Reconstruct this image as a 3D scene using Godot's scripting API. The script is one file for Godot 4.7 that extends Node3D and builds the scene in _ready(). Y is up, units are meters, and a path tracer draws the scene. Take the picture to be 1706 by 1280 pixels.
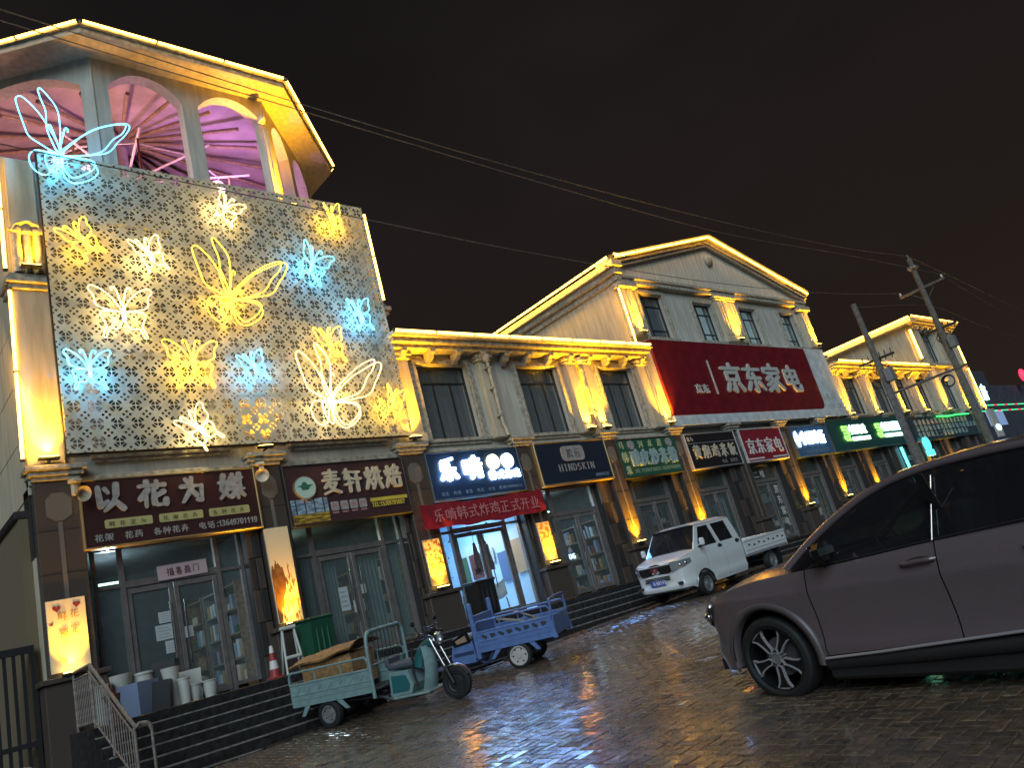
extends Node3D
# A rainy night street: a row of lit shop buildings seen from across a wet brick forecourt.
# x runs along the shop row, y is up, z comes towards the camera; the shop fronts stand at z = 0.

class MB extends RefCounted:
	var v := PackedVector3Array()
	var n := PackedVector3Array()
	var u := PackedVector2Array()
	func tri(a: Vector3, b: Vector3, c: Vector3, na := Vector3.ZERO, nb := Vector3.ZERO, nc := Vector3.ZERO, ua := Vector2.ZERO, ub := Vector2.ZERO, uc := Vector2.ZERO) -> void:
		var g := (c - a).cross(b - a)
		if g.length_squared() < 1e-16:
			return
		if na == Vector3.ZERO:
			na = g.normalized(); nb = na; nc = na
		elif g.dot(na + nb + nc) < 0.0:
			var t := b; b = c; c = t
			t = nb; nb = nc; nc = t
			var w := ub; ub = uc; uc = w
		v.append(a); v.append(b); v.append(c)
		n.append(na); n.append(nb); n.append(nc)
		u.append(ua); u.append(ub); u.append(uc)
	# corners in order round the face; the normal points towards «out»
	func quad(a: Vector3, b: Vector3, c: Vector3, d: Vector3, out := Vector3.ZERO) -> void:
		var g := (c - a).cross(d - b).normalized()
		if out != Vector3.ZERO and g.dot(out) < 0.0:
			g = -g
		if out == Vector3.ZERO:
			g = -g
		tri(a, b, c, g, g, g, Vector2(0, 1), Vector2(1, 1), Vector2(1, 0))
		tri(a, c, d, g, g, g, Vector2(0, 1), Vector2(1, 0), Vector2(0, 0))
	func box(c: Vector3, s: Vector3, bev := 0.0, basis := Basis()) -> void:
		var h := s * 0.5
		bev = minf(bev, minf(h.x, minf(h.y, h.z)) * 0.6)
		var p := []
		for i in 8:
			var sg := Vector3(1 if i & 1 else -1, 1 if i & 2 else -1, 1 if i & 4 else -1)
			var q := sg * h
			if bev <= 0.0:
				p.append([c + basis * q, c + basis * q, c + basis * q])
			else:
				p.append([c + basis * (q - Vector3(0, sg.y, sg.z) * bev), c + basis * (q - Vector3(sg.x, 0, sg.z) * bev), c + basis * (q - Vector3(sg.x, sg.y, 0) * bev)])
		for ax in 3:
			var b1: int = 1 << ((ax + 1) % 3)
			var b2: int = 1 << ((ax + 2) % 3)
			for s2 in 2:
				var b0: int = (1 << ax) * s2
				var o := Vector3.ZERO
				o[ax] = 1.0 if s2 else -1.0
				quad(p[b0][ax], p[b0 | b1][ax], p[b0 | b1 | b2][ax], p[b0 | b2][ax], basis * o)
			if bev > 0.0:
				for k in 4:
					var e: int = (b1 if k & 1 else 0) | (b2 if k & 2 else 0)
					var o2 := Vector3.ZERO
					o2[(ax + 1) % 3] = 1.0 if k & 1 else -1.0
					o2[(ax + 2) % 3] = 1.0 if k & 2 else -1.0
					var a1 := (ax + 1) % 3
					var a2 := (ax + 2) % 3
					quad(p[e][a1], p[e | (1 << ax)][a1], p[e | (1 << ax)][a2], p[e][a2], basis * o2)
		if bev > 0.0:
			for i in 8:
				var o3 := basis * Vector3(1 if i & 1 else -1, 1 if i & 2 else -1, 1 if i & 4 else -1).normalized()
				tri(p[i][0], p[i][1], p[i][2], o3, o3, o3)
	# a box between two corners
	func bx(x0: float, x1: float, y0: float, y1: float, z0: float, z1: float, bev := 0.0) -> void:
		box(Vector3(x0 + x1, y0 + y1, z0 + z1) * 0.5, Vector3(absf(x1 - x0), absf(y1 - y0), absf(z1 - z0)), bev)
	# a polygon in the xy plane of t, pushed out from z0 to z1
	func prism(poly: PackedVector2Array, z0: float, z1: float, t := Transform3D(), back := true) -> void:
		var idx := Geometry2D.triangulate_polygon(poly)
		var up := t.basis.z.normalized()
		for i in range(0, idx.size(), 3):
			var a := poly[idx[i]]; var b := poly[idx[i + 1]]; var c := poly[idx[i + 2]]
			tri(t * Vector3(a.x, a.y, z1), t * Vector3(b.x, b.y, z1), t * Vector3(c.x, c.y, z1), up, up, up)
			if back:
				tri(t * Vector3(a.x, a.y, z0), t * Vector3(b.x, b.y, z0), t * Vector3(c.x, c.y, z0), -up, -up, -up)
		var area := 0.0
		for i in poly.size():
			var a := poly[i]; var b := poly[(i + 1) % poly.size()]
			area += a.cross(b)
		for i in poly.size():
			var a := poly[i]; var b := poly[(i + 1) % poly.size()]
			var o := Vector2(b.y - a.y, a.x - b.x) * (1.0 if area > 0 else -1.0)
			quad(t * Vector3(a.x, a.y, z0), t * Vector3(b.x, b.y, z0), t * Vector3(b.x, b.y, z1), t * Vector3(a.x, a.y, z1), t.basis * Vector3(o.x, o.y, 0))
	func tube(pts: PackedVector3Array, r: float, sides := 6, closed := false, r1 := -1.0) -> void:
		var m := pts.size()
		if m < 2:
			return
		var rings := []
		var up := Vector3.ZERO
		for i in m:
			var d: Vector3
			if closed:
				d = pts[(i + 1) % m] - pts[(i - 1 + m) % m]
			else:
				d = pts[mini(i + 1, m - 1)] - pts[maxi(i - 1, 0)]
			d = d.normalized()
			if up == Vector3.ZERO:
				up = d.cross(Vector3(0.31, 0.9, 0.2)).normalized()
			up = (up - d * up.dot(d)).normalized()
			var w := d.cross(up)
			var ring := []
			var rr := r if r1 < 0.0 else lerpf(r, r1, i / float(m - 1))
			for k in sides:
				var a := TAU * k / sides
				ring.append([pts[i] + (up * cos(a) + w * sin(a)) * rr, up * cos(a) + w * sin(a)])
			rings.append(ring)
		for i in (m if closed else m - 1):
			var A: Array = rings[i]; var B: Array = rings[(i + 1) % m]
			for k in sides:
				var k2 := (k + 1) % sides
				tri(A[k][0], B[k][0], B[k2][0], A[k][1], B[k][1], B[k2][1])
				tri(A[k][0], B[k2][0], A[k2][0], A[k][1], B[k2][1], A[k2][1])
		if not closed:
			for e in 2:
				var ring: Array = rings[0 if e == 0 else m - 1]
				var o: Vector3 = (pts[0] - pts[1]).normalized() if e == 0 else (pts[m - 1] - pts[m - 2]).normalized()
				for k in range(1, sides - 1):
					tri(ring[0][0], ring[k][0], ring[k + 1][0], o, o, o)
	func bar(a: Vector3, b: Vector3, r: float, sides := 6) -> void:
		tube(PackedVector3Array([a, b]), r, sides)
	# a profile of (radius, height) turned round the y axis of t
	func lathe(prof: Array, t := Transform3D(), seg := 20, a0 := 0.0, a1 := TAU) -> void:
		for i in prof.size() - 1:
			var p: Vector2 = prof[i]; var q: Vector2 = prof[i + 1]
			var nn := Vector2(q.y - p.y, p.x - q.x).normalized()
			for k in seg:
				var A := lerpf(a0, a1, k / float(seg)); var B := lerpf(a0, a1, (k + 1) / float(seg))
				var f := func(rr: float, y: float, an: float) -> Vector3: return t * Vector3(cos(an) * rr, y, sin(an) * rr)
				var na := (t.basis * Vector3(cos(A) * nn.x, nn.y, sin(A) * nn.x)).normalized()
				var nb := (t.basis * Vector3(cos(B) * nn.x, nn.y, sin(B) * nn.x)).normalized()
				var p0: Vector3 = f.call(p.x, p.y, A); var p1: Vector3 = f.call(p.x, p.y, B)
				var q0: Vector3 = f.call(q.x, q.y, A); var q1: Vector3 = f.call(q.x, q.y, B)
				tri(p0, q0, q1, na, na, nb)
				tri(p0, q1, p1, na, nb, nb)
	func ball(c: Vector3, r: Vector3, seg := 10, rings := 6) -> void:
		for i in rings:
			for k in seg:
				var f := func(a: int, b: int) -> Vector3:
					var th := PI * a / rings; var ph := TAU * b / seg
					return Vector3(sin(th) * cos(ph), cos(th), sin(th) * sin(ph))
				var n00: Vector3 = f.call(i, k); var n10: Vector3 = f.call(i + 1, k); var n11: Vector3 = f.call(i + 1, k + 1); var n01: Vector3 = f.call(i, k + 1)
				tri(c + n00 * r, c + n10 * r, c + n11 * r, n00, n10, n11)
				tri(c + n00 * r, c + n11 * r, c + n01 * r, n00, n11, n01)
	# a grid of points [row][column], smooth
	func grid(g: Array, flip := false) -> void:
		var R := g.size(); var C: int = g[0].size()
		var nn := []
		for i in R:
			var row := []
			for j in C:
				var a: Vector3 = g[mini(i + 1, R - 1)][j] - g[maxi(i - 1, 0)][j]
				var b: Vector3 = g[i][mini(j + 1, C - 1)] - g[i][maxi(j - 1, 0)]
				var w := a.cross(b).normalized()
				row.append(-w if flip else w)
			nn.append(row)
		for i in R - 1:
			for j in C - 1:
				tri(g[i][j], g[i + 1][j], g[i + 1][j + 1], nn[i][j], nn[i + 1][j], nn[i + 1][j + 1])
				tri(g[i][j], g[i + 1][j + 1], g[i][j + 1], nn[i][j], nn[i + 1][j + 1], nn[i][j + 1])
	func mesh() -> ArrayMesh:
		var a := []
		a.resize(Mesh.ARRAY_MAX)
		a[Mesh.ARRAY_VERTEX] = v
		a[Mesh.ARRAY_NORMAL] = n
		a[Mesh.ARRAY_TEX_UV] = u
		var m := ArrayMesh.new()
		m.add_surface_from_arrays(Mesh.PRIMITIVE_TRIANGLES, a)
		return m

var M := {}
var rng := RandomNumberGenerator.new()
var taken := {}

func numbered(called: String) -> String:
	var k: int = taken.get(called, -1) + 1
	taken[called] = k
	return called if k == 0 else "%s_%03d" % [called, k]

func tag(o: Node, label: String, category: String, group := "") -> void:
	o.set_meta("label", label)
	o.set_meta("category", category)
	if group:
		o.set_meta("group", group)

func thing(called: String, label: String, category: String, at := Vector3.ZERO, yaw := 0.0, group := "") -> Node3D:
	var o := Node3D.new()
	o.name = numbered(called)
	add_child(o)
	o.position = at
	o.rotation.y = yaw
	tag(o, label, category, group)
	return o

func part(called: String, mb, mat: Material, parent: Node, xf := Transform3D()) -> MeshInstance3D:
	var o := MeshInstance3D.new()
	o.name = called
	o.mesh = mb.mesh() if mb is MB else mb
	o.material_override = mat
	o.transform = xf
	parent.add_child(o, true)
	return o

func solo(called: String, mb, mat: Material, label: String, category: String, group := "", at := Vector3.ZERO) -> MeshInstance3D:
	var o := MeshInstance3D.new()
	o.name = numbered(called)
	o.mesh = mb.mesh() if mb is MB else mb
	o.material_override = mat
	o.position = at
	add_child(o)
	tag(o, label, category, group)
	return o

func structure(called: String, mb, mat: Material) -> MeshInstance3D:
	var o := MeshInstance3D.new()
	o.name = numbered(called)
	o.mesh = mb.mesh() if mb is MB else mb
	o.material_override = mat
	add_child(o)
	o.set_meta("kind", "structure")
	return o

func copy(src: Node3D, label: String, group := "") -> Node3D:
	var c: Node3D = src.duplicate()
	c.name = numbered(str(src.name).rstrip("0123456789").trim_suffix("_"))
	add_child(c)
	c.set_meta("label", label)
	if group:
		c.set_meta("group", group)
	return c

# ---------------------------------------------------------------- materials
func lin(r: float, g: float, b: float) -> Color:
	return Color(r, g, b).linear_to_srgb()

func mat(r: float, g: float, b: float, rough := 0.7, metal := 0.0) -> StandardMaterial3D:
	var m := StandardMaterial3D.new()
	m.albedo_color = lin(r, g, b)
	m.roughness = rough
	m.metallic = metal
	return m

func glow(r: float, g: float, b: float, e: float) -> StandardMaterial3D:
	var m := mat(minf(r, 0.8), minf(g, 0.8), minf(b, 0.8), 0.5)
	m.emission_enabled = true
	m.emission = lin(r, g, b)
	m.emission_energy_multiplier = e
	return m

func noise_tex(freq: float, octaves: int, lo: float, hi: float, seed_: int, type := FastNoiseLite.TYPE_SIMPLEX_SMOOTH, size := 512) -> NoiseTexture2D:
	var f := FastNoiseLite.new()
	f.noise_type = type
	f.frequency = freq
	f.fractal_octaves = octaves
	f.seed = seed_
	var g := Gradient.new()
	g.set_color(0, Color(lo, lo, lo))
	g.set_color(1, Color(hi, hi, hi))
	var t := NoiseTexture2D.new()
	t.width = size
	t.height = size
	t.seamless = true
	t.noise = f
	t.color_ramp = g
	return t

# noise-textured, world-mapped material; scale = repeats per metre
func tmat(r: float, g: float, b: float, rough: float, tex: Texture2D, scale: float, bump_tex: Texture2D = null, bump := 0.0, metal := 0.0) -> StandardMaterial3D:
	var m := mat(r, g, b, rough, metal)
	m.albedo_texture = tex
	m.uv1_triplanar = true
	m.uv1_world_triplanar = true
	m.uv1_scale = Vector3.ONE * scale
	if bump_tex:
		m.heightmap_enabled = true
		m.heightmap_texture = bump_tex
		m.heightmap_scale = bump
	return m

func glass(r: float, g: float, b: float, a: float, rough := 0.03) -> StandardMaterial3D:
	var m := mat(r, g, b, rough)
	var c := m.albedo_color
	c.a = a
	m.albedo_color = c
	m.transparency = BaseMaterial3D.TRANSPARENCY_ALPHA
	return m

func make_materials() -> void:
	var soft := noise_tex(0.006, 5, 0.8, 1.0, 3)
	var speck := noise_tex(0.11, 3, 0.6, 1.0, 7)
	var fine := noise_tex(0.05, 4, 0.0, 1.0, 11)
	var stain := noise_tex(0.012, 6, 0.6, 1.0, 19)
	var wet := noise_tex(0.014, 4, 0.16, 0.5, 23)
	var streak := noise_tex(0.012, 5, 0.82, 1.0, 31)
	M.plaster = tmat(0.6, 0.57, 0.49, 0.8, streak, 0.7, fine, 0.12)
	M.plaster.uv1_scale = Vector3(0.9, 0.09, 0.9)
	M.plaster_warm = tmat(0.6, 0.52, 0.38, 0.8, streak, 0.7, fine, 0.12)
	M.plaster_warm.uv1_scale = Vector3(0.8, 0.1, 0.8)
	M.trim = tmat(0.6, 0.54, 0.43, 0.7, stain, 0.8)
	M.shade_backing = tmat(0.24, 0.22, 0.185, 0.9, stain, 0.5, fine, 0.2)  # dark tone stands in for the shade behind the screen
	M.pebble = tmat(0.3, 0.22, 0.13, 0.95, speck, 1.6, speck, 1.2)
	M.granite = tmat(0.115, 0.085, 0.07, 0.42, speck, 1.3, fine, 0.05)
	M.granite_dark = tmat(0.05, 0.043, 0.042, 0.45, speck, 1.2, fine, 0.06)
	M.step = tmat(0.035, 0.033, 0.034, 0.35, stain, 0.9, fine, 0.1)
	M.step.roughness_texture = wet
	M.step.roughness = 1.0
	M.nosing = tmat(0.3, 0.27, 0.24, 0.45, stain, 1.1)
	M.ground = tmat(0.08, 0.06, 0.045, 1.0, stain, 0.5, fine, 0.5)
	M.ground.roughness_texture = wet
	M.bricks = []
	for k in 8:
		var c: Array = [[0.22, 0.15, 0.1], [0.17, 0.12, 0.088], [0.26, 0.18, 0.115], [0.145, 0.108, 0.084]][k % 4]
		var b := tmat(c[0], c[1], c[2], 1.0, stain, 1.3 + 0.2 * k, fine, 0.35)
		b.roughness_texture = wet
		b.clearcoat_enabled = true
		b.clearcoat = 1.0
		b.clearcoat_roughness = 0.1 if k < 4 else 0.2
		M.bricks.append(b)
	M.alu = tmat(0.24, 0.21, 0.2, 0.4, soft, 1.0, null, 0.0, 0.35)
	M.dark_metal = mat(0.03, 0.03, 0.032, 0.4, 0.3)
	M.black = mat(0.012, 0.012, 0.013, 0.5)
	M.white = tmat(0.62, 0.6, 0.57, 0.5, soft, 1.2)
	M.grey = tmat(0.22, 0.22, 0.22, 0.6, soft, 1.2)
	M.pole = tmat(0.2, 0.18, 0.165, 0.85, stain, 0.8, fine, 0.2)
	M.glass = glass(0.5, 0.6, 0.6, 0.12)
	M.window_glass = glass(0.25, 0.3, 0.32, 0.3)
	M.curtain = tmat(0.055, 0.055, 0.06, 0.9, soft, 2.0)
	M.screen = tmat(0.68, 0.61, 0.46, 0.5, soft, 0.4)
	M.amber = glow(1.0, 0.52, 0.08, 8.0)
	M.amber_lamp = glow(1.0, 0.6, 0.1, 20.0)
	M.letter_grey = tmat(0.42, 0.38, 0.36, 0.5, soft, 2.0)
	M.letter_side = mat(0.3, 0.26, 0.22, 0.5)
	M.lit_white = glow(0.5, 0.72, 1.0, 9.0)
	M.wood = tmat(0.3, 0.17, 0.08, 0.8, stain, 1.4)
	M.rubber = tmat(0.014, 0.014, 0.015, 0.7, speck, 3.0, fine, 0.1)
	M.wire = mat(0.09, 0.085, 0.085, 0.6)
	M.wire_dark = mat(0.02, 0.02, 0.02, 0.6)
	M.chrome = mat(0.6, 0.6, 0.62, 0.15, 1.0)
	M.soft = soft
	M.speck = speck
	M.fine = fine
	M.stain = stain
	M.wet = wet

# ---------------------------------------------------------------- lettering
# each character as brush strokes on a 100 x 100 square, y down
const STROKES := {
	"以": "18,14 22,78 45,62;38,20 48,36;74,8 72,45 58,72 34,94;66,62 92,92",
	"花": "8,22 92,22;33,8 33,34;66,8 66,34;36,36 10,66;27,56 27,95;86,46 48,68;54,36 54,84 62,92 90,90 92,74",
	"为": "26,10 38,24;10,36 80,36 76,88 62,86;48,6 44,46 12,92;46,54 60,70",
	"媒": "6,34 44,34;26,8 12,60 42,90;40,34 32,64 8,92;48,20 96,20;58,6 58,50;84,6 84,50;58,34 84,34;58,50 84,50;46,62 98,62;71,50 71,96;70,64 48,88;72,64 96,88",
	"架": "8,16 46,16 44,46 36,44;26,6 22,30 6,48;58,16 92,16 92,44 58,44 58,16;6,60 94,60;50,48 50,96;48,62 10,90;52,62 90,90",
	"药": "8,16 92,16;34,6 34,26;66,6 66,26;30,30 12,50 36,50 12,74 40,70;10,92 42,86;60,32 50,56;56,44 90,44 86,90 72,88;62,58 70,70",
	"各": "40,6 14,40;34,20 76,20 50,48 8,66;34,30 60,46 94,64;28,64 74,64 74,92 28,92 28,64",
	"种": "40,8 12,18;6,34 46,34;27,14 27,96;26,38 6,70;28,42 44,58;54,30 92,30 92,62 54,62 54,30;73,8 73,96",
	"卉": "20,18 80,18;50,4 50,42;20,40 80,40;6,60 94,60;32,44 30,72 14,95;68,44 68,96",
	"电": "18,22 82,22 82,66 18,66 18,22;18,44 82,44;50,6 50,82 58,92 90,92 92,76",
	"话": "16,8 26,20;6,36 26,36 24,82 36,72;88,8 46,18;40,38 96,38;68,14 68,58;48,58 88,58 88,94 48,94 48,58",
	"麦": "14,14 86,14;50,4 50,42;20,28 80,28;6,42 94,42;42,44 14,72;36,56 74,56 50,84 8,96;34,66 60,84 94,96",
	"轩": "6,18 46,18;22,6 12,44 44,44;30,30 30,96;4,68 50,62;56,20 92,20;52,48 96,48;74,20 74,96",
	"烘": "10,26 16,44;40,22 32,42;26,8 24,54 6,92;26,56 42,80;48,26 96,26;60,8 60,56;82,8 82,56;44,56 98,56;60,66 44,94;82,66 96,94",
	"焙": "10,26 16,44;40,22 32,42;26,8 24,54 6,92;26,56 42,80;70,4 70,14;48,16 92,16;56,22 62,38;84,22 78,38;44,42 98,42;52,56 88,56 88,92 52,92 52,56",
	"乐": "78,8 24,18 20,50 84,50;52,30 52,92 40,86;30,62 12,88;72,62 90,86",
	"啃": "8,24 32,24 32,72 8,72 8,24;66,6 66,38;66,20 90,20;48,18 48,38;38,40 98,40;48,50 46,70 38,94;48,50 88,50 88,92 78,90;48,64 88,64;48,78 88,78",
	"韩": "6,16 46,16;26,4 26,26;10,28 42,28 42,60 10,60 10,28;10,44 42,44;4,72 48,72;26,60 26,96;54,18 96,18;52,38 94,38;50,58 96,58 94,80 84,80;72,6 72,96",
	"式": "6,28 94,28;14,54 56,54;34,54 34,84;8,90 60,80;64,6 70,60 90,92 94,74;78,8 88,18",
	"炸": "10,26 16,44;40,22 32,42;26,8 24,54 6,92;26,56 42,80;60,6 46,40;54,26 98,26;68,26 68,96;68,48 94,48;68,70 94,70",
	"鸡": "6,20 42,20 28,56 6,84;12,38 44,82;66,4 58,16;54,18 88,18 86,42 76,42;54,18 54,58 92,58 90,92 76,90;64,28 70,36;48,76 82,76",
	"正": "10,14 90,14;50,14 50,90;50,50 82,50;24,44 24,90;4,90 96,90",
	"开": "12,16 88,16;4,46 96,46;34,16 32,60 12,94;68,16 68,96",
	"业": "36,8 36,88;64,8 64,88;12,30 24,66;88,30 76,66;4,90 96,90",
	"肌": "16,12 14,70 6,94;16,12 40,12 40,92 30,88;16,36 40,36;16,58 40,58;56,14 54,64 44,92;56,14 80,14 80,86 96,88 96,72",
	"后": "80,8 22,18 20,60 6,92;22,42 94,42;38,58 82,58 82,92 38,92 38,58",
	"京": "50,4 50,16;6,18 94,18;24,32 76,32 76,56 24,56 24,32;50,56 50,94 38,88;26,68 12,90;74,68 90,90",
	"东": "8,20 90,20;44,6 22,50 86,50;54,34 54,94 42,88;28,64 10,88;74,64 92,88",
	"家": "50,2 50,12;10,28 10,16 90,16 90,28;22,32 78,32;48,34 14,54;36,42 58,66 54,94 42,88;46,56 10,74;52,68 12,92;82,44 62,56;58,56 92,88",
	"中": "14,26 86,26 86,62 14,62 14,26;50,6 50,96",
	"医": "90,12 12,12 12,92 94,92;38,18 24,38;34,28 78,28;20,50 86,50;54,30 52,56 26,80;56,56 82,80",
	"诊": "14,10 24,22;6,38 24,38 22,84 34,72;66,6 36,44;66,10 96,42;72,38 48,54;80,52 48,72;88,66 44,92",
	"所": "42,8 12,18 12,60 4,92;14,32 42,32 42,56 14,56;88,8 58,18 58,60 48,92;60,42 96,42;78,42 78,96",
	"国": "12,10 88,10 88,92 12,92 12,10;28,28 72,28;32,48 68,48;26,72 74,72;50,28 50,72;60,56 66,64",
	"邮": "10,28 50,28 50,88 10,88 10,28;10,58 50,58;30,8 30,88;64,12 64,96;64,14 90,14 74,46 92,66 74,78",
	"政": "6,16 50,16;30,16 30,82;30,46 48,46;14,40 14,84;4,88 52,80;66,6 54,40;60,26 96,26;86,28 76,60 48,92;60,40 74,66 96,92",
	"储": "22,6 6,40;16,28 16,96;30,12 38,20;26,36 38,36 36,80 46,72;48,22 92,22;66,6 66,42;44,42 98,42;92,10 46,62;56,56 90,56 90,94 56,94 56,56;56,74 90,74",
	"银": "26,6 6,36;20,22 44,22;12,44 42,44;6,62 44,62;26,44 26,90 44,78;54,10 86,10 86,44 54,44;54,27 86,27;54,10 54,92 70,80;92,52 70,66;66,46 96,92",
	"行": "30,6 8,30;32,28 6,58;22,46 22,96;44,18 94,18;38,44 98,44;74,44 74,92 60,86",
	"黄": "10,14 90,14;34,4 34,30;66,4 66,30;4,30 96,30;20,42 80,42 80,74 20,74 20,42;20,58 80,58;50,32 50,74;38,76 14,94;62,76 88,94",
	"焖": "10,26 16,44;36,22 30,42;24,8 22,54 4,92;24,56 38,80;50,10 56,18;48,22 48,94;62,14 94,14 94,92 84,90;56,50 86,50;70,32 72,70 80,66;62,56 58,70",
	"米": "20,14 34,34;80,14 66,34;6,44 94,44;50,6 50,96;46,46 10,86;54,46 92,86",
	"饭": "24,6 8,36;18,22 44,22 38,34;22,38 22,88 44,74;88,8 54,18 52,60 42,92;56,38 90,38 76,66 50,94;60,52 76,74 96,92",
	"马": "20,12 76,12 72,50;26,28 22,50 86,50 82,90 66,86;8,70 68,70",
	"河": "12,10 24,22;6,36 18,46;8,90 28,60;34,18 98,18;40,38 66,38 66,66 40,66 40,38;84,18 84,92 70,86",
	"水": "50,6 50,92 38,86;8,32 40,32 10,80;84,20 58,42;54,40 94,84",
	"道": "10,10 20,22;6,38 22,38 22,72 6,88;20,76 44,92 96,92;48,4 54,14;82,4 74,14;34,18 98,18;64,18 56,30;44,32 86,32 86,80 44,80 44,32;44,48 86,48;44,64 86,64",
	"炒": "10,26 16,44;40,22 32,42;26,8 24,54 6,92;26,56 42,80;68,6 68,58;56,20 46,46;80,18 94,42;92,52 74,78 44,94",
	"粉": "10,20 18,36;42,18 34,36;4,44 48,44;27,6 27,96;26,48 6,76;30,48 46,68;64,8 48,42;76,8 98,42;54,52 88,52 86,90 74,86;68,54 64,76 48,94",
	"酿": "6,14 46,14;10,30 44,30 44,92 10,92 10,30;20,14 20,46 12,54;34,14 34,50 44,50;10,72 44,72;74,2 78,10;56,14 90,14 90,46 56,46;56,30 90,30;56,14 56,92 70,82;94,54 76,66;70,48 98,92",
	"皮": "16,22 88,22 80,36;16,22 14,60 4,92;50,6 50,44;20,44 78,44 58,72 18,94;32,54 58,76 94,94",
	"鲜": "30,4 8,26;22,14 42,14 34,26;12,28 46,28 46,60 12,60 12,28;12,44 46,44;29,28 29,60;4,76 50,72;58,8 66,20;90,8 82,20;54,26 96,26;58,46 94,46;50,66 98,66;75,26 75,96",
	"定": "50,2 50,12;10,30 10,16 90,16 90,30;24,38 78,38;50,38 50,88;50,62 76,62;30,56 8,92;26,72 46,90 96,92",
	"预": "6,12 42,12 24,34;12,24 30,44;4,48 46,48 40,58;26,48 26,90 14,86;50,10 98,10;72,10 68,26;54,28 54,72;54,28 92,28 92,72;73,40 70,70 48,94;76,72 96,94",
	"一": "6,50 94,48",
	"与": "10,18 50,12;28,16 24,46 84,42 78,88 60,84;6,66 66,62",
	"福": "18,4 26,14;6,24 36,24 6,62;22,48 22,96;26,48 36,58;44,12 96,12;52,24 88,24 88,42 52,42 52,24;48,54 94,54 94,94 48,94 48,54;71,54 71,94;48,74 94,74",
	"喜": "14,12 86,12;50,2 50,24;24,24 76,24;26,34 74,34 74,48 26,48 26,34;36,50 42,60;66,50 58,60;4,64 96,64;26,74 76,74 76,96 26,96 26,74",
	"盈": "16,10 76,10 66,34 86,34 82,52;30,10 28,34 8,54;34,26 58,26 36,54;38,32 60,52;18,60 82,60 82,90;18,60 18,90;38,60 38,90;62,60 62,90;4,92 96,92",
	"门": "20,6 32,18;14,24 14,96;40,12 88,12 88,92 74,88",
	"食": "50,4 8,42;50,4 94,42;44,22 56,30;28,38 72,38 72,62 28,62;28,50 72,50;28,38 28,92 48,82;80,62 60,74;44,64 92,94",
	"府": "50,2 56,12;14,16 96,16;16,16 14,60 4,94;40,28 26,54;34,46 34,96;46,46 96,46;78,30 78,92 66,88;54,56 62,68",
	"上": "50,6 50,88;50,42 84,42;4,90 96,90",
	"二": "18,24 82,24;4,84 96,84",
	"楼": "4,28 44,28;24,6 24,96;24,36 4,68;26,36 42,56;54,10 60,20;88,10 80,20;46,28 98,28;71,6 71,48;68,30 48,46;74,30 94,46;44,64 98,64;66,50 54,80 94,96;84,64 70,82 46,96",
}

# strokes of one character into mb; (x, y) is the lower left corner, w and h its size, z the face it stands on
func glyph(mb: MB, ch: String, x: float, y: float, w: float, h: float, z: float, weight: float, depth: float, wobble := 0.0) -> void:
	if not STROKES.has(ch):
		return
	var k := 0
	for st in STROKES[ch].split(";"):
		var p := []
		for q in st.split(" "):
			var c: PackedStringArray = q.split(",")
			p.append(Vector2(x + float(c[0]) / 100.0 * w, y + (1.0 - float(c[1]) / 100.0) * h))
		for i in p.size() - 1:
			var a: Vector2 = p[i]; var b: Vector2 = p[i + 1]
			var d := (b - a).normalized()
			var o := Vector2(-d.y, d.x)
			# cross strokes of heavy type are thinner than uprights
			var r := weight * h * 0.5 * (0.82 if absf(d.x) > 0.9 else 1.0)
			var ra := r * (1.0 + wobble * (0.25 if k % 2 else -0.1))
			var rb := r * (1.0 - wobble * (0.35 if k % 3 else -0.2))
			var zz := z + depth + 0.0006 * k
			var poly := PackedVector2Array([a + o * ra, a + o * ra * 0.55 - d * ra * 0.8, a - o * ra * 0.55 - d * ra * 0.8, a - o * ra, b - o * rb, b - o * rb * 0.55 + d * rb * 0.8, b + o * rb * 0.55 + d * rb * 0.8, b + o * rb])
			var g := Vector3(0, 0, 1)
			for j in range(1, 7):
				mb.tri(Vector3(poly[0].x, poly[0].y, zz), Vector3(poly[j].x, poly[j].y, zz), Vector3(poly[j + 1].x, poly[j + 1].y, zz), g, g, g)
			if depth > 0.004:
				for j in 8:
					var e := poly[j]; var f2 := poly[(j + 1) % 8]
					var n2 := (e + f2) * 0.5 - (a + b) * 0.5
					mb.quad(Vector3(e.x, e.y, z), Vector3(f2.x, f2.y, z), Vector3(f2.x, f2.y, zz), Vector3(e.x, e.y, zz), Vector3(n2.x, n2.y, 0))
			k += 1

# a row of characters, one part each (or all in one part when they are small)
func row(parent: Node, text: String, x: float, y: float, w: float, h: float, step: float, z: float, weight: float, depth: float, m: Material, each := true, wobble := 0.0) -> void:
	var mb := MB.new()
	for i in text.length():
		if text[i] == " ":
			continue
		if each:
			mb = MB.new()
		glyph(mb, text[i], x + i * step, y, w, h, z, weight, depth, wobble)
		if each:
			part("letter", mb, m, parent)
	if not each:
		part("lettering", mb, m, parent)

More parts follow.
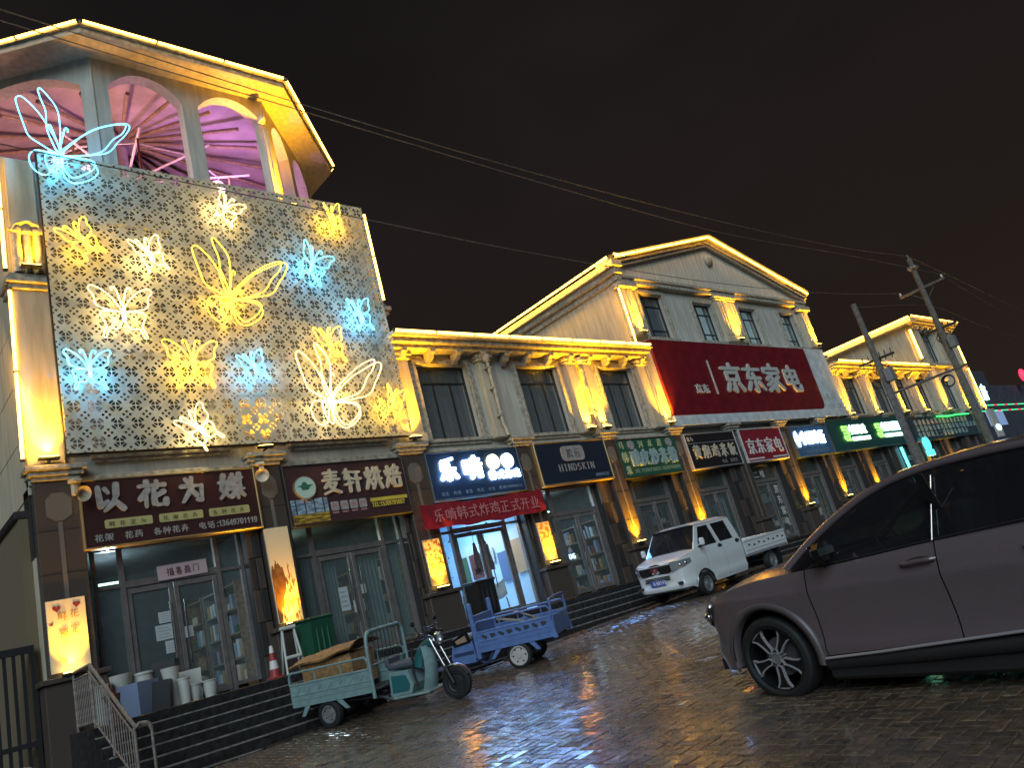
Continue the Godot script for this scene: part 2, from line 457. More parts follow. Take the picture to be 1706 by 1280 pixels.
func latin(parent: Node, text: String, x: float, y: float, h: float, z: float, m: Material, bold := false, stretch := 1.0, depth := 0.012, centred := false) -> void:
	var f := SystemFont.new()
	f.font_names = PackedStringArray(["Droid Sans"])
	f.font_weight = 700 if bold else 400
	var t := TextMesh.new()
	t.text = text
	t.font = f
	t.font_size = 64
	t.pixel_size = h / 46.0
	t.depth = depth
	t.curve_step = 2.0
	t.horizontal_alignment = HORIZONTAL_ALIGNMENT_CENTER if centred else HORIZONTAL_ALIGNMENT_LEFT
	t.vertical_alignment = VERTICAL_ALIGNMENT_BOTTOM
	var o := MeshInstance3D.new()
	o.name = "lettering"
	o.mesh = t
	o.material_override = m
	o.transform = Transform3D(Basis().scaled(Vector3(stretch, 1, 1)), Vector3(x, y - h * 0.3, z + depth * 0.5))
	parent.add_child(o, true)

# ---------------------------------------------------------------- place
func gy(x: float, z: float) -> float:
	return -0.88 + 0.024 * (clampf(x, -30.0, 30.0) - 5.0) - 0.05 * (clampf(z, -8.0, 18.0) - 3.0)

func spot(parent: Node, at: Vector3, towards: Vector3, col: Color, e: float, angle: float, size := 0.03) -> void:
	var l := SpotLight3D.new()
	l.name = "lamp_light"
	l.light_color = col
	l.light_energy = e
	l.spot_range = 30.0
	l.spot_attenuation = 2.0
	l.spot_angle = angle
	l.spot_angle_attenuation = 1.0
	l.light_size = size
	l.shadow_enabled = true
	parent.add_child(l, true)
	var up := Vector3.UP if absf(towards.normalized().y) < 0.9 else Vector3(0, 0, 1)
	l.transform = Transform3D(Basis.looking_at(towards, up), at)

func omni(parent: Node, at: Vector3, col: Color, e: float, size: float) -> void:
	var l := OmniLight3D.new()
	l.name = "lamp_light"
	l.light_color = col
	l.light_energy = e
	l.omni_range = 40.0
	l.omni_attenuation = 2.0
	l.light_size = size
	l.shadow_enabled = true
	l.position = at
	parent.add_child(l, true)

func area(parent: Node, at: Vector3, towards: Vector3, along: Vector3, w: float, h: float, col: Color, e: float) -> void:
	var l := AreaLight3D.new()
	l.name = "lamp_light"
	l.light_color = col
	l.area_size = Vector2(w, h)
	l.area_normalize_energy = false
	l.light_energy = e
	l.area_range = 40.0
	l.shadow_enabled = true
	var zz := -towards.normalized()
	var xx := (along - zz * along.dot(zz)).normalized()
	l.transform = Transform3D(Basis(xx, zz.cross(xx), zz), at)
	parent.add_child(l, true)

const AMBER := Color(1.0, 0.74, 0.22)

# a glowing tube light along a line, with its light just in front of it
func strip(parent: Node, a: Vector3, b: Vector3, out: Vector3, r := 0.032, e := 1.6) -> void:
	var mb := MB.new()
	mb.bar(a, b, r, 8)
	part("light_strip", mb, M.amber, parent)
	var hd := MB.new()
	var n := int(maxf(2.0, (b - a).length() / 1.2))
	for i in n + 1:
		var p := a.lerp(b, i / float(n))
		var d := (b - a).normalized() * 0.018
		hd.bar(p - d, p + d, r * 1.35, 8)
	part("strip_clips", hd, M.dark_metal, parent)
	area(parent, (a + b) * 0.5 + out.normalized() * (r + 0.006), out, b - a, (b - a).length(), r * 1.4, AMBER, e * 1.3)

# a small amber flood lamp that shines up the wall behind it
func uplight(at: Vector3, label: String, group: String, e := 4.0, tilt := Vector3(0, 1, -0.06)) -> void:
	var t := thing("wall_uplight", label, "lamp", at, 0.0, group)
	var mb := MB.new()
	mb.bx(-0.17, 0.17, -0.05, 0.0, -0.06, 0.06, 0.01)
	mb.bx(-0.02, 0.02, -0.08, -0.05, -0.14, 0.02)
	part("housing", mb, M.dark_metal, t)
	var le := MB.new()
	le.bx(-0.145, 0.145, 0.002, 0.012, -0.04, 0.04)
	part("lens", le, M.amber_lamp, t)
	spot(t, Vector3(0, 0.03, 0), tilt, AMBER_UP, e, 48.0, 0.06)

const AMBER_UP := Color(1.0, 0.7, 0.1)

func build_ground() -> void:
	var g := []
	var xs := [-150.0, -60.0, -30.0, -10.0, 0.0, 3.0, 6.0, 10.0, 15.0, 20.0, 30.0, 45.0, 70.0, 120.0, 220.0]
	var zs := [-90.0, -30.0, -8.0, 0.0, 3.0, 6.0, 10.0, 14.0, 18.0, 30.0, 60.0, 120.0]
	for z in zs:
		var row_ := []
		for x in xs:
			row_.append(Vector3(x, gy(x, z) - 0.014, z))
		g.append(row_)
	var mb := MB.new()
	mb.grid(g)
	structure("ground", mb, M.ground)
	# herringbone paving of the forecourt
	var kerb := MB.new()
	for i in 20:
		var x := 3.4 + i * 0.8
		kerb.box(Vector3(x + 0.4, gy(x + 0.4, 3.04) - 0.05, 3.03), Vector3(0.79, 0.12, 0.07), 0.008)
	var root := structure("brick_pavement", kerb, M.step)
	var cells := []
	var w := 0.105
	var cam := Vector3(0, 0, 15)
	for j in range(28, 134):
		for i in range(16, 200):
			var d := posmod(i - j, 4)
			if d == 1 or d == 2:
				continue
			var hor := d == 0
			var c := Vector3((i + (1.0 if hor else 0.5)) * w, 0, (j + (0.5 if hor else 1.0)) * w)
			if c.z < 3.06 or c.z > 13.9 or c.x < 1.8:
				continue
			c.y = gy(c.x, c.z)
			var q := cam_basis.inverse() * (c - cam)
			if -q.z < 2.0 or -q.z > 17.5 or absf(q.x / q.z) > 0.70 or absf(q.y / q.z) > 0.53:
				continue
			cells.append([-q.z, c, hor])
	cells.sort_custom(func(a, b): return a[0] < b[0])
	var shapes := []
	for k in 4:
		var s := MB.new()
		s.box(Vector3(0, -0.022, 0), Vector3(2 * w - 0.0075, 0.044, w - 0.0075), 0.004 + 0.001 * k)
		shapes.append(s.mesh())
	var wetness := FastNoiseLite.new()
	wetness.seed = 5
	wetness.frequency = 0.45
	wetness.fractal_octaves = 3
	var rest := [[], [], [], [], [], [], [], []]
	for k in cells.size():
		var c: Vector3 = cells[k][1]
		c.y += rng.randf_range(-0.003, 0.0025)
		var b := Basis.from_euler(Vector3(0.05 + rng.randfn(0, 0.012), (0.0 if cells[k][2] else PI / 2) + rng.randfn(0, 0.006), 0.024 + rng.randfn(0, 0.012)))
		b = Basis.from_euler(Vector3(0.05 + rng.randfn(0, 0.018), 0, 0.024 + rng.randfn(0, 0.018))) * Basis(Vector3.UP, (0.0 if cells[k][2] else PI / 2) + rng.randfn(0, 0.006))
		var kind := rng.randi() % 4
		if k < 300:
			var patch := 0 if wetness.get_noise_2d(c.x, c.z) > -0.08 else 4
			part("brick", shapes[kind], M.bricks[rng.randi() % 4 + patch], root, Transform3D(b, c))
		else:
			rest[kind + (0 if wetness.get_noise_2d(c.x, c.z) > -0.08 else 4)].append(Transform3D(b, c))
	for k in 8:
		var mm := MultiMesh.new()
		mm.transform_format = MultiMesh.TRANSFORM_3D
		mm.mesh = shapes[k % 4]
		mm.instance_count = rest[k].size()
		for i in rest[k].size():
			mm.set_instance_transform(i, rest[k][i])
		var o := MultiMeshInstance3D.new()
		o.name = "paving_bricks"
		o.multimesh = mm
		o.material_override = M.bricks[k]
		o.set_meta("kind", "stuff")
		root.add_child(o, true)

func build_steps() -> void:
	# landing in front of the shops and six steps down; the forecourt climbs towards the right and swallows them
	var root := structure("shop_steps", landing_mesh(), M.step)
	for k in range(1, 7):
		var top := 0.03 - 0.15 * k
		var z1 := 1.2 + 0.3 * k
		var x1 := 56.0
		var s := MB.new()
		s.bx(3.22, x1, top - 0.6, top, z1 - 0.3, z1, 0.012)
		part("step", s, M.step, root)
		var e := MB.new()
		e.bx(3.24, x1 - 0.02, top - 0.018, top + 0.004, z1 - 0.045, z1 + 0.004)
		part("nosing", e, M.nosing, root)

func landing_mesh() -> MB:
	var s := MB.new()
	s.bx(3.22, 56.0, -1.8, 0.03, -0.7, 1.2, 0.012)
	return s

# ---------------------------------------------------------------- buildings
# a wall facing +z with rectangular openings [x0, x1, y0, y1] and reveals of the given depth
func wall(mb: MB, x0: float, x1: float, y0: float, y1: float, z: float, holes: Array, depth := 0.25) -> void:
	var xs := [x0, x1]
	var ys := [y0, y1]
	for h in holes:
		xs.append_array([h[0], h[1]])
		ys.append_array([h[2], h[3]])
	xs.sort()
	ys.sort()
	for i in xs.size() - 1:
		for j in ys.size() - 1:
			if xs[i + 1] - xs[i] < 0.001 or ys[j + 1] - ys[j] < 0.001:
				continue
			var cx: float = (xs[i] + xs[i + 1]) * 0.5
			var cy: float = (ys[j] + ys[j + 1]) * 0.5
			var inside := false
			for h in holes:
				if cx > h[0] and cx < h[1] and cy > h[2] and cy < h[3]:
					inside = true
			if not inside:
				for zz in [z, z - depth]:
					mb.quad(Vector3(xs[i], ys[j], zz), Vector3(xs[i + 1], ys[j], zz), Vector3(xs[i + 1], ys[j + 1], zz), Vector3(xs[i], ys[j + 1], zz), Vector3(0, 0, 1 if zz == z else -1))
	for h in holes:
		mb.quad(Vector3(h[0], h[2], z), Vector3(h[0], h[3], z), Vector3(h[0], h[3], z - depth), Vector3(h[0], h[2], z - depth), Vector3(1, 0, 0))
		mb.quad(Vector3(h[1], h[2], z), Vector3(h[1], h[3], z), Vector3(h[1], h[3], z - depth), Vector3(h[1], h[2], z - depth), Vector3(-1, 0, 0))
		mb.quad(Vector3(h[0], h[2], z), Vector3(h[1], h[2], z), Vector3(h[1], h[2], z - depth), Vector3(h[0], h[2], z - depth), Vector3(0, 1, 0))
		mb.quad(Vector3(h[0], h[3], z), Vector3(h[1], h[3], z), Vector3(h[1], h[3], z - depth), Vector3(h[0], h[3], z - depth), Vector3(0, -1, 0))

# an upper window: surround, frame with casements, glass and a dim room with curtains behind
func window(b: Node, x0: float, x1: float, y0: float, y1: float, z: float, frame_mat: Material, style := 0, surround := true) -> void:
	var f := MB.new()
	var t := 0.05
	f.bx(x0, x0 + t, y0, y1, z - 0.2, z - 0.14)
	f.bx(x1 - t, x1, y0, y1, z - 0.2, z - 0.14)
	f.bx(x0 + t, x1 - t, y0, y0 + t, z - 0.2, z - 0.14)
	f.bx(x0 + t, x1 - t, y1 - t, y1, z - 0.2, z - 0.14)
	if style == 0:
		for k in [1, 2]:
			var mx: float = lerpf(x0, x1, k / 3.0)
			f.bx(mx - 0.022, mx + 0.022, y0 + t, y1 - 0.5, z - 0.195, z - 0.145)
		f.bx(x0 + t, x1 - t, y1 - 0.5, y1 - 0.45, z - 0.196, z - 0.144)
	else:
		var mx := lerpf(x0, x1, 0.36)
		f.bx(mx - 0.025, mx + 0.025, y0 + t, y1 - t, z - 0.195, z - 0.145)
		f.bx(x0 + t, mx - 0.025, y1 - 0.45, y1 - 0.4, z - 0.196, z - 0.144)
		f.bx(mx + 0.025, x1 - t, y1 - 0.45, y1 - 0.4, z - 0.196, z - 0.144)
		f.bx(mx + 0.025, x1 - t, y0 + 0.35, y0 + 0.39, z - 0.196, z - 0.144)
	var w := part("window", f, frame_mat, b)
	var p := MB.new()
	p.quad(Vector3(x0 + t, y0 + t, z - 0.17), Vector3(x1 - t, y0 + t, z - 0.17), Vector3(x1 - t, y1 - t, z - 0.17), Vector3(x0 + t, y1 - t, z - 0.17), Vector3(0, 0, 1))
	part("pane", p, M.window_glass, w)
	# curtains hung in folds
	var g := []
	for i in 3:
		var r := []
		for k in 33:
			var x := lerpf(x0 - 0.05, x1 + 0.05, k / 32.0)
			r.append(Vector3(x, lerpf(y0 - 0.1, y1 + 0.1, i / 2.0), z - 0.42 + 0.035 * sin(k * 1.5 + x * 3.0)))
		g.append(r)
	var c := MB.new()
	c.grid(g)
	part("curtain", c, M.curtain if style == 0 or x0 < 25.0 else M.curtain_glowing, w)
	if surround:
		var s := MB.new()
		for k in 2:
			var o := 0.2 - 0.1 * k
			var d := 0.05 + 0.035 * k
			s.bx(x0 - o, x0 - o + 0.1, y0 - 0.12, y1 + o, z - 0.02, z + d, 0.01)
			s.bx(x1 + o - 0.1, x1 + o, y0 - 0.12, y1 + o, z - 0.02, z + d, 0.01)
			s.bx(x0 - o + 0.1, x1 + o - 0.1, y1 + o - 0.1, y1 + o, z - 0.02, z + d, 0.01)
		part("window_surround", s, M.trim, b)
		var sl := MB.new()
		sl.bx(x0 - 0.25, x1 + 0.25, y0 - 0.1, y0 - 0.005, z - 0.1, z + 0.12, 0.012)
		sl.bx(x0 - 0.2, x1 + 0.2, y0 - 0.17, y0 - 0.105, z - 0.05, z + 0.07, 0.01)
		part("window_sill", sl, M.trim, b)

func capital(mb: MB, x: float, y: float, hw: float) -> void:
	mb.bx(x - hw - 0.02, x + hw + 0.02, y, y + 0.07, -0.28, 0.05, 0.008)
	mb.bx(x - hw - 0.07, x + hw + 0.07, y + 0.073, y + 0.16, -0.28, 0.11, 0.012)
	mb.bx(x - hw - 0.13, x + hw + 0.13, y + 0.163, y + 0.25, -0.28, 0.18, 0.012)

# granite pilaster of the ground floor on its pedestal, with a polished inlay
func shop_pilaster(b: Node, x: float, hw: float, top := 4.23) -> void:
	var s := MB.new()
	s.bx(x - hw, x + hw, 0.93, top, -0.4, 0.0, 0.012)
	var o := part("pilaster", s, M.granite, b)
	var p := MB.new()
	p.bx(x - hw - 0.1, x + hw + 0.1, -1.2, 0.84, -0.4, 0.09, 0.012)
	p.bx(x - hw - 0.16, x + hw + 0.16, 0.843, 0.93, -0.4, 0.15, 0.012)
	part("pedestal", p, M.granite, o)
	var i := MB.new()
	var poly := PackedVector2Array()
	for q in [[-0.2, 3.62], [-0.2, 3.9], [-0.09, 4.02], [0.09, 4.02], [0.2, 3.9], [0.2, 3.62], [0.06, 3.52], [-0.06, 3.52]]:
		poly.append(Vector2(x + q[0] * hw / 0.36, q[1]))
	i.prism(poly, 0.0, 0.014)
	i.bx(x - 0.035, x + 0.035, 1.0, 3.5, -0.01, 0.012)
	part("inlay", i, M.inlay, o)
	var c := MB.new()
	capital(c, x, top + 0.012, hw)
	part("capital", c, M.trim, o)
	for y in [1.75, 2.6, 3.35]:
		var j := MB.new()
		j.bx(x - hw - 0.002, x + hw + 0.002, y, y + 0.012, -0.2, 0.003)
		part("joint", j, M.black, o)

# flat pilaster of the upper floor with fluted face
func upper_pilaster(b: Node, x: float, hw: float, y0: float, y1: float, flutes := 0) -> void:
	var s := MB.new()
	s.bx(x - hw, x + hw, y0 + 0.25, y1 - 0.2, -0.2, 0.0, 0.015)
	s.bx(x - hw - 0.06, x + hw + 0.06, y0, y0 + 0.248, -0.2, 0.06, 0.02)
	s.bx(x - hw - 0.05, x + hw + 0.05, y1 - 0.198, y1 - 0.1, -0.2, 0.05, 0.015)
	s.bx(x - hw - 0.1, x + hw + 0.1, y1 - 0.098, y1, -0.2, 0.1, 0.015)
	for k in flutes:
		var fx := x - hw + (k + 0.5) * 2.0 * hw / flutes
		s.bx(fx - hw / flutes * 0.55, fx + hw / flutes * 0.55, y0 + 0.3, y1 - 0.25, 0.0, 0.035, 0.015)
	part("upper_pilaster", s, M.plaster_warm, b)

# glazed shop front of one bay: side lights, double door, transom, stone pier; dim or lit room behind
func shopfront(b: Node, x0: float, x1: float, lit := 0, xg := 0.0, top := 2.95) -> void:
	var z := -0.4
	var g0 := x0 + 0.08
	var dl := g0 + 0.52
	var dr := dl + 1.66
	var g1 := dr + (0.55 if xg == 0.0 else xg)
	g1 = minf(g1, x1)
	var f := MB.new()
	f.bx(g0, g0 + 0.06, 0.1, top, z - 0.05, z + 0.05)
	f.bx(g1 - 0.06, g1, 0.1, top, z - 0.05, z + 0.05)
	f.bx(g0, g1, top, top + 0.07, z - 0.05, z + 0.05)
	f.bx(dl - 0.08, dl, 0.03, top, z - 0.052, z + 0.055)
	f.bx(dr, dr + 0.08, 0.03, top, z - 0.052, z + 0.055)
	f.bx(g0 + 0.06, dl - 0.08, 2.26, 2.32, z - 0.045, z + 0.045)
	f.bx(dl, dr, 2.24, 2.36, z - 0.045, z + 0.05)
	f.bx(dr + 0.08, g1 - 0.06, 2.26, 2.32, z - 0.045, z + 0.045)
	f.bx(g0 + 0.06, dl - 0.08, 0.1, 0.17, z - 0.045, z + 0.045)
	f.bx(dr + 0.08, g1 - 0.06, 0.1, 0.17, z - 0.045, z + 0.045)
	var fr := part("shopfront_frame", f, M.alu, b)
	var pane := func(a0: float, a1: float, b0: float, b1: float, zz: float, par: Node) -> void:
		var p := MB.new()
		p.quad(Vector3(a0, b0, zz), Vector3(a1, b0, zz), Vector3(a1, b1, zz), Vector3(a0, b1, zz), Vector3(0, 0, 1))
		part("pane", p, M.glass, par)
	pane.call(g0 + 0.06, dl - 0.08, 0.17, 2.26, z, fr)
	pane.call(dr + 0.08, g1 - 0.06, 0.17, 2.26, z, fr)
	pane.call(g0 + 0.06, dl - 0.08, 2.32, top, z, fr)
	pane.call(dl, dr, 2.36, top, z, fr)
	pane.call(dr + 0.08, g1 - 0.06, 2.32, top, z, fr)
	var mid := (dl + dr) * 0.5
	for s in [-1, 1]:
		var a := dl + 0.01 if s < 0 else mid + 0.006
		var c := mid - 0.006 if s < 0 else dr - 0.01
		var d := MB.new()
		d.bx(a, a + 0.085, 0.06, 2.22, z - 0.025, z + 0.03, 0.006)
		d.bx(c - 0.085, c, 0.06, 2.22, z - 0.025, z + 0.03, 0.006)
		d.bx(a + 0.085, c - 0.085, 0.06, 0.2, z - 0.024, z + 0.028, 0.006)
		d.bx(a + 0.085, c - 0.085, 2.12, 2.22, z - 0.024, z + 0.028, 0.006)
		var dn := part("door", d, M.alu, b)
		pane.call(a + 0.085, c - 0.085, 0.2, 2.12, z, dn)
		var h := MB.new()
		var hx: float = mid + s * 0.13
		h.tube(PackedVector3Array([Vector3(hx, 0.75, z + 0.03), Vector3(hx, 0.75, z + 0.08), Vector3(hx, 1.85, z + 0.08), Vector3(hx, 1.85, z + 0.03)]), 0.013, 6)
		part("handle", h, M.chrome, dn)
	# stone pier filling the rest of the bay
	if x1 - g1 > 0.1:
		var cols := 2
		var pier := MB.new()
		pier.bx(g1, x1, -0.2, top + 0.05, -0.5, -0.14)
		var pn := part("pier", pier, M.granite_dark, b)
		var sl := MB.new()
		var pw := (x1 - g1) / cols
		sl.bx(-pw * 0.5 + 0.006, pw * 0.5 - 0.006, -0.31, 0.31, 0, 0.03, 0.006)
		var sm := sl.mesh()
		for i in cols:
			for j in 5:
				part("stone", sm, M.granite_dark if (i + j) % 2 else M.granite, pn, Transform3D(Basis(), Vector3(g1 + pw * (i + 0.5), 0.16 + j * 0.632, -0.141 + rng.randf_range(0, 0.006))))
	# the room behind
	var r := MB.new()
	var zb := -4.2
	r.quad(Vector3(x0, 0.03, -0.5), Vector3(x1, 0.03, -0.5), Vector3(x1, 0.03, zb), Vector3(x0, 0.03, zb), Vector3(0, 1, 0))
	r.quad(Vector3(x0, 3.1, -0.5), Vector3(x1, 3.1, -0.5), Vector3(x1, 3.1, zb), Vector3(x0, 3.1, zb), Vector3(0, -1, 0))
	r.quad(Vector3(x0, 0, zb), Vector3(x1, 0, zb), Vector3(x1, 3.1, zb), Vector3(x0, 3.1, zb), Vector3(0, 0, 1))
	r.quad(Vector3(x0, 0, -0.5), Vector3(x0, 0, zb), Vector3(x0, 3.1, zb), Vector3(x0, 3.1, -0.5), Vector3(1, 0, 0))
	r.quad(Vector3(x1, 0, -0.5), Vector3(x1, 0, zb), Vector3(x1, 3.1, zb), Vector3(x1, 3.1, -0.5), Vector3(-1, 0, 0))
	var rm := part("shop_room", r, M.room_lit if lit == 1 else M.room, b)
	if lit == 0:
		# shelves with goods along the right hand wall, seen through the panes
		for k in 3:
			var sz := -1.1 - 0.95 * k
			var sh := MB.new()
			sh.bx(x1 - 0.42, x1 - 0.04, 0.03, 2.1, sz - 0.42, sz - 0.38)
			sh.bx(x1 - 0.42, x1 - 0.04, 0.03, 2.1, sz + 0.38, sz + 0.42)
			for j in 5:
				sh.bx(x1 - 0.42, x1 - 0.04, 0.1 + j * 0.48, 0.13 + j * 0.48, sz - 0.38, sz + 0.38)
			part("shelf", sh, M.wood if k != 1 else M.grey, rm)
			for j in 14:
				var gd := MB.new()
				var gh := rng.randf_range(0.12, 0.38)
				gd.box(Vector3(x1 - 0.3, 0.135 + 0.48 * (j % 4) + gh * 0.5, sz - 0.28 + 0.16 * (j / 4)), Vector3(0.16, gh, rng.randf_range(0.07, 0.14)), 0.01)
				part("goods", gd, [M.paper_white, M.bin_green, M.cardboard, M.pot_blue, M.cloth_red, M.letter_cream][rng.randi() % 6], rm)
		if absf(x0 - 7.62) < 0.1 or absf(x0 - 22.05) < 0.1:
			for q in [[g0 + 0.06, dl - 0.08], [dl + 0.1, dl + 0.5], [mid + 0.15, dr - 0.1], [dr + 0.08, g1 - 0.06]]:
				if q[1] - q[0] < 0.15:
					continue
				var cg := []
				for i in 3:
					var rr := []
					for k in 25:
						var x: float = lerpf(q[0], q[1], k / 24.0)
						rr.append(Vector3(x, lerpf(0.2, 2.25, i / 2.0), -0.58 + 0.03 * sin(k * 1.4 + x * 5.0)))
					cg.append(rr)
				var cm := MB.new()
				cm.grid(cg)
				part("curtain", cm, M.curtain_teal, rm)

func bracket_row(b: Node, x0: float, x1: float, y: float, step: float, z0: float) -> void:
	var s := MB.new()
	var prof := PackedVector2Array([Vector2(0, 0), Vector2(0.34, 0), Vector2(0.34, -0.07), Vector2(0.24, -0.12), Vector2(0.2, -0.2), Vector2(0.08, -0.24), Vector2(0.05, -0.3), Vector2(0, -0.3)])
	s.prism(prof, -0.08, 0.08, Transform3D(Basis(Vector3(0, 0, 1), Vector3(0, 1, 0), Vector3(-1, 0, 0)), Vector3.ZERO))
	var m := s.mesh()
	var n := int((x1 - x0) / step)
	for i in n + 1:
		part("bracket", m, M.trim, b, Transform3D(Basis(), Vector3(x0 + i * step, y, z0)))

func cornice_box(mb: MB, x0: float, x1: float, y: float, z: float, out: float) -> void:
	mb.bx(x0, x1, y, y + 0.1, z - 0.5, z + out * 0.55, 0.01)
	mb.bx(x0 - 0.05, x1 + 0.05, y + 0.103, y + 0.22, z - 0.5, z + out * 0.8, 0.015)
	mb.bx(x0 - 0.1, x1 + 0.1, y + 0.223, y + 0.34, z - 0.5, z + out, 0.015)

const BAYS := [3.4, 7.27, 10.98, 14.67, 18.28, 21.75, 25.35, 28.85, 32.2, 35.5, 38.95, 42.4, 45.7, 49.1, 52.5]

func build_tower() -> Node3D:
	var b := thing("corner_tower_building", "tall cream corner tower with octagonal arched pavilion and amber roof lights", "building", Vector3.ZERO)
	var w := MB.new()
	wall(w, 3.0, 11.15, 4.2, 11.0, -0.15, [[4.28, 6.37, 4.72, 6.7], [8.15, 10.2, 4.72, 6.7], [4.5, 6.2, 7.9, 9.8], [8.2, 9.9, 7.9, 9.8]], 0.3)
	w.quad(Vector3(11.15, 4.2, -0.15), Vector3(11.15, 11, -0.15), Vector3(11.15, 11, -10), Vector3(11.15, 4.2, -10), Vector3(1, 0, 0))
	w.quad(Vector3(3, -2, -10), Vector3(11.15, -2, -10), Vector3(11.15, 11, -10), Vector3(3, 11, -10), Vector3(0, 0, -1))
	part("wall", w, M.plaster, b)
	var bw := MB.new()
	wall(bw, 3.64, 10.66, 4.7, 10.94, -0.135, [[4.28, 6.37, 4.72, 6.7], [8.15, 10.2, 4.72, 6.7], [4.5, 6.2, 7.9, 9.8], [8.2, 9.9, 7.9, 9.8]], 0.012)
	part("darkened_backing_wall", bw, M.shade_backing, b)  # darker skin added so the screen holes read as shade
	var sw := MB.new()
	# side wall in wide courses with thin joints
	for k in 6:
		sw.box(Vector3(3.05, 4.6 + k * 1.1, -5.07), Vector3(0.1, 1.085, 9.85), 0.006)
	sw.bx(3.02, 3.1, -2.0, 11.0, -9.9, -0.2)
	part("side_wall", sw, M.plaster_warm, b)
	var pb := MB.new()
	pb.bx(2.86, 3.03, -2.0, 3.72, -9.9, -0.42)
	part("pebble_dash_plinth", pb, M.pebble, b)
	var cp := MB.new()
	cp.bx(2.8, 3.06, 3.723, 3.86, -9.95, -0.4, 0.01)
	part("plinth_coping", cp, M.granite_dark, b)
	for q in [[4.28, 6.37, 4.72, 6.7], [8.15, 10.2, 4.72, 6.7], [4.5, 6.2, 7.9, 9.8], [8.2, 9.9, 7.9, 9.8]]:
		window(b, q[0], q[1], q[2], q[3], -0.15, M.dark_metal, 0, q[2] < 5.0)
	var co := MB.new()
	co.bx(3.0, 11.15, 4.2, 4.32, -0.3, -0.08, 0.01)
	part("sign_ledge", co, M.trim, b)
	# corner piers with their cap bands
	for s in [0, 1]:
		var xa: float = 2.98 if s == 0 else 10.72
		var xb: float = 3.58 if s == 0 else 11.2
		var p := MB.new()
		p.bx(xa, xb, 4.55, 7.98, -0.6, 0.0, 0.012)
		p.bx(xa + 0.05, xb - 0.05, 8.32, 10.9, -0.6, -0.02, 0.012)
		part("corner_pier", p, M.plaster_warm, b)
		var q := MB.new()
		q.bx(xa - 0.05, xb + 0.08, 7.983, 8.09, -0.6, 0.06, 0.012)
		q.bx(xa - 0.1, xb + 0.13, 8.093, 8.2, -0.6, 0.13, 0.012)
		q.bx(xa - 0.03, xb + 0.05, 8.203, 8.317, -0.6, 0.04, 0.012)
		part("cap_band", q, M.trim, b)
	# engaged shafts above the band, left corner
	var sh := MB.new()
	for k in 3:
		sh.lathe([Vector2(0.075, 8.33), Vector2(0.075, 9.15), Vector2(0.1, 9.2), Vector2(0.1, 9.26), Vector2(0, 9.27)], Transform3D(Basis(), Vector3(3.12 + k * 0.18, 0, 0.02)), 10)
	sh.tube(PackedVector3Array([Vector3(3.02, 9.2, 0.05), Vector3(3.12, 9.36, 0.08), Vector3(3.3, 9.42, 0.09), Vector3(3.48, 9.36, 0.08), Vector3(3.56, 9.2, 0.05)]), 0.05, 8)
	part("engaged_shafts", sh, M.trim, b)
	# octagonal pavilion
	var P := [Vector2(5.0, -0.5), Vector2(9.15, -0.5), Vector2(11.75, -3.1), Vector2(11.75, -7.2), Vector2(9.15, -9.8), Vector2(5.0, -9.8), Vector2(2.4, -7.2), Vector2(2.4, -3.1)]
	var fl := MB.new()
	var poly := PackedVector2Array()
	for p in P:
		poly.append(Vector2(p.x, -p.y))
	fl.prism(poly, 10.75, 11.0, Transform3D(Basis(Vector3(1, 0, 0), Vector3(0, 0, -1), Vector3(0, 1, 0)), Vector3.ZERO))
	part("pavilion_floor", fl, M.plaster, b)
	var y1 := 14.4
	for k in 8:
		var A: Vector2 = P[k]; var B: Vector2 = P[(k + 1) % 8]
		var d := (B - A).normalized()
		var L := (B - A).length()
		var t := Transform3D(Basis(Vector3(d.x, 0, d.y), Vector3(0, 1, 0), Vector3(d.x, 0, d.y).cross(Vector3.UP)), Vector3(A.x, 0, A.y))
		var wl := MB.new()
		if k in [2, 3, 4, 5, 6]:
			wl.prism(PackedVector2Array([Vector2(0, 11), Vector2(L, 11), Vector2(L, y1), Vector2(0, y1)]), -0.3, 0.0, t)
			part("pavilion_wall", wl, M.pink_wall, b)
			continue
		# arches: outline as an upper spandrel band in one comb-shaped polygon
		var arch := [] 
		if k == 0:
			arch = [[0.33, 2.0], [2.39, 4.05]]
		elif k == 7:
			arch = [[0.5, L - 0.28]]
		else:
			arch = [[0.45, 1.75], [2.1, L - 0.35]]
		var comb := PackedVector2Array([Vector2(0, 11)])
		for a in arch:
			comb.append(Vector2(a[0], 11))
			var wdt: float = a[1] - a[0]
			var rise := 0.5
			for i in 13:
				var s := i / 12.0
				comb.append(Vector2(a[0] + wdt * s, 13.72 + rise * (1.0 - pow(absf(2.0 * s - 1.0), 2.2))))
			comb.append(Vector2(a[1], 11))
		comb.append_array(PackedVector2Array([Vector2(L, 11), Vector2(L, y1), Vector2(0, y1)]))
		wl.prism(comb, -0.3, 0.0, t)
		part("pavilion_arcade", wl, M.plaster, b)
		var post := MB.new()
		post.bar(Vector3(A.x, 11, A.y), Vector3(A.x, y1, A.y), 0.03, 6)
		part("corner_bead", post, M.plaster, b)
	# eaves: soffit and fascia
	var so := MB.new()
	var fa := MB.new()
	var E := []
	for k in 8:
		var c := Vector2(7.08, -5.15)
		E.append(c + (Vector2(P[k]) - c) * 1.155)
